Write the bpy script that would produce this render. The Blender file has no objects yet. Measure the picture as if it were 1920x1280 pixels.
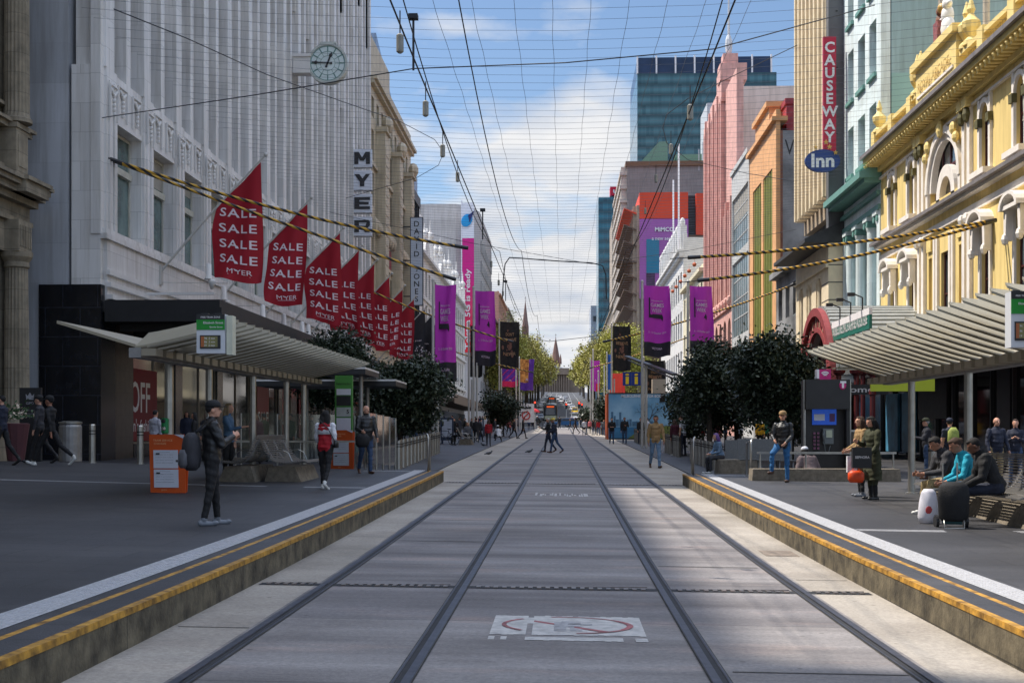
import bpy, bmesh, math, random
import numpy as np
from mathutils import Vector, Matrix
rnd = random.Random(7)
C = bpy.context.scene.collection
# ------------------------------------------------------------------ camera
F = 2400.0; HZ = 812.0; CZ = 1.62
TH = math.atan(95/F); cs, sn = math.cos(TH), math.sin(TH)
cd = bpy.data.cameras.new('camera'); cam = bpy.data.objects.new('camera', cd); C.objects.link(cam)
cam.location = (0, 0, CZ); cam.rotation_euler = (math.radians(90), 0, TH)
cd.sensor_width = 36; cd.lens = 36*F/1920; cd.shift_y = (HZ-640)/1920
cd.clip_start = .1; cd.clip_end = 6000
bpy.context.scene.camera = cam
# ------------------------------------------------------------------ light
SUN_EL, SUN_AZ = 58.0, 70.0          # azimuth: degrees left of the street axis
w = bpy.data.worlds.new('World'); bpy.context.scene.world = w; w.use_nodes = True
nt = w.node_tree; nt.nodes.clear(); N = nt.nodes.new; L = nt.links.new
out = N('ShaderNodeOutputWorld'); bg = N('ShaderNodeBackground'); sky = N('ShaderNodeTexSky')
sky.sky_type = 'NISHITA'; sky.sun_disc = False; sky.sun_elevation = math.radians(SUN_EL)
sky.sun_rotation = math.radians(-SUN_AZ); sky.air_density = 1.0; sky.dust_density = .4; sky.ozone_density = 3.0
tc = N('ShaderNodeTexCoord'); sp = N('ShaderNodeSeparateXYZ'); L(tc.outputs['Generated'], sp.inputs[0])
ad = N('ShaderNodeMath'); ad.operation = 'ADD'; ad.inputs[1].default_value = .12; L(sp.outputs[2], ad.inputs[0])
cb = N('ShaderNodeCombineXYZ')
for i in (0, 1):
    dv = N('ShaderNodeMath'); dv.operation = 'DIVIDE'; L(sp.outputs[i], dv.inputs[0]); L(ad.outputs[0], dv.inputs[1]); L(dv.outputs[0], cb.inputs[i])
n1 = N('ShaderNodeTexNoise'); n1.inputs['Scale'].default_value = 2.1; n1.inputs['Detail'].default_value = 9; n1.inputs['Roughness'].default_value = .52
mp = N('ShaderNodeMapping'); mp.inputs['Location'].default_value = (3.1, 1.7, 0); L(cb.outputs[0], mp.inputs[0]); L(mp.outputs[0], n1.inputs['Vector'])
# more cloud towards the horizon
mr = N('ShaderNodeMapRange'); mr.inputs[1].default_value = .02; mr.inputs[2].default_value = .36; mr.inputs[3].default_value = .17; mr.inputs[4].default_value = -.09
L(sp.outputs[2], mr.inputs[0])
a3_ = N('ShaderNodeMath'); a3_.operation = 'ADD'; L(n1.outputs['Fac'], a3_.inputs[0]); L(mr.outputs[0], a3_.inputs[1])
mo = N('ShaderNodeMapRange'); mo.inputs[1].default_value = .42; mo.inputs[2].default_value = .6; mo.inputs[3].default_value = 0; mo.inputs[4].default_value = .17; L(sp.outputs[2], mo.inputs[0])   # unseen cloud added overhead to whiten the shade
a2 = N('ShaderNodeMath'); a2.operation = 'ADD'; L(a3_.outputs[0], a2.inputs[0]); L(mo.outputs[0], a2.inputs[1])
cr = N('ShaderNodeValToRGB'); cr.color_ramp.elements[0].position = .50; cr.color_ramp.elements[1].position = .66
vd = N('ShaderNodeVectorMath'); vd.operation = 'DISTANCE'; vd.inputs[1].default_value = (.035, .985, .125); L(tc.outputs['Generated'], vd.inputs[0])   # a cumulus bank low over the end of the street
mb_ = N('ShaderNodeMapRange'); mb_.inputs[1].default_value = .02; mb_.inputs[2].default_value = .17; mb_.inputs[3].default_value = .20; mb_.inputs[4].default_value = 0; L(vd.outputs['Value'], mb_.inputs[0])
a4_ = N('ShaderNodeMath'); a4_.operation = 'ADD'; L(a2.outputs[0], a4_.inputs[0]); L(mb_.outputs[0], a4_.inputs[1]); L(a4_.outputs[0], cr.inputs[0])
n2 = N('ShaderNodeTexNoise'); n2.inputs['Scale'].default_value = 3.3; n2.inputs['Detail'].default_value = 7; L(cb.outputs[0], n2.inputs['Vector'])
c2 = N('ShaderNodeValToRGB'); c2.color_ramp.elements[0].position = .33; c2.color_ramp.elements[1].position = .62
c2.color_ramp.elements[0].color = (4.3, 4.7, 5.4, 1); c2.color_ramp.elements[1].color = (6.3, 6.3, 6.35, 1)
L(n2.outputs['Fac'], c2.inputs[0])
mx = N('ShaderNodeMixRGB'); L(cr.outputs[0], mx.inputs[0]); L(sky.outputs[0], mx.inputs[1]); L(c2.outputs[0], mx.inputs[2])
mh = N('ShaderNodeMapRange'); mh.inputs[1].default_value = .34; mh.inputs[2].default_value = .55; mh.inputs[3].default_value = .60; mh.inputs[4].default_value = 1.35; L(sp.outputs[2], mh.inputs[0])  # low sky dimmed, overhead sky out of view brightened to fill the shade
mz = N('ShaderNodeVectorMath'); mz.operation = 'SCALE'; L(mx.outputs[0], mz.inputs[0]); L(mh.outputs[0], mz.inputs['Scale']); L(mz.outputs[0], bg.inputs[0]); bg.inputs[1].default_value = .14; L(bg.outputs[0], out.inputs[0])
sl = bpy.data.lights.new('sun', 'SUN'); sl.energy = 3.45; sl.angle = math.radians(.8); sl.color = (1, .93, .83)
so = bpy.data.objects.new('sun', sl); C.objects.link(so)
e, a = math.radians(SUN_EL), math.radians(SUN_AZ)
SD = Vector((-math.cos(e)*math.sin(a), math.cos(e)*math.cos(a), math.sin(e)))
so.rotation_euler = SD.to_track_quat('Z', 'Y').to_euler(); so.location = (0, 0, 90)
sc = bpy.context.scene
sc.view_settings.view_transform = 'Standard'; sc.view_settings.look = 'None'; sc.view_settings.exposure = .80; sc.view_settings.gamma = 1
sc.cycles.max_bounces = 5; sc.cycles.diffuse_bounces = 3; sc.cycles.glossy_bounces = 2; sc.cycles.transmission_bounces = 3; sc.cycles.transparent_max_bounces = 6
sc.cycles.use_denoising = True
# ------------------------------------------------------------------ helpers: photo calibration
def px_s(Y, X=0): return F/(Y*cs - X*sn)
def Y_of(px, X):
    t = (px-960)/F; return X*(cs+t*sn)/(t*cs-sn)
def X_of(px, Y):
    t = (px-960)/F; return Y*(t*cs-sn)/(cs+t*sn)
def Z_of(py, X, Y): return CZ+(HZ-py)/F*(Y*cs-X*sn)
PRO = [(-60,-.02),(0,0),(14,.03),(34,.3),(49,.55),(69,.82),(83,1.0),(104,1.27),(139,1.68),(212,2.68),(235,3.1),(314,6.1),(453,12.2),(850,28.9),(1600,40)]
PX = np.array([p[0] for p in PRO], float); PZ = np.array([p[1] for p in PRO], float)
def prof(Y):
    return float(np.mean([np.interp(Y+d, PX, PZ) for d in (-5, -2.5, 0, 2.5, 5)]))
def G(X, Y): return prof(Y) - .012*max(-15, min(15, X))
def ramp(Y): return .29 if Y < 33.8 else max(.03, .29-.26*(Y-33.8)/6)
def PV(X, Y):
    if Y > 197: return G(X, Y)+(.0 if Y < 226 else .14)
    return G(X, Y)+ramp(Y)+.012*max(0, abs(X)-6)
# ------------------------------------------------------------------ helpers: materials
def lin(c):
    return tuple(((v/12.92) if v <= .04045 else ((v+.055)/1.055)**2.4) for v in c)
MATS = {}
def mat(name, col, rough=.6, metal=0., var=.12, scale=3., bump=.0, bscale=40., emit=None, estr=1., spec=None, brick=None, trans=0, streak=0, two=None):
    """col linear rgb; var = strength of noise mottling; brick=(w,h,mortar,darken) joints over (x+y,z)"""
    if name in MATS: return MATS[name]
    m = bpy.data.materials.new(name); m.use_nodes = True; t = m.node_tree; b = t.nodes['Principled BSDF']
    N = t.nodes.new; L = t.links.new
    b.inputs['Base Color'].default_value = (*col, 1); b.inputs['Roughness'].default_value = rough; b.inputs['Metallic'].default_value = metal
    if spec is not None: b.inputs['Specular IOR Level'].default_value = spec
    if trans: b.inputs['Transmission Weight'].default_value = trans
    tc = N('ShaderNodeTexCoord'); last = None
    if var > 0:
        n = N('ShaderNodeTexNoise'); n.inputs['Scale'].default_value = scale; n.inputs['Detail'].default_value = 6; n.inputs['Roughness'].default_value = .6
        if streak:
            mp = N('ShaderNodeMapping'); mp.inputs['Scale'].default_value = (1, 1, streak); L(tc.outputs['Object'], mp.inputs[0]); L(mp.outputs[0], n.inputs['Vector'])
        else: L(tc.outputs['Object'], n.inputs['Vector'])
        r = N('ShaderNodeValToRGB'); r.color_ramp.elements[0].position = .3; r.color_ramp.elements[1].position = .7
        lo = tuple(max(0, c*(1-var*1.6)) for c in col); hi = tuple(min(1, c*(1+var)) for c in col)
        if two: hi = two
        r.color_ramp.elements[0].color = (*lo, 1); r.color_ramp.elements[1].color = (*hi, 1)
        L(n.outputs['Fac'], r.inputs[0]); last = r.outputs[0]
    hsock = None
    if brick:
        bw, bh, mo, dk = brick
        s = N('ShaderNodeSeparateXYZ'); L(tc.outputs['Object'], s.inputs[0])
        q = N('ShaderNodeMath'); q.operation = 'ADD'; L(s.outputs[0], q.inputs[0]); L(s.outputs[1], q.inputs[1])
        c = N('ShaderNodeCombineXYZ'); L(q.outputs[0], c.inputs[0]); L(s.outputs[2], c.inputs[1])
        k = N('ShaderNodeTexBrick'); k.inputs['Scale'].default_value = 1; k.inputs['Brick Width'].default_value = bw; k.inputs['Row Height'].default_value = bh
        k.inputs['Mortar Size'].default_value = mo; k.inputs['Mortar Smooth'].default_value = .3
        k.inputs['Color1'].default_value = (1, 1, 1, 1); k.inputs['Color2'].default_value = (.86, .86, .86, 1); k.inputs['Mortar'].default_value = (dk, dk, dk, 1)
        L(c.outputs[0], k.inputs['Vector'])
        x = N('ShaderNodeMixRGB'); x.blend_type = 'MULTIPLY'; x.inputs[0].default_value = 1
        if last: L(last, x.inputs[1])
        else: x.inputs[1].default_value = (*col, 1)
        L(k.outputs['Color'], x.inputs[2]); last = x.outputs[0]
    if last: L(last, b.inputs['Base Color'])
    if brick or streak:                    # rain streaks and grime running down the wall
        mp = N('ShaderNodeMapping'); mp.inputs['Scale'].default_value = (2.2, 2.2, .16); L(tc.outputs['Object'], mp.inputs[0])
        n = N('ShaderNodeTexNoise'); n.inputs['Scale'].default_value = 1.6; n.inputs['Detail'].default_value = 7; n.inputs['Roughness'].default_value = .65; L(mp.outputs[0], n.inputs['Vector'])
        r = N('ShaderNodeValToRGB'); r.color_ramp.elements[0].position = .30; r.color_ramp.elements[1].position = .56; r.color_ramp.elements[0].color = (.70,.68,.64,1); r.color_ramp.elements[1].color = (1,1,1,1); L(n.outputs['Fac'], r.inputs[0])
        x = N('ShaderNodeMixRGB'); x.blend_type = 'MULTIPLY'; x.inputs[0].default_value = .8
        if last: L(last, x.inputs[1])
        else: x.inputs[1].default_value = (*col, 1)
        L(r.outputs[0], x.inputs[2]); last = x.outputs[0]; L(last, b.inputs['Base Color'])
    if bump > 0:
        n = N('ShaderNodeTexNoise'); n.inputs['Scale'].default_value = bscale; n.inputs['Detail'].default_value = 4; L(tc.outputs['Object'], n.inputs['Vector'])
        u = N('ShaderNodeBump'); u.inputs['Strength'].default_value = bump; u.inputs['Distance'].default_value = .02; L(n.outputs['Fac'], u.inputs['Height']); L(u.outputs[0], b.inputs['Normal'])
    if emit:
        b.inputs['Emission Color'].default_value = (*emit, 1); b.inputs['Emission Strength'].default_value = estr
    MATS[name] = m; return m
# ------------------------------------------------------------------ helpers: meshes
class MB:
    def __init__(s): s.v = []; s.f = []; s.m = []
    def add(s, vs, fs, m=0):
        k = len(s.v); s.v += [tuple(p) for p in vs]; s.f += [tuple(i+k for i in f) for f in fs]; s.m += [m]*len(fs)
    def box(s, x0, x1, y0, y1, z0, z1, m=0):
        if x0 > x1: x0, x1 = x1, x0
        if y0 > y1: y0, y1 = y1, y0
        if z0 > z1: z0, z1 = z1, z0
        s.add([(x0,y0,z0),(x1,y0,z0),(x1,y1,z0),(x0,y1,z0),(x0,y0,z1),(x1,y0,z1),(x1,y1,z1),(x0,y1,z1)],
              [(0,3,2,1),(4,5,6,7),(0,1,5,4),(1,2,6,5),(2,3,7,6),(3,0,4,7)], m)
    def obox(s, c, ax, ay, az, m=0):
        c, ax, ay, az = map(Vector, (c, ax, ay, az))
        vs = [c+i*ax+j*ay+k*az for k in (-1,1) for (i,j) in ((-1,-1),(1,-1),(1,1),(-1,1))]
        s.add(vs, [(0,3,2,1),(4,5,6,7),(0,1,5,4),(1,2,6,5),(2,3,7,6),(3,0,4,7)], m)
    def beam(s, p, q, w, h, m=0):
        p, q = Vector(p), Vector(q); d = q-p
        sd = d.cross(Vector((0,0,1)))
        if sd.length < 1e-5: sd = Vector((1,0,0))
        sd.normalize(); u = sd.cross(d).normalized()
        s.obox((p+q)/2, d/2, sd*w/2, u*h/2, m)
    def tube(s, pts, r, n=6, m=0, cap=True):
        pts = [Vector(p) for p in pts]; k = len(pts); rs = r if isinstance(r, (list, tuple)) else [r]*k
        vs = []; up = None
        for i, p in enumerate(pts):
            d = (pts[min(i+1, k-1)]-pts[max(i-1, 0)]).normalized()
            if up is None: up = Vector((0,0,1)) if abs(d.z) < .9 else Vector((1,0,0))
            a = d.cross(up).normalized(); b = a.cross(d).normalized(); up = b
            for j in range(n):
                t = 2*math.pi*j/n; vs.append(p+(a*math.cos(t)+b*math.sin(t))*rs[i])
        fs = [(i*n+j, i*n+(j+1) % n, (i+1)*n+(j+1) % n, (i+1)*n+j) for i in range(k-1) for j in range(n)]
        if cap: fs += [tuple(range(n-1,-1,-1)), tuple((k-1)*n+j for j in range(n))]
        s.add(vs, fs, m)
    def lathe(s, c, prof_, n=16, m=0):
        c = Vector(c); vs = []
        for r, z in prof_:
            for j in range(n):
                t = 2*math.pi*j/n; vs.append(c+Vector((r*math.cos(t), r*math.sin(t), z)))
        k = len(prof_)
        fs = [(i*n+j, i*n+(j+1) % n, (i+1)*n+(j+1) % n, (i+1)*n+j) for i in range(k-1) for j in range(n)]
        fs += [tuple(range(n-1,-1,-1)), tuple((k-1)*n+j for j in range(n))]
        s.add(vs, fs, m)
    def ball(s, c, r, n=10, k=7, m=0, R=None):
        rx, ry, rz = r if isinstance(r, (list, tuple)) else (r, r, r)
        c = Vector(c); vs = []
        for i in range(k+1):
            p = math.pi*i/k
            p = min(max(p, .08), math.pi-.08)
            for j in range(n):
                t = 2*math.pi*j/n; q = Vector((rx*math.sin(p)*math.cos(t), ry*math.sin(p)*math.sin(t), -rz*math.cos(p)))
                if R: q = R @ q
                vs.append(c+q)
        fs = [(i*n+j, i*n+(j+1) % n, (i+1)*n+(j+1) % n, (i+1)*n+j) for i in range(k) for j in range(n)]
        fs += [tuple(range(n-1,-1,-1)), tuple(k*n+j for j in range(n))]
        s.add(vs, fs, m)
    def loft(s, rings, m=0):
        """rings: lists of the same number of points, closed at both ends"""
        n = len(rings[0]); vs = [p for r in rings for p in r]; k = len(rings)
        fs = [(i*n+j, i*n+(j+1) % n, (i+1)*n+(j+1) % n, (i+1)*n+j) for i in range(k-1) for j in range(n)]
        fs += [tuple(range(n-1,-1,-1)), tuple((k-1)*n+j for j in range(n))]
        s.add(vs, fs, m)
    def prism(s, poly, axis, a0, a1, m=0):
        """poly: 2-D outline; axis 'x' -> (y,z), 'y' -> (x,z), 'z' -> (x,y)"""
        n = len(poly)
        def P(u, v, a): return (a, u, v) if axis == 'x' else ((u, a, v) if axis == 'y' else (u, v, a))
        vs = [P(u, v, a0) for u, v in poly]+[P(u, v, a1) for u, v in poly]
        s.add(vs, [tuple(range(n-1,-1,-1)), tuple(range(n, 2*n))]+[(i, (i+1) % n, n+(i+1) % n, n+i) for i in range(n)], m)
    def build(s, name, mats, parent=None, smooth=False, fix=True, loc=None):
        me = bpy.data.meshes.new(name); me.from_pydata(s.v, [], s.f)
        if not isinstance(mats, (list, tuple)): mats = [mats]
        for m in mats: me.materials.append(m)
        me.polygons.foreach_set('material_index', s.m)
        if fix:
            bm = bmesh.new(); bm.from_mesh(me); bmesh.ops.recalc_face_normals(bm, faces=bm.faces); bm.to_mesh(me); bm.free()
        if smooth: me.polygons.foreach_set('use_smooth', [True]*len(me.polygons))
        me.update()
        o = bpy.data.objects.new(name, me); C.objects.link(o)
        if loc: o.location = loc
        if parent: o.parent = parent
        return o
def empty(name, loc, rz=0):
    o = bpy.data.objects.new(name, None); C.objects.link(o); o.location = loc; o.rotation_euler = (0, 0, rz); o.empty_display_size = .3; return o
def tag(o, label=None, cat=None, group=None, kind=None):
    if label: o['label'] = label
    if cat: o['category'] = cat
    if group: o['group'] = group
    if kind: o['kind'] = kind
    return o
def thing(name, label, cat, loc=(0,0,0), rz=0, group=None): return tag(empty(name, loc, rz), label, cat, group)
def copy_tree(o, parent=None):
    c = o.copy(); C.objects.link(c)
    if parent: c.parent = parent
    for ch in list(o.children): copy_tree(ch, c)
    return c
TXT = {}
def text_geo(s, bold=0., spacing=1.):
    k = (s, bold, spacing)
    if k in TXT: return TXT[k]
    cu = bpy.data.curves.new('txt', 'FONT'); cu.body = s; cu.size = 1; cu.align_x = 'CENTER'; cu.space_character = spacing; cu.offset = bold; cu.resolution_u = 3
    o = bpy.data.objects.new('txt', cu); C.objects.link(o)
    dg = bpy.context.evaluated_depsgraph_get(); me = o.evaluated_get(dg).to_mesh()
    v = np.array([tuple(p.co) for p in me.vertices]) if len(me.vertices) else np.zeros((0, 3)); f = [tuple(p.vertices) for p in me.polygons]
    o.evaluated_get(dg).to_mesh_clear(); bpy.data.objects.remove(o); bpy.data.curves.remove(cu)
    if len(v):
        lo, hi = v.min(0), v.max(0)
        v[:, 0] -= (lo[0]+hi[0])/2; v[:, 1] -= (lo[1]+hi[1])/2
        W_, H_ = hi[0]-lo[0], hi[1]-lo[1]
    else: W_ = H_ = 1
    TXT[k] = (v, f, W_, H_); return TXT[k]
def text(mb, s, c, U, V, w=None, h=None, bold=0., spacing=1., m=0, fn=None):
    """letters centred at c, running along unit U, up along V; w/h = total width / height in metres"""
    v, f, W_, H_ = text_geo(s, bold, spacing)
    if fn and len(v):                       # lettering that follows folds needs small faces
        if (s, bold, spacing, 1) not in TXT:
            bm = bmesh.new(); vv = [bm.verts.new(p) for p in v]
            for q in f:
                try: bm.faces.new([vv[i] for i in q])
                except ValueError: pass
            bmesh.ops.triangulate(bm, faces=bm.faces)
            for _ in range(3):
                ed = [e for e in bm.edges if e.calc_length() > .16]
                if ed: bmesh.ops.subdivide_edges(bm, edges=ed, cuts=1); bmesh.ops.triangulate(bm, faces=bm.faces)
            bm.verts.index_update(); TXT[(s, bold, spacing, 1)] = (np.array([tuple(p.co) for p in bm.verts]), [tuple(p.index for p in q.verts) for q in bm.faces]); bm.free()
        v, f = TXT[(s, bold, spacing, 1)]
    if not len(v): return
    if w is None: sx = sy = h/H_
    elif h is None: sx = sy = w/W_
    else: sx, sy = w/W_, h/H_
    c, U, V = Vector(c), Vector(U), Vector(V)
    ps = [c+U*(p[0]*sx)+V*(p[1]*sy) for p in v]
    if fn: ps = [fn(p) for p in ps]
    mb.add(ps, f, m)
def lerp(a, b, t): return a+(b-a)*t
def frange(a, b, d):
    n = max(1, int(round((b-a)/d))); return [a+(b-a)*i/n for i in range(n+1)]
# ================================================================== GROUND
def strip(mb, x0, x1, Ys, fz, m=0, nx=1):
    xs = [lerp(x0, x1, i/nx) for i in range(nx+1)]; k = len(xs)
    vs = [(x, y, fz(x, y)) for y in Ys for x in xs]
    mb.add(vs, [(j*k+i, j*k+i+1, (j+1)*k+i+1, (j+1)*k+i) for j in range(len(Ys)-1) for i in range(nx)], m)
def road_mat(name, c1, c2, c3, bands, rough=.75, jw=0.):
    m = bpy.data.materials.new(name); m.use_nodes = True; t = m.node_tree; b = t.nodes['Principled BSDF']; N = t.nodes.new; L = t.links.new
    tc = N('ShaderNodeTexCoord')
    def noise(sx, sy, sc_, det=5, ro=.6):
        mp = N('ShaderNodeMapping'); mp.inputs['Scale'].default_value = (sx, sy, 1); L(tc.outputs['Object'], mp.inputs[0])
        n = N('ShaderNodeTexNoise'); n.inputs['Scale'].default_value = sc_; n.inputs['Detail'].default_value = det; n.inputs['Roughness'].default_value = ro; L(mp.outputs[0], n.inputs['Vector']); return n.outputs['Fac']
    r1 = N('ShaderNodeValToRGB'); r1.color_ramp.elements[0].position = .36; r1.color_ramp.elements[1].position = .64
    r1.color_ramp.elements[0].color = (*c1, 1); r1.color_ramp.elements[1].color = (*c2, 1)
    L(noise(*bands), r1.inputs[0])
    r2 = N('ShaderNodeValToRGB'); r2.color_ramp.elements[0].position = .56; r2.color_ramp.elements[1].position = .74; r2.color_ramp.elements[0].color = (0,0,0,1); r2.color_ramp.elements[1].color = (.8,.8,.8,1)
    L(noise(.5, 1.6, .9), r2.inputs[0])
    x = N('ShaderNodeMixRGB'); L(r2.outputs[0], x.inputs[0]); L(r1.outputs[0], x.inputs[1]); x.inputs[2].default_value = (*c3, 1)
    r3 = N('ShaderNodeValToRGB'); r3.color_ramp.elements[0].position = .3; r3.color_ramp.elements[1].position = .72; r3.color_ramp.elements[0].color = (.55,.55,.57,1); r3.color_ramp.elements[1].color = (1.3,1.3,1.3,1)
    L(noise(1, 1, 26, 8, .75), r3.inputs[0])
    y = N('ShaderNodeMixRGB'); y.blend_type = 'MULTIPLY'; y.inputs[0].default_value = .8; L(x.outputs[0], y.inputs[1]); L(r3.outputs[0], y.inputs[2]); last = y
    # pale flecks and chips
    r4 = N('ShaderNodeValToRGB'); r4.color_ramp.elements[0].position = .68; r4.color_ramp.elements[1].position = .73; r4.color_ramp.elements[0].color = (0,0,0,1); r4.color_ramp.elements[1].color = (.5,.5,.5,1)
    L(noise(1, 1.4, 11, 5, .7), r4.inputs[0])
    q = N('ShaderNodeMixRGB'); L(r4.outputs[0], q.inputs[0]); L(y.outputs[0], q.inputs[1]); q.inputs[2].default_value = (.42,.41,.4,1); last = q
    vo = N('ShaderNodeTexVoronoi'); vo.inputs['Scale'].default_value = 2.6; L(tc.outputs['Object'], vo.inputs['Vector'])      # gum and oil spots
    rv = N('ShaderNodeValToRGB'); rv.color_ramp.elements[0].position = .045; rv.color_ramp.elements[1].position = .07; rv.color_ramp.elements[0].color = (.55,.54,.53,1); rv.color_ramp.elements[1].color = (1,1,1,1); L(vo.outputs['Distance'], rv.inputs[0])
    qv = N('ShaderNodeMixRGB'); qv.blend_type = 'MULTIPLY'; qv.inputs[0].default_value = .9; L(last.outputs[0], qv.inputs[1]); L(rv.outputs[0], qv.inputs[2]); last = qv
    r6 = N('ShaderNodeValToRGB'); r6.color_ramp.elements[0].position = .34; r6.color_ramp.elements[1].position = .6; r6.color_ramp.elements[0].color = (.72,.70,.69,1); r6.color_ramp.elements[1].color = (1.06,1.06,1.06,1); L(noise(.7, .8, .55, 6, .65), r6.inputs[0])
    q6 = N('ShaderNodeMixRGB'); q6.blend_type = 'MULTIPLY'; q6.inputs[0].default_value = 1; L(last.outputs[0], q6.inputs[1]); L(r6.outputs[0], q6.inputs[2]); last = q6
    if jw:
        s = N('ShaderNodeSeparateXYZ'); L(tc.outputs['Object'], s.inputs[0]); ax_ = N('ShaderNodeMath'); ax_.inputs[1].default_value = 20.0; L(s.outputs[0], ax_.inputs[0]); c = N('ShaderNodeCombineXYZ'); L(ax_.outputs[0], c.inputs[0]); L(s.outputs[1], c.inputs[1])
        k = N('ShaderNodeTexBrick'); k.inputs['Scale'].default_value = 1; k.inputs['Brick Width'].default_value = jw; k.inputs['Row Height'].default_value = jw*.5 if jw < 50 else 2.7; k.inputs['Mortar Size'].default_value = .011
        k.inputs['Color1'].default_value = (1,1,1,1); k.inputs['Color2'].default_value = (.74,.74,.77,1); k.inputs['Mortar'].default_value = (.5,.5,.5,1); L(c.outputs[0], k.inputs['Vector'])
        z = N('ShaderNodeMixRGB'); z.blend_type = 'MULTIPLY'; z.inputs[0].default_value = 1; L(last.outputs[0], z.inputs[1]); L(k.outputs['Color'], z.inputs[2]); last = z
    L(last.outputs[0], b.inputs['Base Color']); b.inputs['Roughness'].default_value = rough
    n = N('ShaderNodeTexNoise'); n.inputs['Scale'].default_value = 70; L(tc.outputs['Object'], n.inputs['Vector'])
    u = N('ShaderNodeBump'); u.inputs['Strength'].default_value = .35; u.inputs['Distance'].default_value = .01; L(n.outputs['Fac'], u.inputs['Height']); L(u.outputs[0], b.inputs['Normal'])
    return m
M_slab = road_mat('track_slab', (.165,.148,.139), (.325,.300,.282), (.39,.30,.255), (.10, 1.1, 1.1, 4), .75, 90)
M_conc = road_mat('edge_concrete', (.30,.265,.215), (.42,.375,.315), (.44,.38,.31), (.5, .35, .8, 4))
M_blue = road_mat('bluestone', (.040,.040,.044), (.064,.063,.067), (.08,.078,.078), (.3, .6, .8, 4), .62, 1.2)
M_asph = road_mat('asphalt', (.05,.05,.052), (.065,.065,.066), (.08,.08,.08), (.4, .4, .8, 4), .8)
M_steel = mat('rail_steel', (.06,.063,.08), .55, .5, .25, 9)
M_groove = mat('rail_groove', (.018,.018,.02), .8, 0, .3, 8)
M_seal = mat('joint_filler', (.05,.047,.04), .9, 0, .5, 12)
M_yel = mat('worn_yellow_paint', lin((.72,.50,.14)), .6, 0, .5, 9, two=lin((.82,.61,.22)))
M_wht = mat('worn_white_paint', lin((.86,.86,.86)), .6, 0, .25, 9)
M_tact = mat('tactile_white', lin((.66,.66,.67)), .55, 0, .12, 14)
M_kerb = mat('kerb_concrete', (.085,.068,.042), .85, 0, .5, 3.5, .4, 30, two=(.20,.165,.105), brick=(2.4, 3, .008, .3))
YS = [y for y in frange(-20, 60, 2)]+frange(62, 197, 4.5)
gr = MB(); strip(gr, -900, 900, frange(-80, 330, 10)+[330,360,390,420,453,500,600,700,850,1100,1600,3000], lambda x, y: prof(y)-.45, 0, 6)
tag(gr.build('ground', M_asph, fix=False), kind='structure')
r = MB(); strip(r, -2.52, 2.52, YS, G)
tag(r.build('tram_road', M_slab, fix=False), kind='structure')
r = MB()
strip(r, -3.95, -2.52, YS, G); strip(r, 2.52, 3.95, YS, G)
tag(r.build('road_shoulder', M_conc, fix=False), kind='structure')
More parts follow.
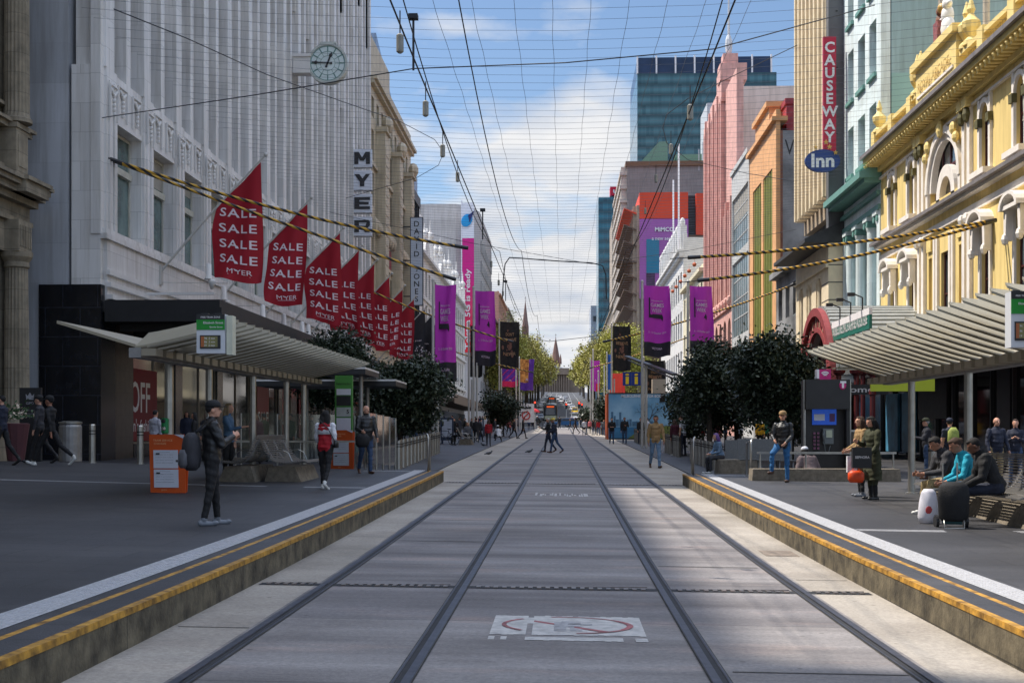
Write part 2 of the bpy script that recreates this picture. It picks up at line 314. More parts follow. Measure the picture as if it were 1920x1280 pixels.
for sd, nm in ((-1, 'pavement_left'), (1, 'pavement_right')):
    p = MB(); ys = [y for y in YS if y < 33]+[33.8]+frange(34.5, 42, .75)+[y for y in YS if y > 43]
    a, b = (3.62, 17.6)
    strip(p, sd*a, sd*3.9, [y for y in ys if y <= 33.8], lambda x, y: PV(x, y))
    strip(p, sd*3.9, sd*b, ys, lambda x, y: PV(x, y)+.0, 0, 4)
    for y0, y1 in zip(ys[:-1], ys[1:]):      # step between the flush road and the footpath ramp
        if y0 >= 33.8:
            p.add([(sd*3.9, y0, G(sd*3.9, y0)-.1), (sd*3.9, y1, G(sd*3.9, y1)-.1), (sd*3.9, y1, PV(sd*3.9, y1)), (sd*3.9, y0, PV(sd*3.9, y0))], [(0,1,2,3)])
    tag(p.build(nm, M_blue, fix=False), kind='structure')
    # raised platform edge: a real step with its painted lines
    k = MB(); xe = sd*3.15; top = lambda x, y: PV(x, y); ky = frange(-20, 33.8, 2)
    for y0, y1 in zip(ky[:-1], ky[1:]):
        for (u0, u1, m) in ((3.15, 3.22, 1), (3.22, 3.46, 2), (3.46, 3.52, 1), (3.52, 3.62, 2)):
            k.add([(sd*u0, y0, top(sd*u0, y0)), (sd*u1, y0, top(sd*u1, y0)), (sd*u1, y1, top(sd*u1, y1)), (sd*u0, y1, top(sd*u0, y1))], [(0,1,2,3)], m)
        k.add([(xe, y0, G(xe, y0)-.1), (xe, y1, G(xe, y1)-.1), (xe, y1, top(xe, y1)-.035), (xe, y0, top(xe, y0)-.035)], [(0,1,2,3)], 0)
        k.add([(xe-sd*.006, y0, top(xe, y0)-.045), (xe-sd*.006, y1, top(xe, y1)-.045), (xe, y1, top(xe, y1)), (xe, y0, top(xe, y0))], [(0,1,2,3)], 1)
    k.add([(xe, 33.8, G(xe, 33.8)-.1), (sd*3.9, 33.8, G(xe, 33.8)-.1), (sd*3.9, 33.8, top(sd*3.9, 33.8)), (xe, 33.8, top(xe, 33.8))], [(0,1,2,3)], 2)
    tag(k.build('platform_kerb', [M_kerb, M_yel, M_blue], fix=False), kind='structure')
    # tactile strip: ridges along the platform and one line across it
    t = MB()
    strip(t, sd*3.63, sd*3.93, ky, lambda x, y: PV(x, y)+.004)
    for i in range(6):
        x = 3.655+i*.05
        for y0, y1 in zip(ky[:-1], ky[1:]):
            z0, z1 = PV(sd*x, y0)+.004, PV(sd*x, y1)+.004
            t.add([(sd*(x-.012), y0, z0), (sd*(x-.008), y0, z0+.007), (sd*(x+.008), y0, z0+.007), (sd*(x+.012), y0, z0),
                   (sd*(x-.012), y1, z1), (sd*(x-.008), y1, z1+.007), (sd*(x+.008), y1, z1+.007), (sd*(x+.012), y1, z1)], [(0,1,5,4), (1,2,6,5), (2,3,7,6)])
    Yt = 25.4 if sd < 0 else 17.2
    for (Yt, xend) in ((Yt, 13.5), (33.0, 5.6)):
        for i in range(3):
            y0 = Yt+i*.1
            strip(t, sd*3.95, sd*xend, [y0, y0+.06], lambda x, y: PV(x, y)+.006, 0, 6)
    tag(t.build('tactile_paving', M_tact, fix=False), kind='structure')
# rails: four grooved rails let into the slabs
rails = []
for i, x in enumerate((-2.44, -1.0, 1.0, 2.44)):
    ins = 1 if i in (0, 2) else -1          # side of the flangeway
    q = MB(); h = lambda k: (lambda X, Y: G(X, Y)+k)
    ry = frange(-20, 60, 2)+frange(62, 197, 4.5)[0:]+[205, 215, 226, 250, 280, 314, 340, 380, 420, 453, 600, 850]
    a, b = sorted((x-ins*.032, x+ins*.030)); strip(q, a, b, ry, h(.012), 0)
    a, b = sorted((x+ins*.031, x+ins*.075)); strip(q, a, b, ry, h(.005), 1)
    a, b = sorted((x+ins*.076, x+ins*.092)); strip(q, a, b, ry, h(.010), 0)
    a, b = sorted((x-ins*.033, x-ins*.044)); strip(q, a, b, ry, h(.005), 2)
    a, b = sorted((x+ins*.093, x+ins*.103)); strip(q, a, b, ry, h(.005), 2)
    tag(q.build('tram_rail', [M_steel, M_groove, M_seal], fix=False), ['outer rail of the left tram track beside the left platform', 'inner rail of the left tram track', 'inner rail of the right tram track', 'outer rail of the right tram track beside the right platform'][i], 'rail', 'tram rails')
# slab joints (sawn lines across)
j = MB()
for y in (8.7, 15.2, 17.9, 21.5, 23.8, 28, 37, 41, 46, 52, 58, 66, 75, 86, 98, 112):
    x0, x1 = rnd.choice(((-2.3, -1.1), (1.13, 2.3), (-2.75, 2.75), (-2.3, -1.1)))
    if y < 9: x0, x1 = 1.15, 2.33
    strip(j, x0, x1, [y, y+.022+.0005*y], lambda x, y: G(x, y)+.004)
for y in (10.2, 18.4, 26, 34.5): strip(j, -3.1, -2.52, [y, y+.02], lambda x, y: G(x, y)+.004)
for y in (14.1, 24, 33.6): strip(j, 2.55, 3.1, [y, y+.02], lambda x, y: G(x, y)+.004)
tag(j.build('slab_joints', M_seal, fix=False), kind='structure')
# drains across both tracks
def drain(Y, wid, label):
    d = thing('drain_grate', label, 'drain', (0, Y, G(0, Y)), 0, 'drains across the tracks')
    b = MB(); s_ = MB()
    f = lambda k: (lambda x, y: G(x, Y)+k-G(0, Y))
    strip(b, -3.1, 3.1, [-.02, wid], f(.004), 0, 6)
    for (x0, x1) in ((-3.05, -2.53), (-2.28, -1.15), (-.9, .86), (1.14, 2.3), (2.53, 3.05)):
        n = int((x1-x0)/.085)
        for i in range(n):
            x = lerp(x0, x1, (i+.5)/n); s_.box(x-.022, x+.022, .012, wid-.02, f(.004)(x, 0), f(.014)(x, 0))
        s_.box(x0, x1, wid-.018, wid-.004, f(.005)((x0+x1)/2, 0), f(.013)((x0+x1)/2, 0))
    b.build('channel', M_groove, d, fix=False)
    s_.build('grating', mat('grate_steel', (.2,.215,.24), .45, .5, .4, 5, two=(.26,.2,.16)), d)
drain(12.95, .17, 'long steel drain grate across both tracks in the foreground')
drain(33.3, .3, 'farther steel drain grate across the tracks level with the platform ends')
# floor marking: worn white panel with a red ring and a walking figure
mk = thing('floor_marking', 'worn white no pedestrians panel painted between the near rails', 'road marking', (0, 0, 0), 0, 'no pedestrians panels on the road')
def marking(Y0, Y1, x0, x1, parent, worn):
    a = MB(); n = 26; hh = lambda k: (lambda x, y: G(x, y)+k)
    rr = random.Random(3)
    for i in range(n):
        xa, xb = lerp(x0, x1, i/n), lerp(x0, x1, (i+1)/n)
        d0, d1 = rr.uniform(0, .04), rr.uniform(0, .04)
        lo, hi = Y0+.19*(Y1-Y0), Y1
        if .20 < i/n < .25: lo += .45*(Y1-Y0); hi -= .1
        if hi > lo: strip(a, xa, xb, [lo+d0, hi-d1], hh(.004))
        if not (.1 < i/n < .2) and rr.random() > worn: strip(a, xa, xb, [Y0+d1*.5, Y0+.13*(Y1-Y0)], hh(.004))
    a.build('panel', mat('marking_white', (.48,.46,.43), .7, 0, .2, 10), parent, fix=False)
    b = MB(); cx, cy = (x0+x1)/2, lerp(Y0, Y1, .6); rx, ry = (x1-x0)*.44, (Y1-Y0)*.35
    for i in range(48):
        t0, t1 = 2*math.pi*i/48, 2*math.pi*(i+1)/48
        if 14 <= i <= 17 or 30 <= i <= 36: continue
        ww = .9 if (i < 5 or i > 43) else .93
        P = lambda t, k: (cx+rx*k*math.cos(t), cy+ry*k*math.sin(t), G(0, cy)+.008-.012*(cx+rx*k*math.cos(t)))
        b.add([P(t0, ww), P(t0, 1), P(t1, 1), P(t1, ww)], [(0,1,2,3)])
    b.add([(cx-rx*.75, cy+ry*.6, G(cx, cy)+.009), (cx-rx*.66, cy+ry*.7, G(cx, cy)+.009), (cx+rx*.62, cy-ry*.72, G(cx, cy)+.004), (cx+rx*.54, cy-ry*.8, G(cx, cy)+.004)], [(0,1,2,3)])
    b.build('red_ring', mat('marking_red', lin((.62,.36,.36)), .7, 0, .35, 9), parent, fix=False)
    c = MB()
    for (px_, py_, w_, h_) in ((0, .38, .1, .16), (0, .05, .22, .5), (-.14, -.45, .1, .45), (.16, -.42, .1, .45), (.24, .1, .2, .14)):
        x_, y_ = cx+px_*rx*.8, cy+py_*ry; strip(c, x_-w_*.5, x_+w_*.5, [y_-h_*.25, y_+h_*.25], hh(.007))
    c.build('walking_figure', mat('marking_grey', (.34,.33,.33), .7, 0, .3, 9), parent, fix=False)
marking(9.85, 11.15, -.58, .66, mk, .1)
mk2 = thing('floor_marking', 'farther faded white panel painted between the inner rails', 'road marking', (0, 0, 0), 0, 'no pedestrians panels on the road')
a = MB(); rr = random.Random(5)
for i in range(22):
    x = lerp(-.62, .58, i/22); y = 28.3+rr.uniform(0, .5)
    if rr.random() < .8: strip(a, x, x+.055*rr.uniform(.5, 1), [y, y+rr.uniform(.3, 1.0)], lambda x, y: G(x, y)+.005)
a.build('panel', MATS['marking_white'], mk2, fix=False)
# rust patch cover on the right shoulder
cv = MB(); strip(cv, 2.62, 3.05, [16.6, 17.3], lambda x, y: G(x, y)+.005)
tag(cv.build('access_cover', mat('rusty_cover', lin((.5,.45,.4)), .8, 0, .3, 8), fix=False), 'small rusty metal cover beside the right platform kerb', 'cover')
# beyond the mall: the cross street and the street that climbs the hill
r = MB(); strip(r, -120, 120, [197, 205, 215, 226], lambda x, y: G(x, y), 0, 4)
tag(r.build('cross_street', M_asph, fix=False), kind='structure')
uy = frange(226, 314, 11)+frange(320, 453, 16)+frange(480, 850, 40)
r = MB(); strip(r, -9.2, 9.2, uy, lambda x, y: G(x, y))
tag(r.build('hill_road', M_asph, fix=False), kind='structure')
for sd in (-1, 1):
    r = MB(); strip(r, sd*9.2, sd*15.3, uy, lambda x, y: G(x, y)+.14)
    r.add([(sd*9.2, y, G(sd*9.2, y)+d) for y in uy for d in (-.05, .14)], [(2*i, 2*i+2, 2*i+3, 2*i+1) for i in range(len(uy)-1)])
    tag(r.build('footpath', M_blue, fix=False), kind='structure')
m_ = MB()
for x in (-6.2, -3.3, 3.3, 6.2):
    for y in frange(235, 800, 12): strip(m_, x-.08, x+.08, [y, y+5], lambda x, y: G(x, y)+.012)
for x in frange(-8.6, 8.6, .8): strip(m_, x, x+.35, [227.5, 230.5], lambda x, y: G(x, y)+.012)
for x in frange(-8.6, 8.6, .8): strip(m_, x, x+.35, [192.5, 195.5], lambda x, y: G(x, y)+.012)
tag(m_.build('lane_markings', M_wht, fix=False), kind='structure')
# ================================================================== BUILDINGS
GL = mat('window_glass', (.05,.065,.075), .08, 0, .5, .6, spec=.8)
GLd = mat('shop_glass_dark', (.012,.012,.014), .06, 0, .4, 1.2, spec=.6)
GLg = mat('green_glass', (.10,.16,.15), .12, 0, .4, 1.0, spec=.8)
M_roof = mat('roof_felt', (.12,.12,.12), .9)
def xo(X, sd, u): return X-sd*u                 # u metres out from the wall plane towards the street
wrn = random.Random(77); BLD = None
def window(parent, X, sd, y0, y1, z0, z1, u, fm, gm=None, bars=(1, 1), fw=.07, name='window'):
    """a framed window of its own: frame + panes, set at depth u (negative = recessed)"""
    b = MB(); g = gm or GL
    b.box(xo(X, sd, u-.06), xo(X, sd, u-.03), y0+.01, y1-.01, z0+.01, z1-.01, 1)
    def bar(a0, a1, c0, c1, k=0): b.box(xo(X, sd, u-.05), xo(X, sd, u+.02+k), a0, a1, c0, c1, 0)
    bar(y0, y0+fw, z0, z1); bar(y1-fw, y1, z0, z1); bar(y0+fw, y1-fw, z0, z0+fw, .003); bar(y0+fw, y1-fw, z1-fw, z1, .003)
    nx, nz = bars
    for i in range(1, nx): y = lerp(y0, y1, i/nx); bar(y-fw*.35, y+fw*.35, z0+fw, z1-fw, -.004)
    for i in range(1, nz): z = lerp(z0, z1, i/nz); bar(y0+fw, y1-fw, z-fw*.4, z+fw*.4, -.008)
    if wrn.random() < .4:                                # a blind, drawn down to its own height
        zb_ = lerp(z1, z0, wrn.choice((.18, .3, .45, .6))); b.box(xo(X, sd, u-.03), xo(X, sd, u-.022), y0+fw, y1-fw, zb_, z1-fw, 2)
    return b.build(name, [fm, g, mat('window_blind', lin((.62,.60,.56)), .8, 0, .1, 2)], parent)
def grid_wall(b, X, sd, Y0, Y1, Z0, Z1, ys, zs, dep, m=0):
    """piers and spandrels round openings ys x zs; wall dep thick inwards"""
    xa, xb = X, xo(X, sd, -dep); e = sorted(ys); p = Y0
    for (a, c) in e:
        if a > p: b.box(xa, xb, p, a, Z0, Z1, m)
        q = Z0
        for (z0, z1) in sorted(zs):
            if z0 > q: b.box(xa, xb, a, c, q, z0, m)
            q = z1
        if q < Z1: b.box(xa, xb, a, c, q, Z1, m)
        p = c
    if p < Y1: b.box(xa, xb, p, Y1, Z0, Z1, m)
def arch_spandrel(b, X, sd, y0, y1, zs, dep, m=0, rise=None, u=0., top=None):
    """fills the corners above an arch that springs at zs between y0 and y1"""
    r = (y1-y0)/2; yc = (y0+y1)/2; rh = rise or r; zt = top or zs+rh+.001
    n = 8
    for s in (-1, 1):
        pts = [(yc+s*r, zs), (yc+s*r, zt), (yc, zt)]+[(yc+s*r*math.sin(math.pi/2*k/n), zs+rh*math.cos(math.pi/2*k/n)) for k in range(0, n)]
        b.prism(pts, 'x', xo(X, sd, u), xo(X, sd, u-dep), m)
def arch_ring(b, X, sd, yc, zs, r0, r1, u0, u1, m=0, n=16, a0=0, a1=180, k=1.):
    for i in range(n):
        t0, t1 = math.radians(lerp(a0, a1, i/n)), math.radians(lerp(a0, a1, (i+1)/n))
        b.prism([(yc+r0*math.cos(t0), zs+k*r0*math.sin(t0)), (yc+r1*math.cos(t0), zs+k*r1*math.sin(t0)), (yc+r1*math.cos(t1), zs+k*r1*math.sin(t1)), (yc+r0*math.cos(t1), zs+k*r0*math.sin(t1))], 'x', xo(X, sd, u0), xo(X, sd, u1), m)

# ---------------------------------------------------------------- white department store (left)
W = mat('white_faience', lin((.89,.88,.87)), .45, 0, .06, 1.5, brick=(1.3, .95, .010, .66), streak=.12)
Wp = mat('white_painted', lin((.84,.83,.82)), .5, 0, .05, 2)
Gs = mat('grey_render', lin((.70,.71,.73)), .8, 0, .12, .5, brick=(3.2, 1.3, .012, .82), streak=.3)
BT = mat('black_granite', (.012,.013,.017), .25, 0, .3, 4, brick=(1.15, .95, .02, 2.2))
CRM = mat('window_frame_cream', lin((.72,.71,.66)), .5)
X0 = -15.0
st = thing('department_store', 'tall white fluted department store with deep vertical slots behind the red flags', 'building', (X0-5, 70, 0))
def P(mb, name, mats, parent=st):
    o = mb.build(name, mats, None); o.parent = parent; o.matrix_parent_inverse = Matrix.Translation(-Vector(parent.location)) if parent.parent is None else Matrix(); return o
Y0, Y1, HT = 41.0, 99.0, 43.0
b = MB()
b.box(X0-1.05, X0-22, Y0, Y1, -1, HT-.5, 1)
bays = [(42.45+3.8*i, 45.05+3.8*i) for i in range(15)]
grid_wall(b, X0, -1, Y0, Y1, 5.6, 13.6, bays, [(8.35, 12.0)], .95, 0)
b.box(X0, X0+.12, Y0+.3, Y1, 5.6, 7.95, 0); b.box(X0, X0+.22, Y0, Y1, 7.953, 8.13, 0); b.box(X0, X0+.16, Y0+.1, Y1, 8.133, 8.3, 0)
for (a, c) in bays:                                   # upper storeys: big piers, a slim mullion, two slots per bay
    b.box(X0+.1, X0-.9, a-1.2, a-.5, 13.603, HT, 0); b.box(X0-.05, X0-.9, a-.497, a-.003, 13.61, HT, 0)
    mid = (a+c)/2; b.box(X0-.02, X0-.9, mid-.22, mid+.22, 13.6, HT, 0)
    b.box(X0+.1, X0, a-1.15, a-.15, 8.3, 13.6, 0)
    b.box(X0+.16, X0+.1, a-1.0, a-.75, 8.3, 13.2, 0); b.box(X0+.16, X0+.1, a-.55, a-.3, 8.3, 13.2, 0)
    for z in frange(17.2, 40, 3.8):
        b.box(X0-.62, X0-.9, a, mid-.22, z, z+1.3, 0); b.box(X0-.62, X0-.9, mid+.22, c, z, z+1.3, 0)
    rr = random.Random(int(a*10))
    for zt in (21+((a*7) % 9), 31+((a*5) % 7)):        # stepped side fins inside the slots
        b.box(X0-.03, X0-.9, a, a+.16, zt, HT, 0); b.box(X0-.06, X0-.9, c-.14, c, zt-2, HT, 0)
b.box(X0+.1, X0-.9, Y1-.55, Y1, 13.6, HT, 0)
b.box(X0+.3, X0-1.2, Y0-.0, Y1, HT, HT+1.2, 0)
b.box(X0+.02, X0-.3, Y0-.05, Y0+.35, 8.1, HT, 0)
P(b, 'wall', [W, Gs])
# carved band: swags in shallow panels
b = MB()
for (a, c) in bays:
    mid = (a+c)/2
    for (p, q) in ((a+.12, mid-.28), (mid+.28, c-.12), (a-1.05, a-.35)):
        y = (p+q)/2; zo = 13.35 if p > a-.2 else 13.1
        for (d0, d1, e0, e1) in ((p, p+.05, zo-1.15, zo), (q-.05, q, zo-1.15, zo), (p+.05, q-.05, zo-.05, zo)):
            b.box(X0+.02+(0.14 if p < a-.2 else 0), X0+.07+(0.14 if p < a-.2 else 0), d0, d1, e0, e1)
        k = .14 if p < a-.2 else 0
        for i in range(7):
            t = i/6; yy = lerp(y-.22, y+.22, t); zz = zo-.2-.12*math.sin(math.pi*t)
            b.ball((X0+.05+k, yy, zz), (.06, .06, .07), 6, 4)
        for i in range(5): b.ball((X0+.05+k, y, zo-.35-i*.15), (.07, .085-.012*i, .08), 6, 4)
    b.box(X0+.03, X0+.0, a, c, 12.0, 12.1)
P(b, 'carved_band', Wp)
for (a, c) in bays:
    w_ = window(None, X0, -1, a, c, 8.4, 11.97, -.42, CRM, GLg, (1, 1), .1); w_.parent = st; w_.matrix_parent_inverse = Matrix.Translation(-Vector(st.location))
    t_ = MB(); t_.box(X0-.30, X0-.46, a+.1, c-.1, 10.55, 10.78); o = t_.build('transom', CRM, w_)
    mid = (a+c)/2
for i, (a, c) in enumerate(bays):
    mid = (a+c)/2
    for (p, q) in ((a, mid-.22), (mid+.22, c)):
        w_ = window(None, X0, -1, p, q, 13.7, HT-1, -.88, Wp, GL, (1, 8), .06, 'slot_window'); w_.parent = st; w_.matrix_parent_inverse = Matrix.Translation(-Vector(st.location))
# granite base, shopfront
b = MB()
b.box(X0+.04, X0-.9, Y0-.06, Y0+1.3, .2, 6.45, 0); b.box(X0-.9, X0-2.0, Y0-.06, Y0+.02, .2, 6.45, 0)
b.box(X0, X0-.9, Y0+1.303, 44.2, .2, 5.6, 1); b.box(X0, X0-.9, 44.2, Y1, 4.4, 5.6, 0); b.box(X0+.02, X0-.9, 44.2, Y1, .2, 1.25, 0)
for y in frange(49, 97, 6): b.box(X0+.03, X0-.9, y, y+.9, 1.25, 4.4, 0)
P(b, 'shopfront_base', [BT, mat('brown_granite', (.06,.045,.036), .3, 0, .3, 3, brick=(.9,.75,.015,.6))])
for i, y in enumerate([44.2]+[v+.9 for v in frange(49, 97, 6)][:-1]):
    y2 = 49 if i == 0 else y+5.1
    b = MB(); b.box(X0-.1, X0-.14, y, y2, 1.25, 4.4, 1)
    for yy in (y, (y+y2)/2, y2-.06): b.box(X0-.05, X0-.16, yy, yy+.06, 1.25, 4.4, 0)
    b.box(X0-.05, X0-.16, y, y2, 1.25, 1.32, 0)
    P(b, 'shop_window', [M_ := mat('bronze_frame', (.25,.22,.18), .35, .6), GLd])
# shop posters before the glass; red darkened to stand for shade behind it
red = mat('sale_red', lin((.50,.05,.12)), .5, 0, .06, 3); whm = mat('print_white', lin((.92,.9,.9)), .6, 0, 0)
for (y0, y1, z0, z1, lines, lab) in ((43.2, 46.9, 1.35, 3.9, (('OFF', 2.9, 1.9, 1.1), ('men\'s fashion', 1.9, 2.6, .45)), 0), (62.5, 65, 1.4, 4.2, (('SALE', 2.4, 2.0, .6),), 1), (67, 69, 1.4, 4.2, (('SALE', 2.4, 1.7, .6),), 1), (72.5, 75, 1.4, 4.2, (('SALE', 2.4, 2.0, .6),), 1)):
    b = MB(); b.box(X0-.06, X0-.03, y0, y1, z0, z1, 0)
    for s_, zc, w_, h_ in lines: text(b, s_, (X0-.025, (y0+y1)/2, zc), (0,1,0), (0,0,1), w_*1.1, h_, .01, 1, 1)
    P(b, 'window_poster', [red, whm])
# awning of the store: dark slab over the footpath
b = MB()
b.box(X0+.12, X0+3.9, Y0+.05, Y1-.2, 5.25, 5.95, 0)
for y in frange(Y0+1, Y1-1, 1.6): b.box(X0+.3, X0+3.95, y, y+.12, 5.0, 5.25, 0)
b.box(X0+3.9, X0+3.96, Y0+.05, Y1-.2, 5.2, 5.7, 0)
for z, d in ((7.0, .5), (6.6, .75), (6.2, 1.0)):       # stepped white mouldings below the fascia
    b.box(X0+.12, X0+.12+.12*(8-z), Y0+.2, Y1-1, z-.2, z-.05, 1)
P(b, 'awning', [mat('awning_dark', (.012,.012,.014), .6, 0, .2, 2), Wp])
# floodlight arms on the awning
for y in (45.2, 49.5):
    l = thing('floodlight', 'white cylinder floodlight on a horizontal arm above the store awning, '+('nearest the granite corner' if y < 46 else 'second from the granite corner'), 'floodlight', (X0, y, 6.6 if y < 46 else 6.3), 0, 'floodlights over the awning')
    b = MB(); b.beam((.1, 0, 0), (2.6 if y < 46 else 2.9, 0, 0), .09, .09); b.build('arm', Wp, l)
    b = MB(); x = 2.5 if y < 46 else 1.9
    b.lathe((x, 0, .15), [(.05, 0), (.13, .25), (.14, .3), (.1, .35)], 10); b.lathe((x-.12, 0, .5), [(.16, 0), (.15, .04), (.11, .1), (.1, .55), (.02, .58)], 12)
    b.build('lamp_head', Wp, l, True)
for i, y in enumerate((52.5, 56.5, 60.5, 62, 67)):
    l = thing('floodlight', 'small white floodlight standing on the dark awning edge, number %s counted from the near end' % ('one', 'two', 'three', 'four', 'five')[i], 'floodlight', (X0+2.6, y, 5.95), 0, 'small floodlights on the awning edge')
    b = MB(); b.lathe((0, 0, 0), [(.05, 0), (.05, .3), (.12, .35)], 8); b.build('stem', Wp, l)
    b = MB(); b.lathe((0, 0, .35), [(.17, 0), (.16, .06), (.12, .1), (.1, .6), (.02, .64)], 12); b.build('lamp_head', Wp, l, True)

# ---------------------------------------------------------------- old stone post office (far left)
SS = mat('sandstone', lin((.57,.53,.46)), .85, 0, .22, 2.2, .3, 25, brick=(1.4,.6,.012,.6))
gp = thing('stone_building', 'old brown sandstone building with fluted columns at the left edge', 'building', (-19, 30, 0))
b = MB()
b.box(-17.15, -40, 16, 39.75, -1, 27, 0); b.box(-17.6, -40, 16, 39.5, 27, 32.5, 0)  # upper block, out of view, raised so its shadow reaches the tracks
b.box(-40, -17.2, -14, 16, -1, 52, 0)  # tall unseen block added to shade the road near the camera
for (z0, z1, u) in ((7.15, 8.1, .25), (8.1, 8.25, .4), (8.25, 8.7, .3), (8.7, 8.9, .55), (8.9, 9.1, .75), (9.1, 9.25, .9), (9.25, 9.36, 1.0),
                    (9.36, 9.8, .25), (10.9, 11.05, .38), (11.05, 11.15, .5), (11.6, 11.7, .2), (22.2, 23.2, .3), (23.2, 23.6, .7), (23.6, 24, 1.05), (.3, 1.6, .35), (1.6, 1.75, .42)):
    b.box(-17.15, -17.15+u, 4, 39.76+u*.35, z0, z1, 0)
for y in frange(8.2, 38.6, 5.05):
    b.box(-17.15, -16.55, y-.45, y+.45, .2, 1.8, 0); b.box(-17.15, -16.5, y-.5, y+.5, 9.36, 9.55, 0); b.box(-17.15, -16.55, y-.42, y+.42, 9.55, 10.9, 0)
    b.box(-16.55, -16.53, y-.3, y+.3, 9.75, 10.7, 0); b.box(-17.15, -16.5, y-.48, y+.48, 10.9, 11.05, 0)
    b.box(-17.15, -16.45, y-.48, y+.48, 7.15, 8.1, 0); b.box(-17.15, -16.1, y-.75, y+.95, 8.9, 9.25, 0); b.box(-17.15, -16.0, y-.8, y+1.0, 9.25, 9.37, 0)
    for i in range(7): b.box(-16.45, -16.42, y-.4+i*.12, y-.34+i*.12, 7.3, 7.95, 0)
P(b, 'wall', SS, gp)
for y in frange(8.2, 38.6, 5.05):
    for (z0, z1) in ((1.8, 7.15), (11.1, 22.2)):
        b = MB(); n = 20; rings = []
        prof_ = [(0, .46), (.12, .46), (.16, .40), (.3, .38), ((z1-z0)*.5, .36), (z1-z0-.5, .33), (z1-z0-.45, .38), (z1-z0-.3, .36), (z1-z0-.15, .46), (z1-z0, .48)]
        for z, r in prof_:
            fl = 1 if .3 <= z <= z1-z0-.5 else 0
            rings.append([(-16.72+r*(1-.07*fl*(k % 2))*math.cos(2*math.pi*k/40), y+r*(1-.07*fl*(k % 2))*math.sin(2*math.pi*k/40), z0+z) for k in range(40)])
        b.loft(rings); P(b, 'column', SS, gp)
for y in frange(10.7, 33, 5.05):
    for (z0, z1) in ((2, 6.4), (11.8, 16), (17, 21)):
        b = MB(); b.box(-17.1, -17.12, y-1, y+1, z0, z1, 1)
        for yy in (y-1.1, y-.03, y+1): b.box(-17.0, -17.15, yy, yy+.1, z0, z1, 0)
        b.box(-17.0, -17.15, y-1, y+1, z1-.1, z1, 0)
        P(b, 'window', [CRM, GL], gp)
# ---------------------------------------------------------------- cream store beyond
CR = mat('cream_faience', lin((.77,.72,.62)), .6, 0, .12, 1.2, brick=(1.1,.55,.01,.75), streak=.25)
def P2(mb, name, mats, parent): return P(mb, name, mats, parent)
def win2(parent, *a, **k):
    w_ = window(None, *a, **k); w_.parent = parent; w_.matrix_parent_inverse = Matrix.Translation(-Vector(parent.location)); return w_
dj = thing('cream_building', 'ornate cream building of many windows beside the white fluted store', 'building', (-19, 112, 0))
b = MB(); X = -15.
b.box(X-.5, X-20, 99, 126, -1, 30.4, 0)
dbays = [(100.0+2.75*i, 101.3+2.75*i) for i in range(9)]
lv = [(9.5, 11.6), (12.6, 15.0), (16, 18.6), (19.6, 22.2), (23.2, 25.6), (26.6, 28.2)]
grid_wall(b, X, -1, 99, 126, 4.5, 30, dbays, lv, .5, 0)
for z, u in ((28.9, .35), (29.2, .6), (22.6, .2), (9.0, .3), (15.4, .15), (8.6, .2)): b.box(X, X+u, 99, 126, z, z+.28, 0)
b.box(X, X-.5, 99, 110.5, 30, 32.8, 0); b.box(X, X-.5, 110.5, 126, 30, 31.0, 0); b.box(X-.5, X-19.9, 99.2, 110.4, 30.4, 32.7, 0)
for y in (103.4, 112.7, 121.4):
    b.box(X+.003, X+.75, y-1.1, y+1.1, 10, 25.8, 0); b.box(X+.003, X+.95, y-1.25, y+1.25, 25.8, 26.2, 0); b.ball((X+.8, y, 26.6), (.5, 1, .7), 8, 5, 0)
    for z in frange(9.6, 24, .8): b.box(X+.75, X+.79, y-.95, y+.95, z, z+.6, 0)
for y in frange(99.4, 125.6, 1.375):
    b.ball((X+.35, y, 17.9), (.3, .3, .6), 6, 4, 0)
P(b, 'wall', CR, dj)
for (a, c) in dbays:
    for (z0, z1) in lv: win2(dj, X, -1, a, c, z0, z1, -.3, CRM, GL, bars=(2, 2), fw=.09)
b = MB(); b.box(X+.1, X+3.6, 99.2, 125.8, 4.6, 5.2, 0); b.box(X+3.6, X+3.7, 99.2, 125.8, 4.5, 5.5, 0); P(b, 'awning', MATS['awning_dark'], dj)
b = MB(); b.box(X, X-.4, 99, 126, 0, 4.6, 0); P(b, 'shop_window', GLd, dj)
b = MB()
for y in (106.9, 109.7): b.box(X+.1, X+.13, y-1.0, y+1.0, 15.4, 17.3)
P(b, 'red_banner', red, dj)
# vertical letter sign of the cream building
sg = thing('vertical_sign', 'tall narrow pale vertical sign with black frame reading downwards, beyond the red flags', 'sign', (-13.2, 114, 13), 0)
b = MB(); b.box(-13.62, -12.45, 113.9, 114.1, 13.0, 20.9, 1); b.box(-13.55, -12.52, 113.86, 114.14, 13.07, 20.83, 0)
P(b, 'panel', [mat('sign_pale', lin((.72,.76,.82)), .4, 0, .03), mat('sign_black', (.015,.015,.018), .4)], sg)
b = MB(); s_ = 'DAVID JONES'
for i, ch in enumerate(s_):
    if ch != ' ': text(b, ch, (-13.03, 113.85, 20.3-i*.67), (1,0,0), (0,0,1), None, .5, .012, m=0)
P(b, 'lettering', MATS['sign_black'], sg)
b = MB()
for z in (13.8, 17, 20): b.box(-15, -13.6, 113.95, 114.05, z, z+.1)
P(b, 'bracket', MATS['sign_black'], sg)
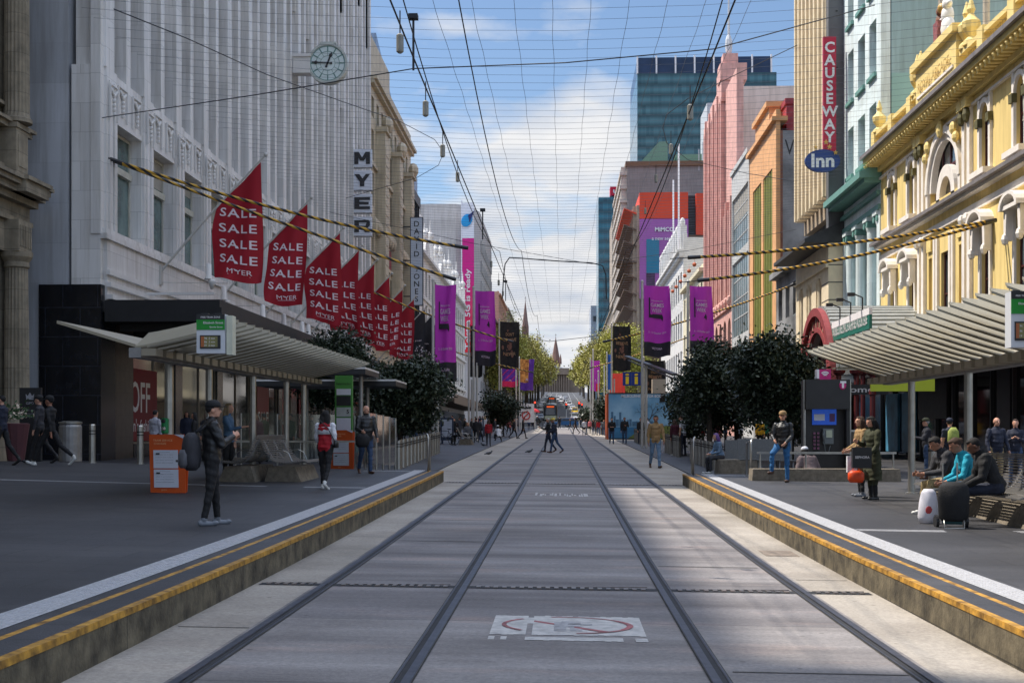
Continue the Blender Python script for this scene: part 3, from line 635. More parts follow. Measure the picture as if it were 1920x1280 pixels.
# blue slab block behind
bb = thing('blue_slab_building', 'plain blue grey slab of a building rising behind the cream building', 'building', (-22, 134, 0))
b = MB(); b.box(-15.2, -34, 126, 133.5, -1, 28.2, 0); b.prism([(112, 28), (133.5, 28), (133.5, 30.3), (112, 36.8)], 'x', -16.4, -34, 0)
P(b, 'wall', mat('blue_cladding', lin((.50,.60,.74)), .35, 0, .06, .6, brick=(1.5, 40, .02, .85)), bb)
b = MB(); b.box(-15.0, -15.2, 126, 133, 5, 25, 0); b.box(-14.8, -15.1, 126, 133, 25, 26, 1)
for y in frange(126.4, 132.6, 1.5): b.box(-14.9, -15.0, y, y+.1, 5, 25, 1)
P(b, 'glass_front', [GLd, MATS['sign_black']], bb)
# ornate gothic white building
ow = thing('ornate_white_building', 'white gothic building topped with pinnacles and urns, left of the pink banner tower', 'building', (-19, 165, 0))
WG = mat('white_stucco', lin((.83,.82,.80)), .7, 0, .08, 1.5)
b = MB(); b.box(-15.5, -30, 134, 196, -1, 21, 0); ob = [(136+3.4*i, 137.9+3.4*i) for i in range(17)]
grid_wall(b, -15, -1, 134, 196, 4.5, 21, ob, [(8.5, 11.8), (13, 15.6), (16.6, 19.4)], .5, 0)
for z, u in ((12.3, .3), (16.0, .2), (20.6, .5), (7.9, .3)): b.box(-15, -15+u, 134, 196, z, z+.3, 0)
for i, y in enumerate(frange(135, 195, 6.2)):
    h = 3.2 if i % 2 else 4.6
    b.box(-14.9, -15.6, y-.35, y+.35, 20.9, 21+h*.55, 0); b.lathe((-15.25, y, 21+h*.55), [(.5, 0), (.5, .15), (.2, .3), (.42, .7), (.38, 1.0), (.12, 1.3), (.03, h*.45+.6)], 8, 0)
for i in range(3):
    y = 142+i*18; b.prism([(y-3, 21), (y+3, 21), (y+2, 22.4), (y+.6, 23.1), (y, 24.4), (y-.6, 23.1), (y-2, 22.4)], 'x', -15, -15.5, 0)
P(b, 'wall', WG, ow)
for (a, c) in ob:
    for (z0, z1) in ((8.5, 11.8), (13, 15.6), (16.6, 19.4)): win2(ow, -15, -1, a, c, z0, z1, -.3, CRM, GL, bars=(2, 1), fw=.12)
b = MB(); b.box(-15, -15.3, 134, 196, 1, 4.5, 0); P(b, 'shop_window', GLd, ow)
b = MB(); b.box(-15, -11.4, 134, 195, 5.0, 5.35, 0); b.box(-11.45, -11.35, 134, 195, 4.8, 5.8, 0); P(b, 'awning', mat('awning_bronze', lin((.42,.36,.30)), .5, .2), ow)
# big pale block with the pink vertical banner
tb = thing('pale_tower_block', 'large plain pale grey block with a tall pink banner on its corner', 'building', (-25, 232, 0))
PL = mat('pale_cladding', lin((.80,.78,.77)), .6, 0, .04, .3, brick=(9, 1.9, .03, .86))
b = MB(); n = 8
pts = [(-15.2, 222), (-14.6, 226), (-14.6, 262), (-45, 262), (-45, 220), (-27, 217.6), (-22, 217), (-18.2, 217.3), (-16, 219)]
b.prism(pts, 'z', -1, 40.6, 0); b.box(-24.6, -24.3, 217.0, 217.4, 6, 40.8, 0)
P(b, 'wall', [PL], tb)
b = MB()
for z in frange(9, 34, 3.4):
    b.box(-14.6, -14.5, 228, 260, z, z+1.9, 0)
    for y in frange(228, 260, 4): b.box(-14.5, -14.4, y, y+.5, z-.1, z+2, 1)
P(b, 'window', [GL, PL], tb)
bn = thing('tall_banner', 'very tall vertical pink and red banner with white lettering running upwards', 'banner', (-16, 216, 0))
b = MB(); b.box(-17.0, -15.0, 216.2, 216.5, 15.3, 34.6, 0); b.box(-17.0, -15.0, 216.2, 216.5, 34.6, 40.6, 2); b.box(-17.18, -17.0, 216.1, 216.5, 10, 41, 2)
P(b, 'panel', [None, None, mat('banner_white', lin((.9,.9,.93)), .5, 0, .02)], bn)
gm = bpy.data.materials.new('pink_to_red'); gm.use_nodes = True; t = gm.node_tree; q = t.nodes['Principled BSDF']
tc = t.nodes.new('ShaderNodeTexCoord'); sp = t.nodes.new('ShaderNodeSeparateXYZ'); cr = t.nodes.new('ShaderNodeValToRGB'); t.links.new(tc.outputs['Generated'], sp.inputs[0]); t.links.new(sp.outputs[2], cr.inputs[0])
cr.color_ramp.elements[0].color = (*lin((.93,.08,.18)), 1); cr.color_ramp.elements[1].color = (*lin((.84,.0,.52)), 1); cr.color_ramp.elements[0].position = .25; cr.color_ramp.elements[1].position = .6
t.links.new(cr.outputs[0], q.inputs['Base Color']); bn.children[0].data.materials[0] = gm
b = MB(); text(b, 'Telstra 5G is ready', (-15.95, 216.1, 22.6), (0,0,1), (-1,0,0), 13.6, 1.15, .02); P(b, 'lettering', whm, bn)
b = MB(); b.ball((-16.2, 216.0, 37.6), (.9, .1, 1.15), 12, 8, 0, Matrix.Rotation(.5, 3, 'Y')); b.prism([(-16.0, 38.4), (-14.9, 39.2), (-15.7, 37.2)], 'y', 215.8, 216, 1)
P(b, 'emblem', [mat('emblem_blue', lin((.1,.6,.85)), .4, 0, 0), mat('emblem_navy', lin((.1,.15,.4)), .4, 0, 0)], bn)
# pink turret far left and a low row filling the far left side
def plain_block(label, X, sd, Y0, Y1, H, wm, rows, step, gm=GL, deep=14, z0=4, name='building', ww=.55, cat='building', crown=.5, ax=None):
    r_ = thing(name, label, cat, (X+sd*3, (Y0+Y1)/2, 0)); b = MB()
    zb = prof(Y0)-2; b.box(xo(X, sd, -.4), xo(X, sd, -deep), Y0, Y1, zb, H-.15, 0)
    ys = [(y+step*(1-ww)/2, y+step*(1+ww)/2) for y in frange(Y0+.3, Y1-.3-step, step)]; zs = []
    base = prof(Y0)+z0; dz = (H-1.2-base)/rows
    for i in range(rows): zs.append((base+i*dz+dz*.25, base+i*dz+dz*.85))
    grid_wall(b, X, sd, Y0, Y1, zb, H, ys, zs, .4, 0)
    b.box(xo(X, sd, crown), X, Y0, Y1, H-.9, H-.5, 0); b.box(xo(X, sd, crown*.5), X, Y0, Y1, base-.3, base, 0)
    P(b, 'wall', wm, r_)
    for (a, c) in ys[:12]:
        for (p, q) in zs[:8]: win2(r_, X, sd, a, c, p, q, -.25, CRM, gm, bars=(1, 2), fw=.1)
    if ax is not None:
        b = MB(); b.box(xo(X, sd, 0), xo(X, sd, ax), Y0, Y1, prof(Y0)+3.4, prof(Y0)+3.9, 0); P(b, 'awning', MATS['awning_dark'], r_)
    return r_
plain_block('far pink rendered building with a turret above the street trees, left side', -15, -1, 300, 340, 35, mat('pink_render', lin((.82,.62,.54)), .7, 0, .1, 1), 5, 4, name='pink_corner_building')
# ================================================================== RIGHT SIDE
YL = mat('yellow_stucco', lin((.94,.83,.54)), .75, 0, .09, 1.2, .15, 20, streak=.3)
CT = mat('cream_trim', lin((.93,.90,.86)), .65, 0, .08, 2)
YD = mat('yellow_cornice', lin((.93,.83,.54)), .7, 0, .08, 2)
MR = mat('maroon_sash', lin((.30,.12,.13)), .45, 0, .1)
OL = mat('olive_capital', lin((.38,.36,.22)), .7, 0, .3, 6)
LDc = mat('lead_flashing', lin((.50,.47,.46)), .5, 0, .2, 3)
ra = thing('arcade_building', 'yellow and cream arcade building with arched windows and a coat of arms on its parapet', 'building', (18, 48, 0))
X = 15.0; R1 = +1
b = MB()
Yn, Yf = 30.0, 61.0
b.box(X+.55, X+14, Yn, Yf, -1, 15.0, 0)
UW = [58.8, 55.6, 46.0, 42.5, 39.0, 35.5, 32.3]           # window axes
def span(yc, w): return (yc-w/2, yc+w/2)
up = [span(y, .95) for y in UW]; lo = [span(y, .95) for y in UW]
# three zones: ground, first floor, second floor
b.box(X, X+.55, Yn, Yf, 4.2, 5.4, 0)
cl = [span(50.9, 1.0), span(52.9, .45), span(48.9, .45)]
grid_wall(b, X, R1, Yn, Yf, 5.4, 10.4, lo+cl, [(5.5, 8.75)], .55, 0)
grid_wall(b, X, R1, Yn, Yf, 10.4, 14.0, up+[(48.9, 52.9)], [(10.95, 13.35)], .55, 0)
for y in UW: arch_spandrel(b, X, R1, y-.475, y+.475, 12.87, .55, 0)
arch_spandrel(b, X, R1, 48.9, 52.9, 11.35, .55, 0, rise=1.999)
P(b, 'wall', YL, ra)
b = MB()
# entablature and cornice with modillions
b.box(xo(X,1,.12), X, Yn, Yf, 13.55, 13.65, 0); b.box(xo(X,1,.2), X, Yn, Yf+.1, 13.9, 14.1, 1); b.box(xo(X,1,.75), X, Yn, Yf+.4, 14.35, 14.55, 1); b.box(xo(X,1,.9), X, Yn, Yf+.5, 14.553, 14.72, 2)
for y in frange(Yn+.2, Yf, .42): b.box(xo(X,1,.62), X, y, y+.2, 14.1, 14.35, 1); b.ball((xo(X,1,.66), y+.31, 14.22), .09, 6, 4, 1)
# balustrade: rail, plinth, piers and balusters
b.box(xo(X,1,.3), X+.1, Yn, Yf, 14.72, 14.95, 1); b.box(xo(X,1,.35), X+.1, Yn, Yf, 15.55, 15.72, 1)
for y in frange(Yn, Yf, 3.1): b.box(xo(X,1,.4), X+.1, y-.3, y+.3, 14.722, 15.85, 1)
for y in frange(Yn+.2, Yf-.2, .24):
    if not 47.6 < y < 53.8: b.lathe((X-.12, y, 14.95), [(.07, 0), (.1, .15), (.05, .4), (.07, .6)], 6, 1)
# raised centre panel with heading
b.box(xo(X,1,.45), X+.3, 48.0, 53.4, 14.72, 16.45, 1); b.box(xo(X,1,.65), X+.4, 47.8, 53.6, 16.45, 16.75, 1)
b.prism([(48.3, 15.25), (48.3, 15.35), (53.1, 15.35), (53.1, 15.25)], 'x', xo(X,1,.5), xo(X,1,.44), 0)
for y in (47.2, 47.7, 53.75, 54.25):
    b.lathe((X-.15, y, 15.72), [(.3, 0), (.28, .15), (.12, .3), (.3, .62), (.33, .85), (.15, 1.05), (.1, 1.15), (.16, 1.3), (.03, 1.75)], 10, 1)
b.lathe((X-.15, 60.7, 15.72), [(.3, 0), (.28, .12), (.12, .25), (.3, .5), (.33, .7), (.15, .9), (.1, 1), (.14, 1.12), (.03, 1.5)], 10, 1)
# string course
b.box(xo(X,1,.1), X, Yn, Yf, 9.7, 9.95, 0); b.box(xo(X,1,.3), X, Yn, Yf+.1, 10.3, 10.42, 0); b.box(xo(X,1,.5), X, Yn, Yf+.25, 10.423, 10.56, 2)
# window dressings
for y in UW:
    for s in (-1, 1):
        b.box(xo(X,1,.1), X, y+s*.475, y+s*.68, 10.95, 13.6, 0)
        b.box(xo(X,1,.08), X, y+s*.475, y+s*.66, 5.5, 9.0, 0)
        b.prism([(y+s*.5, 9.0), (y+s*.78, 9.0), (y+s*.78, 8.0), (y+s*.6, 8.0)], 'x', xo(X,1,.32), xo(X,1,.08), 0); b.ball((xo(X,1,.3), y+s*.68, 8.05), (.14, .13, .2), 6, 4, 0)
        b.box(xo(X,1,.18), X, y+s*.42, y+s*.74, 12.55, 12.85, 3)
    arch_ring(b, X, 1, y, 12.87, .475, .64, 0.001, .11, 0, 10)
    b.box(xo(X,1,.38), X, y-.8, y+.8, 10.72, 10.92, 0); b.box(xo(X,1,.28), X, y-.6, y-.4, 10.56, 10.72, 0); b.box(xo(X,1,.28), X, y+.4, y+.6, 10.56, 10.72, 0)
    b.box(xo(X,1,.4), X, y-.85, y+.85, 9.0, 9.13, 0)
    arch_ring(b, X, 1, y, 9.0, .70, .88, 0, .48, 0, 10, 0, 180, .62)
    arch_ring(b, X, 1, y, 9.13, .0, .70, 0, .05, 1, 10, 0, 180, .6)
    b.ball((xo(X,1,.1), y, 9.3), (.1, .3, .13), 6, 4, 0)
for y0 in (47.6, 48.2, 53.6, 54.2):
    b.box(xo(X,1,.14), X, y0-.16, y0+.16, 10.56, 13.55, 0); b.box(xo(X,1,.14), X, y0-.16, y0+.16, 5.4, 9.7, 0)
    b.ball((xo(X,1,.2), y0, 13.3), (.16, .24, .3), 6, 4, 3); b.ball((xo(X,1,.2), y0, 9.5), (.14, .22, .22), 6, 4, 0); b.box(xo(X,1,.32), X, y0-.26, y0+.26, 13.551, 13.9, 1)
for y0 in (49.7, 52.1, 51.75, 50.05): b.box(xo(X,1,.1), X, y0-.11, y0+.11, 5.4, 9.4, 0)
arch_ring(b, X, 1, 50.9, 11.35, 2.0, 2.28, .001, .16, 0, 22); arch_ring(b, X, 1, 50.9, 11.35, 1.75, 2.0, -.2, .05, 0, 22)
b.box(xo(X,1,.12), X, 48.62, 48.9, 10.56, 11.35, 0); b.box(xo(X,1,.12), X, 52.9, 53.18, 10.56, 11.35, 0)
arch_ring(b, X, 1, 50.9, 10.95, .75, 1.2, -.35, .0, 0, 16)
b.box(xo(X,1,-.1), X, 49.7, 50.15, 10.5, 10.95, 0); b.box(xo(X,1,-.1), X, 51.65, 52.1, 10.5, 10.95, 0)
for (yy, zz, r_) in ((50.9, 13.55, .3), (49.2, 13.2, .22), (48.9, 12.8, .18), (52.6, 13.2, .22), (52.9, 12.8, .18)): b.ball((xo(X,1,.2), yy, zz), (.14, r_, r_*1.2), 7, 5, 1)
for y0, z0 in ((52.9, 9), (48.9, 9)): b.box(xo(X,1,.08), X, y0-.3, y0+.3, z0, z0+.5, 1)
P(b, 'cornice_and_trim', [CT, YD, LDc, OL], ra)
for y in UW:
    win2(ra, X, 1, y-.475, y+.475, 10.95, 13.36, -.14, MR, GL, bars=(1, 2), fw=.08); win2(ra, X, 1, y-.475, y+.475, 5.5, 8.75, -.14, MR, GL, bars=(1, 2), fw=.08)
win2(ra, X, 1, 50.4, 51.4, 5.5, 8.75, -.14, MR, GL, bars=(1, 2), fw=.08); win2(ra, X, 1, 48.9, 52.9, 10.95, 13.34, -.22, MR, GL, bars=(4, 2), fw=.12, name='arched_window')
b = MB(); text(b, 'ROYAL ARCADE', (xo(X,1,.53), 50.7, 15.62), (0,-1,0), (0,0,1), 4.2, .40, .008, m=0)
P(b, 'parapet_lettering', mat('gilt_letter', lin((.72,.56,.22)), .5), ra)
# painted coat of arms standing on the parapet
ca = thing('coat_of_arms', 'painted coat of arms with a white beast and a shield on the yellow parapet', 'sculpture', (X-.1, 50.5, 16.75))
b = MB()
for p, r_ in (((0, -.35, .5), (.28, .32, .55)), ((0, -.3, 1.05), (.25, .28, .4)), ((-.05, -.42, 1.45), (.2, .24, .25)), ((-.05, -.62, 1.42), (.12, .2, .12)), ((0, -.65, .25), (.2, .22, .3)), ((-.1, -.05, .95), (.12, .32, .1)), ((0,-.3,1.75),(.04,.04,.25))): b.ball(p, r_, 9, 6, 0)
o = b.build('white_beast', mat('statue_white', lin((.93,.92,.90)), .5, 0, .1, 5), ca, True)
b = MB()
for p, r_ in (((.02, .62, .5), (.26, .26, .6)), ((.02, .62, 1.1), (.22, .24, .35)), ((-.02, .5, 1.45), (.2, .2, .22)), ((.02, .75, .2), (.2, .2, .25)), ((-.06, .3, 1.0), (.1, .3, .09))): b.ball(p, r_, 9, 6, 0)
b.build('brown_beast', mat('statue_brown', lin((.55,.38,.28)), .5, 0, .3, 6), ca, True)
b = MB(); b.prism([(-.1, .2), (.4, .2), (.46, .9), (-.16, .9)], 'x', -.35, -.2, 0); b.build('shield', mat('shield_red', lin((.62,.35,.33)), .5, 0, .4, 8), ca); b = MB(); b.ball((-.1, .12, 1.45), (.18, .24, .2), 8, 5, 0); b.build('crown', mat('statue_gold', lin((.75,.6,.3)), .4), ca, True)
b = MB(); b.ball((-.1, .15, .12), (.3, .9, .2), 8, 5, 0); b.build('green_mound', mat('statue_green', lin((.16,.42,.28)), .6, 0, .2, 5), ca, True)
for y, hgt, lab in ((52.4, 7, 'weathered white pole rising left of the coat of arms'), (46.9, 6.5, 'weathered white pole rising right of the coat of arms')):
    b = MB(); b.tube([(X+.3, y, 16 if y > 50 else 15), (X+.3, y, 16+hgt)], .13, 8); b.box(X+.1, X+.5, y-.5, y+.5, 20.6, 20.72); b.ball((X+.3, y-.5, 20.8), .12, 6, 4)
    tag(b.build('rooftop_flagpole', mat('old_pole', lin((.72,.68,.62)), .7, 0, .25, 3)), lab, 'flagpole', group='poles on the arcade roof')
# awning and dark shopfront below
b = MB(); b.box(X-3.0, X, Yn, 58.0, 3.9, 4.1, 0); b.box(X-3.1, X-3.0, Yn, 58.0, 3.8, 4.15, 0); 
P(b, 'awning', MATS['awning_dark'], ra)
b = MB(); b.box(X+.1, X+.5, Yn, Yf, -.5, 4.2, 1)
for y in frange(Yn, Yf, 2.2): b.box(X-.02, X+.12, y-.06, y+.06, .2, 4.1, 0)
for (y0, y1, z0, z1, m) in ((50.6, 54.6, 2.2, 3.9, 2), (55.2, 57.2, .8, 3.4, 3), (57.9, 60, .8, 3.4, 3), (43.5, 44.8, 1.2, 3.8, 0), (39.2, 41.2, 3.2, 3.9, 4)):
    b.box(X-.03, X+.09, y0, y1, z0, z1, m)
P(b, 'shop_window', [mat('shop_frame_dark', (.03,.03,.033), .4), GLd, mat('shop_inner_dark', (.03,.028,.025), .5, 0, .4, 2), mat('poster_blue', lin((.30,.55,.68)), .5, 0, .35, 1.5), mat('lit_red', lin((.8,.08,.08)), .4, 0, 0, emit=(.9,.03,.03), estr=.6)], ra)
def flat_sign(name, label, c, w_, h_, pm, txts=(), tm=None, U=(1,0,0), N_=(0,-1,0), dep=.1, group=None, cat='sign', frame=None):
    """a board of its own, w_ along U, h_ high, facing N_"""
    o = thing(name, label, cat, c, 0, group); b = MB(); U, N_ = Vector(U), Vector(N_)
    b.obox((0,0,0), U*w_/2, N_*dep/2, (0,0,h_/2), 0)
    if frame: 
        for s in (-1, 1): b.obox(U*s*(w_/2+.015), U*.02, N_*(dep/2+.01), (0,0,h_/2+.03), 1); b.obox((0,0,s*(h_/2+.015)), U*(w_/2), N_*(dep/2+.01), (0,0,.018), 1)
    b.build('panel', [pm, frame] if frame else pm, o)
    if txts:
        b = MB()
        for s_, u, v, ww, hh in txts: text(b, s_, U*u+N_*(dep/2+.008)+Vector((0,0,v)), U, (0,0,1), ww, hh, .012)
        b.build('lettering', tm or whm, o)
    return o
flat_sign('shop_sign', 'plain olive green lit box sign hanging under the right tram shelter', (X_of(1692, 38), 38, Z_of(721, 11, 38)), 1.85, .38, mat('olive_sign', lin((.52,.55,.10)), .4, 0, .12, 1, emit=lin((.45,.5,.1)), estr=.25))
flat_sign('shop_sign', 'black hanging shop sign with thin pale letters behind the red iron posts', (X_of(1612, 44), 44, Z_of(730, 11, 44)), 1.9, .34, MATS['sign_black'], (('Home', -.1, 0, 1.1, .2),), mat('thin_letter', lin((.8,.8,.8)), .5))
# ---------------------------------------------------------------- mint green building
MT = mat('mint_white', lin((.90,.95,.95)), .7, 0, .06, 1, brick=(1.6,.75,.012,.88)); MS = mat('shaded_mint_side', lin((.60,.70,.72)), .85, 0, .12, .35, streak=.3); MG = mat('mint_trim', lin((.42,.60,.56)), .6, 0, .1, 2)  # side wall: shade put into the colour as a darker blue grey
mg = thing('mint_green_building', 'pale mint green building with square windows, green cornice and tall columns', 'building', (19, 65, 0))
b = MB(); Ya, Yb = 61.05, 69.0
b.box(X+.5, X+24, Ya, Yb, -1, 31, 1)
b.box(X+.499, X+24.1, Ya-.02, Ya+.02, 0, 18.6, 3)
ys = [(61.9, 63.3), (64.2, 65.7), (66.7, 68.0)]
zs = [(15.0, 17.5), (18.9, 21.5), (22.9, 25.5), (26.8, 29.4)]
grid_wall(b, X, 1, Ya, Yb, 13.9, 31.5, ys, zs, .45, 0)
grid_wall(b, X+.7, 1, Ya, Yb, 4.6, 12.2, ys, [(5.2, 8.6), (9.1, 11.7)], .3, 2)
b.box(xo(X,1,.05), X+.7, Ya, Ya+.55, 4.6, 12.2, 0); b.box(xo(X,1,.05), X+.7, Yb-.5, Yb, 4.6, 12.2, 0); b.box(X, X+.7, Ya, Yb, 12.2, 13.9, 0)
b.box(xo(X,1,.12), X, Ya, Yb, 12.2, 12.45, 2); b.box(xo(X,1,.2), X, Ya, Yb, 12.9, 13.1, 2); b.box(xo(X,1,.8), X, Ya-.1, Yb+.1, 13.45, 13.65, 2); b.box(xo(X,1,1.05), X, Ya-.2, Yb+.2, 13.65, 13.95, 2); b.prism([(X-1.0, 13.95), (X+.2, 13.95), (X+.2, 14.5)], 'y', Ya-.2, Yb+.2, 2)
for (a, c) in ys:
    for (z0, z1) in zs: b.box(xo(X,1,.14), X, a-.08, c+.08, z0-.2, z0, 2)
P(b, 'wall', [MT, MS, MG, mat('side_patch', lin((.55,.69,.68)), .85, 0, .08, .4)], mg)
for (a, c) in ys:
    for (z0, z1) in zs: win2(mg, X, 1, a, c, z0, z1, -.35, MG, GL, bars=(1, 2), fw=.08)
    win2(mg, X+.7, 1, a, c, 5.2, 8.6, -.2, MG, GLg); win2(mg, X+.7, 1, a, c, 9.1, 11.7, -.2, MG, GLg)
for y in (63.7, 66.1, 68.3, 61.75):
    b = MB(); b.lathe((X+.25, y, 4.6), [(.36, 0), (.36, .2), (.29, .35), (.27, 6.9), (.3, 7.0), (.34, 7.2)], 16, 0); b.box(X-.15, X+.65, y-.42, y+.42, 12.0, 12.2, 0)
    for s in (-1, 1): b.tube([(X-.12, y+s*.3, 11.85), (X+.6, y+s*.3, 11.85)], .17, 10, 1)
    P(b, 'column', [MT, MG], mg)
b = MB(); b.box(X, X+.6, Ya, Yb, 0, 3.9, 0); P(b, 'shop_window', GLd, mg)
b = MB(); b.box(X-3.6, X, Ya, Yb, 4.2, 4.55, 0); P(b, 'awning', MATS['awning_dark'], mg)
# ---------------------------------------------------------------- tan tall building
TN = mat('tan_stone', lin((.92,.85,.72)), .75, 0, .1, 1.5); TR = mat('tan_recess', lin((.66,.59,.50)), .8, 0, .12, 2); DG = mat('shaded_tan_side', lin((.40,.40,.41)), .85, 0, .15, .6)  # end wall painted dark grey for the shade on it
tn = thing('tan_ribbed_building', 'tall tan stone building with narrow vertical ribs behind the red vertical sign', 'building', (18, 74, 0))
Xt = 14.2; Ya, Yb = 69.05, 78.6
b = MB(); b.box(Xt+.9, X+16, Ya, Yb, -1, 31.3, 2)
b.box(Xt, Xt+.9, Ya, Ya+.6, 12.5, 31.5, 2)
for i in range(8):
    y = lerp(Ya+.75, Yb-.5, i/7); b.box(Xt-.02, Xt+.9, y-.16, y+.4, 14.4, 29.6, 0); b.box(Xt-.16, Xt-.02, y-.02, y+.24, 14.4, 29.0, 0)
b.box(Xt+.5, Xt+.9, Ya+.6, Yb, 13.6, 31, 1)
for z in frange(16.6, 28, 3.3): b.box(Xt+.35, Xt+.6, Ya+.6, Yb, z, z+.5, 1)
b.box(Xt-.1, Xt+.9, Ya+.4, Yb, 29.6, 31, 0); b.box(Xt-.5, Xt+.9, Ya+.2, Yb+.2, 31, 31.6, 0); b.box(Xt-.7, Xt+.9, Ya+.1, Yb+.3, 31.6, 32.1, 0)
b.prism([(X+.5, 13.2), (Xt-1.3, 12.0), (Xt-1.3, 11.8), (X+.5, 11.8)], 'y', Ya-.2, Yb+.3, 3)
grid_wall(b, Xt, 1, Ya, Yb, 4.6, 11.8, [(70.8, 72.4), (73.6, 75.2), (76.2, 77.6)], [(5, 10.2)], .9, 0)
for z in frange(5, 10.6, .95): b.box(Xt-.01, Xt, Ya, 70.8, z, z+.05, 3); b.box(Xt, Xt+.9, Ya-.01, Ya, z, z+.05, 3)
b.box(Xt-.15, Xt, Ya, Yb, 10.5, 10.75, 0)
P(b, 'wall', [TN, TR, DG, mat('dark_slate', (.05,.05,.052), .6, 0, .2, 3)], tn)
for y in (71.0, 72.1, 74.0, 74.9, 76.4, 77.4):
    b = MB(); b.lathe((Xt+.15, y, 5.0), [(.2, 0), (.2, .15), (.15, .25), (.13, 4.8), (.2, 5.0), (.2, 5.2)], 10); P(b, 'column', TN, tn)
for (a, c) in ((70.8, 72.4), (73.6, 75.2), (76.2, 77.6)): win2(tn, Xt, 1, a, c, 5, 10.2, -.8, MATS['shop_frame_dark'], GL, bars=(2, 3))
b = MB(); b.box(Xt, Xt+1.5, Ya, Yb, 0, 4.6, 0); P(b, 'shop_window', GLd, tn)
# hotel signs
vs = thing('vertical_sign', 'tall red vertical sign with white letters on the tan ribbed building', 'sign', (13.6, 69.5, 20))
ax, bx = X_of(1543, 68.6), X_of(1567, 68.6)
b = MB(); b.box(ax, bx, 68.5, 68.75, Z_of(285, 14, 68.6), Z_of(70, 14, 68.6)); P(b, 'panel', mat('sign_crimson', lin((.74,.10,.24)), .4, 0, .05, 3), vs)
b = MB(); zt = Z_of(90, 14, 68.6); dz = (zt-Z_of(258, 14, 68.6))/7
for i, ch in enumerate('CAUSEWAY'): text(b, ch, ((ax+bx)/2, 68.48, zt-i*dz), (1,0,0), (0,0,1), None, .58, .03)
P(b, 'lettering', whm, vs)
b = MB()
for z in (17.5, 21, 24): b.box(bx, Xt+.4, 68.6, 68.66, z, z+.06)
P(b, 'bracket', MATS['sign_black'], vs)
vo = thing('oval_sign', 'blue oval sign with white letters and small gold stars below the red vertical sign', 'sign', (13.3, 68.4, 16))
ccx, ccz = X_of(1542, 68.3), Z_of(302, 13.6, 68.3)
b = MB(); pts = [(ccx+.92*math.cos(2*math.pi*k/32), ccz+.60*math.sin(2*math.pi*k/32)) for k in range(32)]; b.prism(pts, 'y', 68.2, 68.45); P(b, 'panel', mat('sign_navy', lin((.12,.24,.50)), .4, 0, .05), vo)
b = MB(); text(b, 'Inn', (ccx, 68.18, ccz), (1,0,0), (0,0,1), 1.2, .72, .03); P(b, 'lettering', whm, vo)
for k, (dx, dz_, r_) in enumerate(((-.38, .68, .13), (.16, .95, .15), (.34, .7, .15), (.66, .4, .13))):
    b = MB(); pts = [(ccx+dx+r_*(1 if q % 2 == 0 else .42)*math.sin(math.pi*q/5), ccz+dz_+r_*(1 if q % 2 == 0 else .42)*math.cos(math.pi*q/5)) for q in range(10)]
    b.prism(pts, 'y', 68.1, 68.17); P(b, 'star', mat('star_gold', lin((.85,.66,.32)), .4), vo)
# ---------------------------------------------------------------- gap building, orange building, glass, pink
GC = mat('stained_concrete', lin((.55,.55,.55)), .9, 0, .45, .35, .3, 12, two=lin((.66,.66,.66)))
OB = mat('orange_terracotta', lin((.88,.66,.45)), .7, 0, .12, 1.2); OV = mat('olive_panel', lin((.42,.45,.18)), .6, 0, .12, 1)
ob = thing('orange_building', 'orange terracotta building with olive vertical window strips and a stained grey side wall', 'building', (19, 96, 0))
Ya, Yb = 90.7, 103.4
b = MB(); b.box(X+.3, X+16, Ya-.03, Yb, -1, 22.9, 1)
b.box(X-.004, X+.3, Ya, Ya+1.6, 4, 24.4, 0); b.box(X-.004, X+.3, Yb-1.8, Yb, 4, 23.5, 0); b.box(X-.012, X+.3, 96.4, 97.4, 4, 24, 0); b.box(X, X+.3, Ya+.01, Yb-.01, 20.6, 23.6, 0)
b.box(xo(X,1,.3), X+.8, Ya-.1, Yb+.1, 23.6, 23.9, 0); b.box(X+.0, X+.9, Ya+3, Yb-3, 23.9, 25.3, 0); b.box(xo(X,1,.25), X+1.2, Ya+2.8, Yb-2.8, 25.3, 25.7, 0); b.box(X+.9, X+3.4, Ya+1, Yb-3, 22.9, 25.0, 3); b.box(X+.8, X+3.6, Ya+.9, Yb-3, 25.0, 25.4, 3)
b.box(X+.22, X+.298, Ya+1.6, Yb-1.8, 4, 20.6, 2)
for y in frange(Ya+2.2, Yb-2.4, .8): b.box(X+.06, X+.24, y, y+.2, 4, 20.59, 4)
b.box(X+.3, X+.46, Ya-.05, Ya-.03, 0, 22.9, 5)
P(b, 'wall', [OB, GC, OV, mat('red_plant', lin((.62,.22,.25)), .6, 0, .2, 3), mat('olive_fin', lin((.66,.66,.34)), .5, 0, .1), mat('rust_edge', lin((.52,.34,.26)), .8, 0, .2, 2)], ob)
b = MB(); text(b, 'WOR', (17.1, Ya-.045, 21.7), (1,0,0), (0,0,1), 3.0, 1.1, -.008); P(b, 'faded_lettering', mat('faded_black', lin((.25,.25,.25)), .9, 0, .4, 4), ob)
for i in range(12):
    y = Ya+2.3+i*.7
    if y > Yb-2.2 or 96.2 < y < 97.5: continue
    b = MB(); b.box(X+.19, X+.215, y, y+.4, 5, 20, 0); P(b, 'window', GLg, ob)
gp2 = plain_block('low stained concrete building hidden behind the dark trees, next to the tan building', X, 1, 78.8, 90.6, 13.2, GC, 2, 2.8, deep=14, ax=3.4, name='low_concrete_building')
gl = thing('glass_fronted_building', 'narrow building with a blue glass grid front between the pink and orange buildings', 'building', (19, 108, 0))
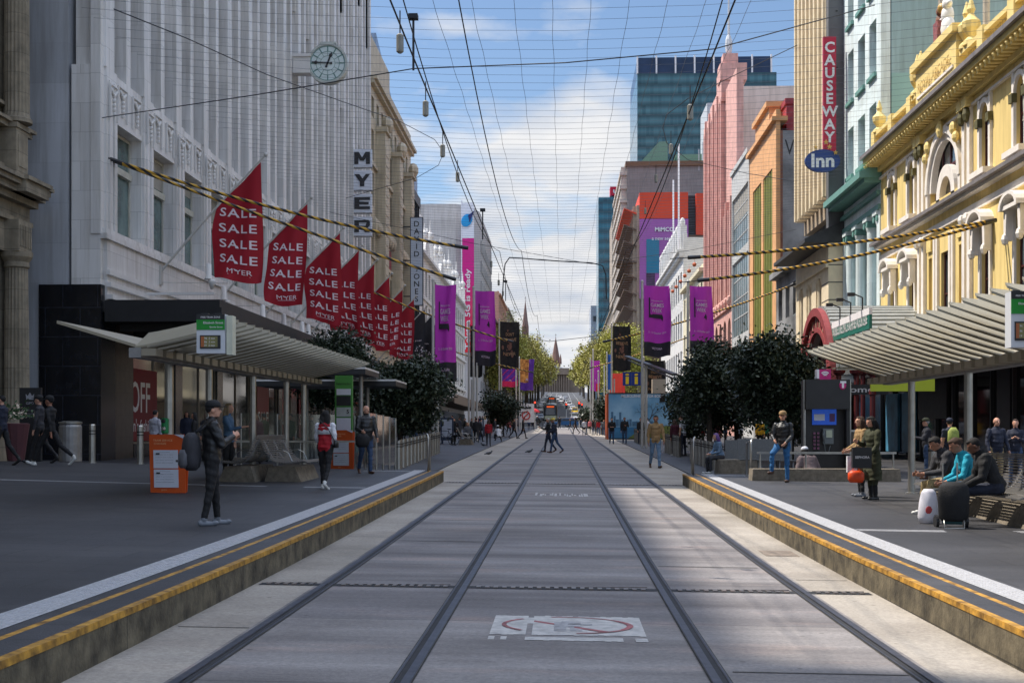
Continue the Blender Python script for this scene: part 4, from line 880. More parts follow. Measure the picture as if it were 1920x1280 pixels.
b = MB(); b.box(X+.5, X+14, 103.5, 114, -1, 23.6, 0); b.box(X-.05, X+.5, 103.5, 103.9, 4, 24.2, 0); b.box(X-.05, X+.5, 113.6, 114, 4, 24.2, 0); b.box(X-.05, X+.5, 103.9, 113.6, 22.0, 24.2, 0); b.box(X-.2, X+.5, 103.5, 114, 24.2, 24.6, 0)
for z in (9.2, 16.4): b.box(X-.03, X+.5, 103.9, 113.6, z, z+.7, 0)
P(b, 'wall', mat('pale_grey_stone', lin((.74,.74,.73)), .7, 0, .12, 1), gl)
for (z0, z1) in ((4.6, 9.2), (9.9, 16.4), (17.1, 22)):
    win2(gl, X, 1, 103.9, 113.6, z0, z1, -.1, MATS['pale_grey_stone'], mat('blue_glass', (.12,.20,.22), .12, 0, .45, .8, spec=.8), bars=(8, 4), fw=.1)
PK = mat('pink_terracotta', lin((.89,.68,.63)), .7, 0, .1, 1.5, brick=(.8,.5,.012,.82)); BG = mat('beige_render', lin((.86,.79,.74)), .85, 0, .08, .25, streak=.4)
pk = thing('pink_building', 'tall pink terracotta building with fine vertical ribs and a blank beige side wall', 'building', (20, 128, 0))
b = MB(); b.box(X+.7, X+24, 121.8, 137, -1, 34.4, 1); b.box(X+.4, X+14, 114, 121.8, -1, 21.4, 0)
b.box(X+.4, X+1.0, 114.05, 136.9, 4, 34, 0)
nz = random.Random(4)
for i, y in enumerate(frange(114.2, 136.4, 1.11)):
    low = y < 121.7; t_ = (21.8 if low else 33.2)+(.9 if i % 3 == 0 else 0)
    b.box(X-.05-(.12 if i % 3 == 0 else 0), X+.45, y, y+.42, 13.3, t_, 0); b.box(X+.2, X+.45, y+.5, y+.7, 13.3, t_-.8, 0)
    if i % 2 == 0: b.ball((X-.2, y+.2, 13.4), (.3, .3, .5), 6, 4, 0)
for k, (y0, y1, z) in enumerate(((121.8, 125.5, 36.2), (125.5, 131, 34.6), (131, 137, 33.9))): b.box(X, X+.9, y0, y1, 33, z, 0)
b.box(X-.1, X+2.4, 121.7, 124, 35.0, 36.6, 0); b.box(X+.2, X+1.6, 122, 123.6, 36.6, 37.6, 0)
arys = [(115+3.2*i, 117+3.2*i) for i in range(7)]
grid_wall(b, X, 1, 114, 137, 4.6, 13.2, arys, [(5, 12.0)], .4, 0)
for (a, c) in arys: arch_spandrel(b, X, 1, a, c, 11.0, .4, 0)
b.box(X-.2, X, 114, 137, 12.8, 13.2, 0)
P(b, 'wall', [PK, BG], pk)
for (a, c) in arys: win2(pk, X, 1, a, c, 5, 12, -.3, CRM, GLd, bars=(1, 3))
for i in range(18):
    y = 114.75+i*1.11
    b = MB(); b.box(X+.38, X+.397, y-.1, y+.15, 14, 21 if y < 121 else 32); P(b, 'window', GL, pk)
# mast on the pink tower
b = MB(); b.tube([(X+.8, 122.6, 37.4), (X+.8, 122.6, 44)], [.16, .07], 6); b.ball((X+.8, 122.6, 38.5), (.35, .35, 1.1), 8, 6)
tag(b.build('rooftop_mast', mat('mast_white', lin((.8,.8,.8)), .5)), 'white mast standing on the top of the pink building', 'mast')
# cream, white, then the blocks beyond the cross street
plain_block('low cream building with an orange lantern festoon in front, right of the white one', X, 1, 137.1, 160, 19.8, mat('cream_render', lin((.86,.82,.70)), .7, 0, .1, 1), 3, 3.2, ax=3.4, name='cream_building')
wb = thing('white_parapet_building', 'white building with an ornate stepped parapet and two white poles', 'building', (20, 180, 0))
b = MB(); b.box(X+.5, X+14, 160.1, 196, -1, 26.0, 0); wys = [(162+3.4*i, 164+3.4*i) for i in range(10)]
b.box(X+8, X+14, 160, 164, 26, 28.5, 0)
grid_wall(b, X, 1, 160.1, 196, 4.5, 26.5, wys, [(8.5, 12), (13.5, 17), (18.5, 22)], .5, 0); b.box(X-.5, X, 160, 196, 23.6, 24.1, 0); b.box(X-.8, X, 160, 196, 24.1, 24.5, 0)
for y in frange(161, 195, 3.4): b.box(X-.3, X+.5, y-.4, y+.4, 24.5, 27.6, 0); b.ball((X, y, 28), (.35, .35, .6), 6, 5, 0)
P(b, 'wall', WG, wb)
for (a, c) in wys:
    for (p, q) in ((8.5, 12), (13.5, 17), (18.5, 22)): win2(wb, X, 1, a, c, p, q, -.3, CRM, GL, bars=(1, 2), fw=.12)
for y, h in ((164, 38.5), (172, 35.5)):
    b = MB(); b.tube([(X-.2, y, 25), (X-.2, y, h)], .12, 6); P(b, 'roof_pole', whm, wb)
# billboard building
bl = thing('billboard_building', 'building with an orange red upper wall, louvred street front and a large purple billboard', 'building', (24, 262, 0))
b = MB(); OR = mat('orange_red_cladding', lin((.86,.27,.13)), .6, 0, .06, .3); LV = mat('louvre_tan', lin((.66,.58,.50)), .7, 0, .15, 1)
xa = X_of(1199, 250); xb = X_of(1290, 250); xc = X_of(1305, 250); xd = X_of(1322, 250)
b.box(xa, xd, 250, 285, 0, Z_of(441, 18, 250), 3); b.box(xa, xb, 249.8, 285, Z_of(410, 18, 250), Z_of(361, 18, 250), 0); b.box(xb, xc, 251, 285, 38, Z_of(365, 18, 250), 2); b.box(xc, xd, 249.8, 285, Z_of(441, 20, 250), Z_of(363, 20, 250), 0)
b.box(xa-.5, xa, 250, 290, 3, 46, 1)
for z in frange(6, 44, 3.1):
    b.prism([(xa-3.0, z+1.4), (xa, z), (xa, z+.35), (xa-3.0, z+1.6)], 'y', 250.5, 290, 3 if z < 42 else 0)
for y in frange(251, 289, 4): b.box(xa-1.2, xa, y, y+.5, 3, 46, 1)
P(b, 'wall', [OR, LV, mat('black_louvre', (.02,.022,.03), .5, 0, .2, .5, brick=(40,1.2,.05,3)), mat('brown_eave', lin((.42,.33,.27)), .8)], bl)
bi = thing('billboard', 'large purple billboard with white letters and a teal picture panel', 'billboard', (18, 249.6, 38))
b = MB(); zt = Z_of(411, 18, 249.6); b.box(xa, xb, 249.3, 249.7, Z_of(560, 18, 249.6), zt, 0); u = lambda px: X_of(px, 249.2); z_ = lambda py: Z_of(py, 18, 249.2)
b.box(u(1212), u(1236), 249.2, 249.3, z_(512), z_(448), 1); b.box(u(1212), u(1228), 249.2, 249.3, z_(540), z_(512), 2)
P(b, 'panel', [mat('billboard_purple', lin((.66,.36,.66)), .5, 0, .06, .3), mat('billboard_teal', lin((.12,.48,.60)), .5, 0, .1, .3), mat('billboard_dark', lin((.28,.15,.30)), .5, 0, .5, .8)], bi)
b = MB(); text(b, 'MiMCO', (u(1246), 249.15, z_(430)), (1,0,0), (0,0,1), u(1263)-u(1227), None, .03); text(b, 'a new season', (u(1246), 249.15, z_(448)), (1,0,0), (0,0,1), u(1270)-u(1222), None, .015); P(b, 'lettering', whm, bi)
# stone block with a brown roofline behind
gy = thing('grey_stone_block', 'grey stone office block with a brown roof edge behind the orange red wall', 'building', (24, 312, 0))
xa = X_of(1176, 300); b = MB(); b.box(xa, xa+28, 300, 345, 0, Z_of(312, 18, 300), 0); b.box(xa-.4, xa+28.5, 299.5, 345, Z_of(312, 18, 300), Z_of(303, 18, 300), 1)
for y in frange(301, 344, 3):
    b.box(xa-1.4, xa, y, y+1.5, 5, 64, 2)
for z in frange(8, 62, 3.2): b.box(xa-1.7, xa, 300.5, 344, z, z+.8, 2)
P(b, 'wall', [mat('grey_panels', lin((.56,.54,.53)), .8, 0, .08, .3, brick=(2.4,1.6,.06,.8)), mat('brown_roof', lin((.45,.34,.25)), .7), mat('pale_fins', lin((.74,.70,.66)), .7, 0, .1, .5)], gy)
b = MB(); x0, x1 = X_of(1198, 299), X_of(1298, 299); zt = Z_of(303, 18, 299)
b.prism([(x0, zt), (x0+5, zt+5.5), (x0+7, zt+5.6), (x0+7, zt)], 'y', 303, 330, 0); b.box(x0+9, x0+15, 303, 320, zt, zt+2.5, 0); b.box(x0+16, x0+20, 301, 315, zt-3, zt+14, 1); b.box(x0+16.5, x0+22, 300, 302, zt+9, zt+12, 1)
for k in range(6): b.beam((x0+14+k*.9, 300, zt-2+k*1.6), (x0+14+k*.9, 300, zt+3+k*1.6), .2, .2, 1)
P(b, 'rooftop_plant', [mat('roof_green', lin((.42,.56,.48)), .6), mat('plant_pale', lin((.72,.73,.74)), .5)], gy)
# towers
def tower(label, px0, px1, ptop, Y, wm, deep=30, cap=None, bars=None, band=None, nm='glass_tower', zbase=-5):
    r_ = thing(nm, label, 'tower', (X_of((px0+px1)/2, Y), Y, 0)); b = MB(); x0, x1 = X_of(px0, Y), X_of(px1, Y); zt = Z_of(ptop, (x0+x1)/2, Y)
    b.box(x0, x1, Y, Y+deep, zbase, zt, 0)
    P(b, 'wall', wm, r_)
    if cap:
        b = MB(); pc, m_, pa, pb, nb = cap; ya, yb = X_of(pa, Y+1), X_of(pb, Y+1); zc = Z_of(pc, (x0+x1)/2, Y+1); b.box(ya, yb, Y+1, Y+deep-1, zt, zc, 0); P(b, 'crown', m_, r_)
        for i in range(nb):
            b = MB(); x = lerp(ya, yb, i/max(1, nb-1)); b.box(x-.25, x+.25, Y+.5, Y+1, zt, zc+.5); P(b, 'fin', whm, r_)
    return r_
def curtain(name, c1, c2, fl, mu, lite, rough=.15):
    """curtain wall: floors fl apart, panes mu wide, each pane its own tone"""
    m = bpy.data.materials.new(name); m.use_nodes = True; t = m.node_tree; b = t.nodes['Principled BSDF']; N = t.nodes.new; L = t.links.new
    tc = N('ShaderNodeTexCoord'); s = N('ShaderNodeSeparateXYZ'); L(tc.outputs['Object'], s.inputs[0]); q = N('ShaderNodeMath'); L(s.outputs[0], q.inputs[0]); L(s.outputs[1], q.inputs[1]); c = N('ShaderNodeCombineXYZ'); L(q.outputs[0], c.inputs[0]); L(s.outputs[2], c.inputs[1])
    k = N('ShaderNodeTexBrick'); k.offset = 0; k.inputs['Scale'].default_value = 1; k.inputs['Brick Width'].default_value = mu; k.inputs['Row Height'].default_value = fl; k.inputs['Mortar Size'].default_value = .09; k.inputs['Mortar Smooth'].default_value = 0; k.inputs['Bias'].default_value = 0
    k.inputs['Color1'].default_value = (*c1, 1); k.inputs['Color2'].default_value = (*c2, 1); k.inputs['Mortar'].default_value = (*lite, 1); L(c.outputs[0], k.inputs['Vector'])
    w_ = N('ShaderNodeTexWave'); w_.bands_direction = 'Y'; w_.inputs['Scale'].default_value = .314159/fl*1.0; w_.inputs['Distortion'].default_value = 0; L(c.outputs[0], w_.inputs['Vector'])
    x = N('ShaderNodeMixRGB'); x.blend_type = 'MULTIPLY'; x.inputs[0].default_value = .6; L(k.outputs['Color'], x.inputs[1]); L(w_.outputs['Color'], x.inputs[2]); L(x.outputs[0], b.inputs['Base Color'])
    b.inputs['Roughness'].default_value = rough; b.inputs['Metallic'].default_value = 0; b.inputs['Specular IOR Level'].default_value = .7; return m
CWt = curtain('teal_curtain_wall', (.04,.12,.145), (.085,.205,.235), 3.4, 1.3, (.09,.20,.22)); CWb = curtain('blue_curtain_wall', (.012,.12,.20), (.02,.22,.33), 3.6, 1.6, (.05,.25,.36)); CWd = mat('dark_blue_crown', (.018,.035,.085), .2, 0, .2, .2, spec=.6)
tower('tall teal glass office tower with a dark blue crown against the sky', 1195, 1456, 137, 420, CWt, 45, (107, CWd, 1195, 1446, 8))
p_ = tower('slim blue green glass tower at the centre right with a red sign cube above it', 1122, 1150, 370, 470, CWb, 30)
p_ = tower('second slim blue glass tower standing right behind the first below the red sign', 1146, 1166, 366, 480, CWb, 30)
rs = thing('rooftop_sign', 'red square rooftop sign with a white round emblem on the slim glass tower', 'sign', (X_of(1153, 478), 478, 90))
b = MB(); Yq = 478; b.box(X_of(1144, Yq), X_of(1166, Yq), Yq, Yq+6, Z_of(366, 20, Yq), Z_of(350, 20, Yq)); P(b, 'panel', mat('sign_postred', lin((.85,.03,.22)), .4, 0, 0), rs)
b = MB(); cx_, cz_ = X_of(1155.5, Yq), Z_of(358, 20, Yq)
for i in range(20):
    t0, t1 = math.pi*(.5-2*i/24), math.pi*(.5-2*(i+1)/24); b.add([(cx_+r_*math.cos(t), Yq-.1, cz_+r_*math.sin(t)) for r_, t in ((.65, t0), (1.2, t0), (1.2, t1), (.65, t1))], [(0,1,2,3)])
b.box(cx_-.2, cx_+.25, Yq-.1, Yq-.05, cz_-1.4, cz_+.3); P(b, 'emblem', whm, rs)
tower('narrow beige office slab rising right of the slim blue glass tower', 1148, 1168, 411, 440, mat('beige_slab', lin((.72,.66,.60)), .7, 0, .1, .4, brick=(3,3.2,.15,.6)), 25, nm='beige_slab_building')
tower('pale blue grey apartment block with dark square windows above the right hand trees', 1108, 1152, 573, 520, mat('pale_apartment', lin((.72,.75,.80)), .7, 0, .08, .3, brick=(40,3.2,.08,.8)), 30, nm='apartment_block')
for (a, c, d, e_) in ((1139, 1149, 592, 603), (1139, 1148, 607, 617), (1112, 1120, 592, 602), (1125, 1133, 608, 618)):
    b = MB(); b.box(X_of(a, 519.5), X_of(c, 519.5), 519.6, 520, Z_of(e_, 20, 519.5), Z_of(d, 20, 519.5)); tp = [o for o in C.objects if o.name.startswith('apartment_block')][0]; P(b, 'window', GL, tp)
b = MB(); tp = None
flat = plain_block('cream shop row beyond the cross street on the right, beyond the billboard building', 15, 1, 346, 500, 40, mat('stone_row', lin((.66,.61,.55)), .8, 0, .15, .5), 8, 4, name='stone_street_block')
plain_block('dark street block beyond the cross street on the left behind the trees', -15, -1, 345, 560, 36, MATS['stone_row'], 7, 4.5, name='stone_street_block')
plain_block('brick street block further up the hill behind the left trees', -15, -1, 264, 298, 27, mat('brick_row', lin((.50,.36,.30)), .8, 0, .15, .5), 5, 4, name='brick_street_block')
# parliament and cathedral spires at the end of the street
SP = mat('spire_stone', lin((.50,.38,.34)), .85, 0, .15, .15)
pl = thing('parliament_house', 'pale stone building with columns closing the street at the top of the hill', 'building', (0, 850, 28))
b = MB(); q = lambda px: X_of(px, 850); zz = lambda py: Z_of(py, 0, 850)
b.box(q(990), q(1095), 852, 870, 20, zz(692), 0); b.box(q(1015), q(1068), 848, 852, zz(702), zz(690), 0); b.box(q(985), q(1100), 850, 852, zz(700), zz(697), 0)
for px in frange(1018, 1066, 4.3): b.lathe((q(px), 849.5, zz(738)), [(.55, 0), (.5, .5), (.45, (738-702)/F*850)], 8, 0)
b.prism([(q(1030), zz(690)), (q(1056), zz(690)), (q(1043), zz(684))], 'y', 848, 852, 1)
P(b, 'facade', [mat('parliament_stone', lin((.55,.48,.42)), .8, 0, .12, .3), whm], pl)
def spire(label, px, ptip, pbase, w0, Y, turrets=True):
    s = thing('cathedral_spire', label, 'spire', (X_of(px, Y), Y, 30), 0, 'cathedral spires'); x = X_of(px, Y); zt, zb = Z_of(ptip, 0, Y), Z_of(pbase, 0, Y); h = zt-zb
    b = MB(); b.lathe((x, Y, zb), [(w0/2, 0), (w0*.36, h*.25), (w0*.2, h*.6), (.25, h*.93), (.2, h)], 8, 0)
    b.box(x-w0*.5, x+w0*.5, Y-w0*.5, Y+w0*.5, 25, zb, 0); P(b, 'stone_spire', SP, s)
    if turrets:
        for sx in (-1, 1):
            b = MB(); b.lathe((x+sx*w0*.52, Y-w0*.5, zb-h*.15), [(w0*.13, 0), (w0*.11, h*.22), (.1, h*.42)], 6); P(b, 'pinnacle', SP, s)
    b = MB(); b.box(x-.12, x+.12, Y-.1, Y+.1, zt-.2, zt+2.6); b.box(x-.7, x+.7, Y-.1, Y+.1, zt+1.2, zt+1.5); P(b, 'cross', SP, s)
    return s
spire('pointed stone cathedral spire closing the view at the end of the street', 1042, 631, 676, 7.6, 1050)
spire('tall thin spire rising above the trees on the left', 985, 562, 612, 5.5, 1050, False)
spire('second thin green tinged spire behind the left trees', 1008, 630, 668, 4.2, 1100, False)
# ================================================================== STREET FURNITURE
def at(px, py, Y): X = X_of(px, Y); return Vector((X, Y, Z_of(py, X, Y)))
AL = mat('brushed_steel', (.42,.41,.38), .35, .85, .12, 5); ALd = mat('dull_steel', (.33,.32,.31), .5, .6, .15, 4); BK = mat('black_metal', (.02,.02,.022), .45, 0, .1)
PW = mat('pole_white', lin((.74,.73,.71)), .45, .2, .08, 3); WIRE = mat('wire_black', (.015,.018,.025), .6, 0, 0)
ORD = ['first', 'second', 'third', 'fourth', 'fifth', 'sixth', 'seventh', 'eighth', 'ninth', 'tenth', 'eleventh', 'twelfth']
# ---- slanted flags on the store front
FR = mat('flag_crimson', lin((.60,.01,.12)), .75, 0, .05, 2); FW = mat('flag_letter', lin((.90,.84,.87)), .7, 0, 0); FK = mat('flag_black', (.016,.015,.022), .75, 0, .1, 3)
def slanted_flag(Y, seed, label, kind='sale'):
    rr = random.Random(seed); gz = 0 if kind == 'sale' else 0
    o = thing('wall_flag', label, 'flag', (-15, Y, 7.6), 0, 'flags along the left facade')
    b = MB(); b.tube([(.15, 0, 0), (1.6, 0, 1.68), (4.03, 0, 4.25)], [.045, .05, .035], 8); b.ball((4.06, 0, 4.28), .08, 8, 6); b.box(.12, .2, -.12, .12, -.5, .2)
    b.build('flagpole', PW, o)
    b = MB(); b.tube([(.16, 0, -.4), (2.65, 0, -.45)], .014, 5); b.build('stay', PW, o)
    k1, k2, p1, p2 = rr.uniform(.8, 1.25), rr.uniform(1.6, 2.6), rr.uniform(0, 6), rr.uniform(0, 6)
    zb = -.28; x0, x1 = 2.25, 3.88
    def S(u, v):                                   # u 0..1 across, v 0 top .. 1 bottom
        xt = lerp(x0, x1, u); zt = xt/4.03*4.25-.08; zbt = zb+.35*u*math.sin(p1)+.08*math.sin(5*u+p2)
        x = xt+(.06*math.sin(3*v+p1)*(1-u))+.10*math.sin(v*2.2+p2)*v - (.10*v if u < .5 else .02*v)
        y = .17*math.sin(u*6.3*k1+v*2.5*k2+p1)*(.25+v)+.10*math.sin(u*12+v*1.2+p2)*(.3+.7*v)*u+.32*math.sin(v*1.6+p2)*v; x -= .16*math.sin(math.pi*v)*(1-u)+.05*math.sin(v*7+p2)*(1-u)*v
        return Vector((x, y, lerp(zt, zbt, v)))
    nu, nv = 48, 56; vs = [S(i/nu, j/nv) for j in range(nv+1) for i in range(nu+1)]
    b = MB(); b.add(vs, [(j*(nu+1)+i, j*(nu+1)+i+1, (j+1)*(nu+1)+i+1, (j+1)*(nu+1)+i) for j in range(nv) for i in range(nu)])
    b.build('cloth', FR if kind == 'sale' else FK, o, True, False)
    def fn(p):                                      # flat (x = across, z = height above the foot) -> onto the cloth
        u = (p.x-x0)/(x1-x0); xt = lerp(x0, x1, u); zt = xt/4.03*4.25-.08; v = (zt-p.z)/(zt-zb); q = S(min(1, max(0, u)), min(1, max(0, v))); return q+Vector((0, -.016, 0))
    b = MB()
    if kind == 'sale':
        for i, z in enumerate((2.18, 1.62, 1.06, .5)): text(b, 'SALE', ((x0+x1)/2+.02, 0, z), (1,0,0), (0,0,1), 1.24, .31, .012, 1.15, 0, fn)
        text(b, 'MYER', ((x0+x1)/2+.1, 0, .07), (1,0,0), (0,0,1), .78, .17, .0, 1, 0, fn); b.add([fn(Vector((x, 0, z))) for x, z in ((2.8,-.06),(3.5,-.06),(3.5,-.075),(2.8,-.075))], [(0,1,2,3)])
    else:
        text(b, 'DAVID JONES', ((x0+x1)/2, 0, 1.5), (1,0,0), (0,0,1), 1.1, .13, .005, 1, 0, fn)
        for i in range(9):
            for j in range(10):
                if rr.random() < .12+.09*i: continue
                x, z = x0+.1+j*.16+.08*(i % 2), -.3+i*.17
                if x > x1-.1: continue
                b.add([fn(Vector((x+dx, 0, z+dz))) for dx, dz in ((-.07,-.05),(.01,-.02),(.06,-.07),(.04,.03),(.07,.08),(-.01,.04),(-.05,.07),(-.03,.0))], [(0,1,2,3,4,5,6,7)])
    b.build('lettering', FW, o, False, False)
    return o
for i, Y in enumerate((46.8, 55.4, 63.6, 69.6, 75.3, 81.8, 88.6, 95.4)):
    slanted_flag(Y, 10+i, 'crimson sale flag with four rows of white letters, %s from the near end' % ORD[i])
for i, Y in enumerate((103, 108.5, 114)):
    slanted_flag(Y, 40+i, 'black flag scattered with white bird shapes, %s beyond the crimson flags' % ORD[i], 'birds')
# ---- store clock and letter sign
ck = thing('street_clock', 'large round pale green double sided clock bracketed from the white store', 'clock', (-15, 71, 22.2)); cx = 1.93
b = MB(); b.box(0, .95, -.35, .35, -.55, -.15, 0); b.box(0, .95, -.3, .3, -.15, .35, 0); b.box(0, 1.0, -.4, .4, .35, .5, 0); b.build('bracket', Wp, ck)
b = MB(); n = 36
def ring(b, c, y0, y1, r0, r1, m=0, n=36):
    for i in range(n):
        a0, a1 = 2*math.pi*i/n, 2*math.pi*(i+1)/n
        P4 = lambda r, t: (c[0]+r*math.cos(t), c[1]+r*math.sin(t))
        b.prism([P4(r0, a0), P4(r1, a0), P4(r1, a1), P4(r0, a1)], 'y', y0, y1, m)
ring(b, (cx, 0), -.28, .28, 1.0, 1.12, 0); b.box(cx-.45, cx+.45, -.2, .2, 1.1, 1.2, 0); b.build('rim', mat('clock_rim', lin((.72,.74,.72)), .5, 0, .1), ck)
b = MB(); b.prism([(cx+1.0*math.cos(2*math.pi*i/36), 1.0*math.sin(2*math.pi*i/36)) for i in range(36)], 'y', -.2, .2); b.build('dial', mat('clock_dial', lin((.82,.87,.87)), .4, 0, .05), ck)
b = MB(); 
for s in (-1,):
    ring(b, (cx, 0), s*.215, s*.2, .93, .97); ring(b, (cx, 0), s*.215, s*.2, .64, .67); ring(b, (cx, 0), s*.215, s*.2, .4, .42)
    for k in range(12):
        t = math.pi*k/6; d = Vector((math.cos(t), 0, math.sin(t))); e_ = Vector((-d.z, 0, d.x)); c_ = Vector((cx, s*.21, 0)); b.obox(c_+d*.8, d*.13, e_*.035, (0, .006, 0)); b.obox(c_+d*.53, d*.12, e_*.012, (0, .006, 0))
b.build('hour_marks', mat('clock_green', lin((.42,.56,.54)), .5), ck)
for nm, ang, ln, wd in (('hour_hand', 68, .62, .075), ('minute_hand', 176, .88, .05)):
    b = MB(); t = math.radians(ang); d = Vector((math.cos(t), 0, math.sin(t))); e_ = Vector((-d.z, 0, d.x)); c_ = Vector((cx, -.25, 0)); b.obox(c_+d*(ln/2-.12), d*(ln/2+.12), e_*wd*.6, (0, .012, 0)); b.ball(c_+d*ln*.75, (.1, .03, .1), 8, 5); b.ball(c_-d*.2, (.07, .03, .07), 8, 5); b.build(nm, BK, ck)
def heavy(b, ch, cx_, y, cz_, w_, h_):
    f = lambda u, v: (cx_+(u-.5)*w_, cz_+(v-.5)*h_)
    S = {'M': [[(0,0),(.26,0),(.26,.62),(.0,1)], [(.74,0),(1,0),(1,1),(.74,.62)], [(0,1),(.28,1),(.62,.28),(.38,.28)], [(.72,1),(1,1),(.62,.28),(.38,.28)]],
         'Y': [[(.36,0),(.64,0),(.64,.42),(.36,.42)], [(0,1),(.32,1),(.66,.4),(.36,.36)], [(.74,1),(1,1),(.64,.38),(.44,.5)]],
         'E': [[(0,0),(.32,0),(.32,1),(0,1)], [(.32,0),(1,0),(1,.24),(.32,.24)], [(.32,.39),(.92,.39),(.92,.61),(.32,.61)], [(.32,.76),(1,.76),(1,1),(.32,1)]],
         'R': [[(0,0),(.3,0),(.3,1),(0,1)], [(.3,.8),(.78,.8),(.9,1),(.3,1)], [(.72,.5),(.9,.42),(1,.56),(1,.86),(.9,1),(.78,.8)], [(.3,.36),(.9,.36),(.9,.52),(.3,.54)], [(.5,.38),(.8,.38),(1,0),(.68,0)]]}[ch]
    for k, poly in enumerate(S): b.prism([f(u, v) for u, v in poly], 'y', y-.002*k, y+.03)
ms = thing('letter_box_sign', 'four stacked white boxes with bold black letters reading down the store corner', 'sign', (-14.9, 91, 20))
s91 = px_s(91, -14)
for ch, a_, c_ in (('M', 280.5, 314), ('Y', 320.6, 357), ('E', 364.5, 399), ('R', 407, 442.5)):
    x0, x1 = X_of(662, 91), X_of(697.5, 91); z0, z1 = Z_of(c_, -14.2, 91), Z_of(a_, -14.2, 91)
    b = MB(); b.box(x0, x1, 90.85, 91.15, z0, z1, 0); b.box(x0-.01, x1+.02, 90.84, 91.16, z0-.07, z0, 1); P(b, 'letter_box', [mat('sign_lit_white', lin((.84,.86,.90)), .4, 0, .03), ALd], ms)
    b = MB(); heavy(b, ch, (x0+x1)/2, 90.80, (z0+z1)/2, 1.12, .86); P(b, 'lettering', BK, ms)
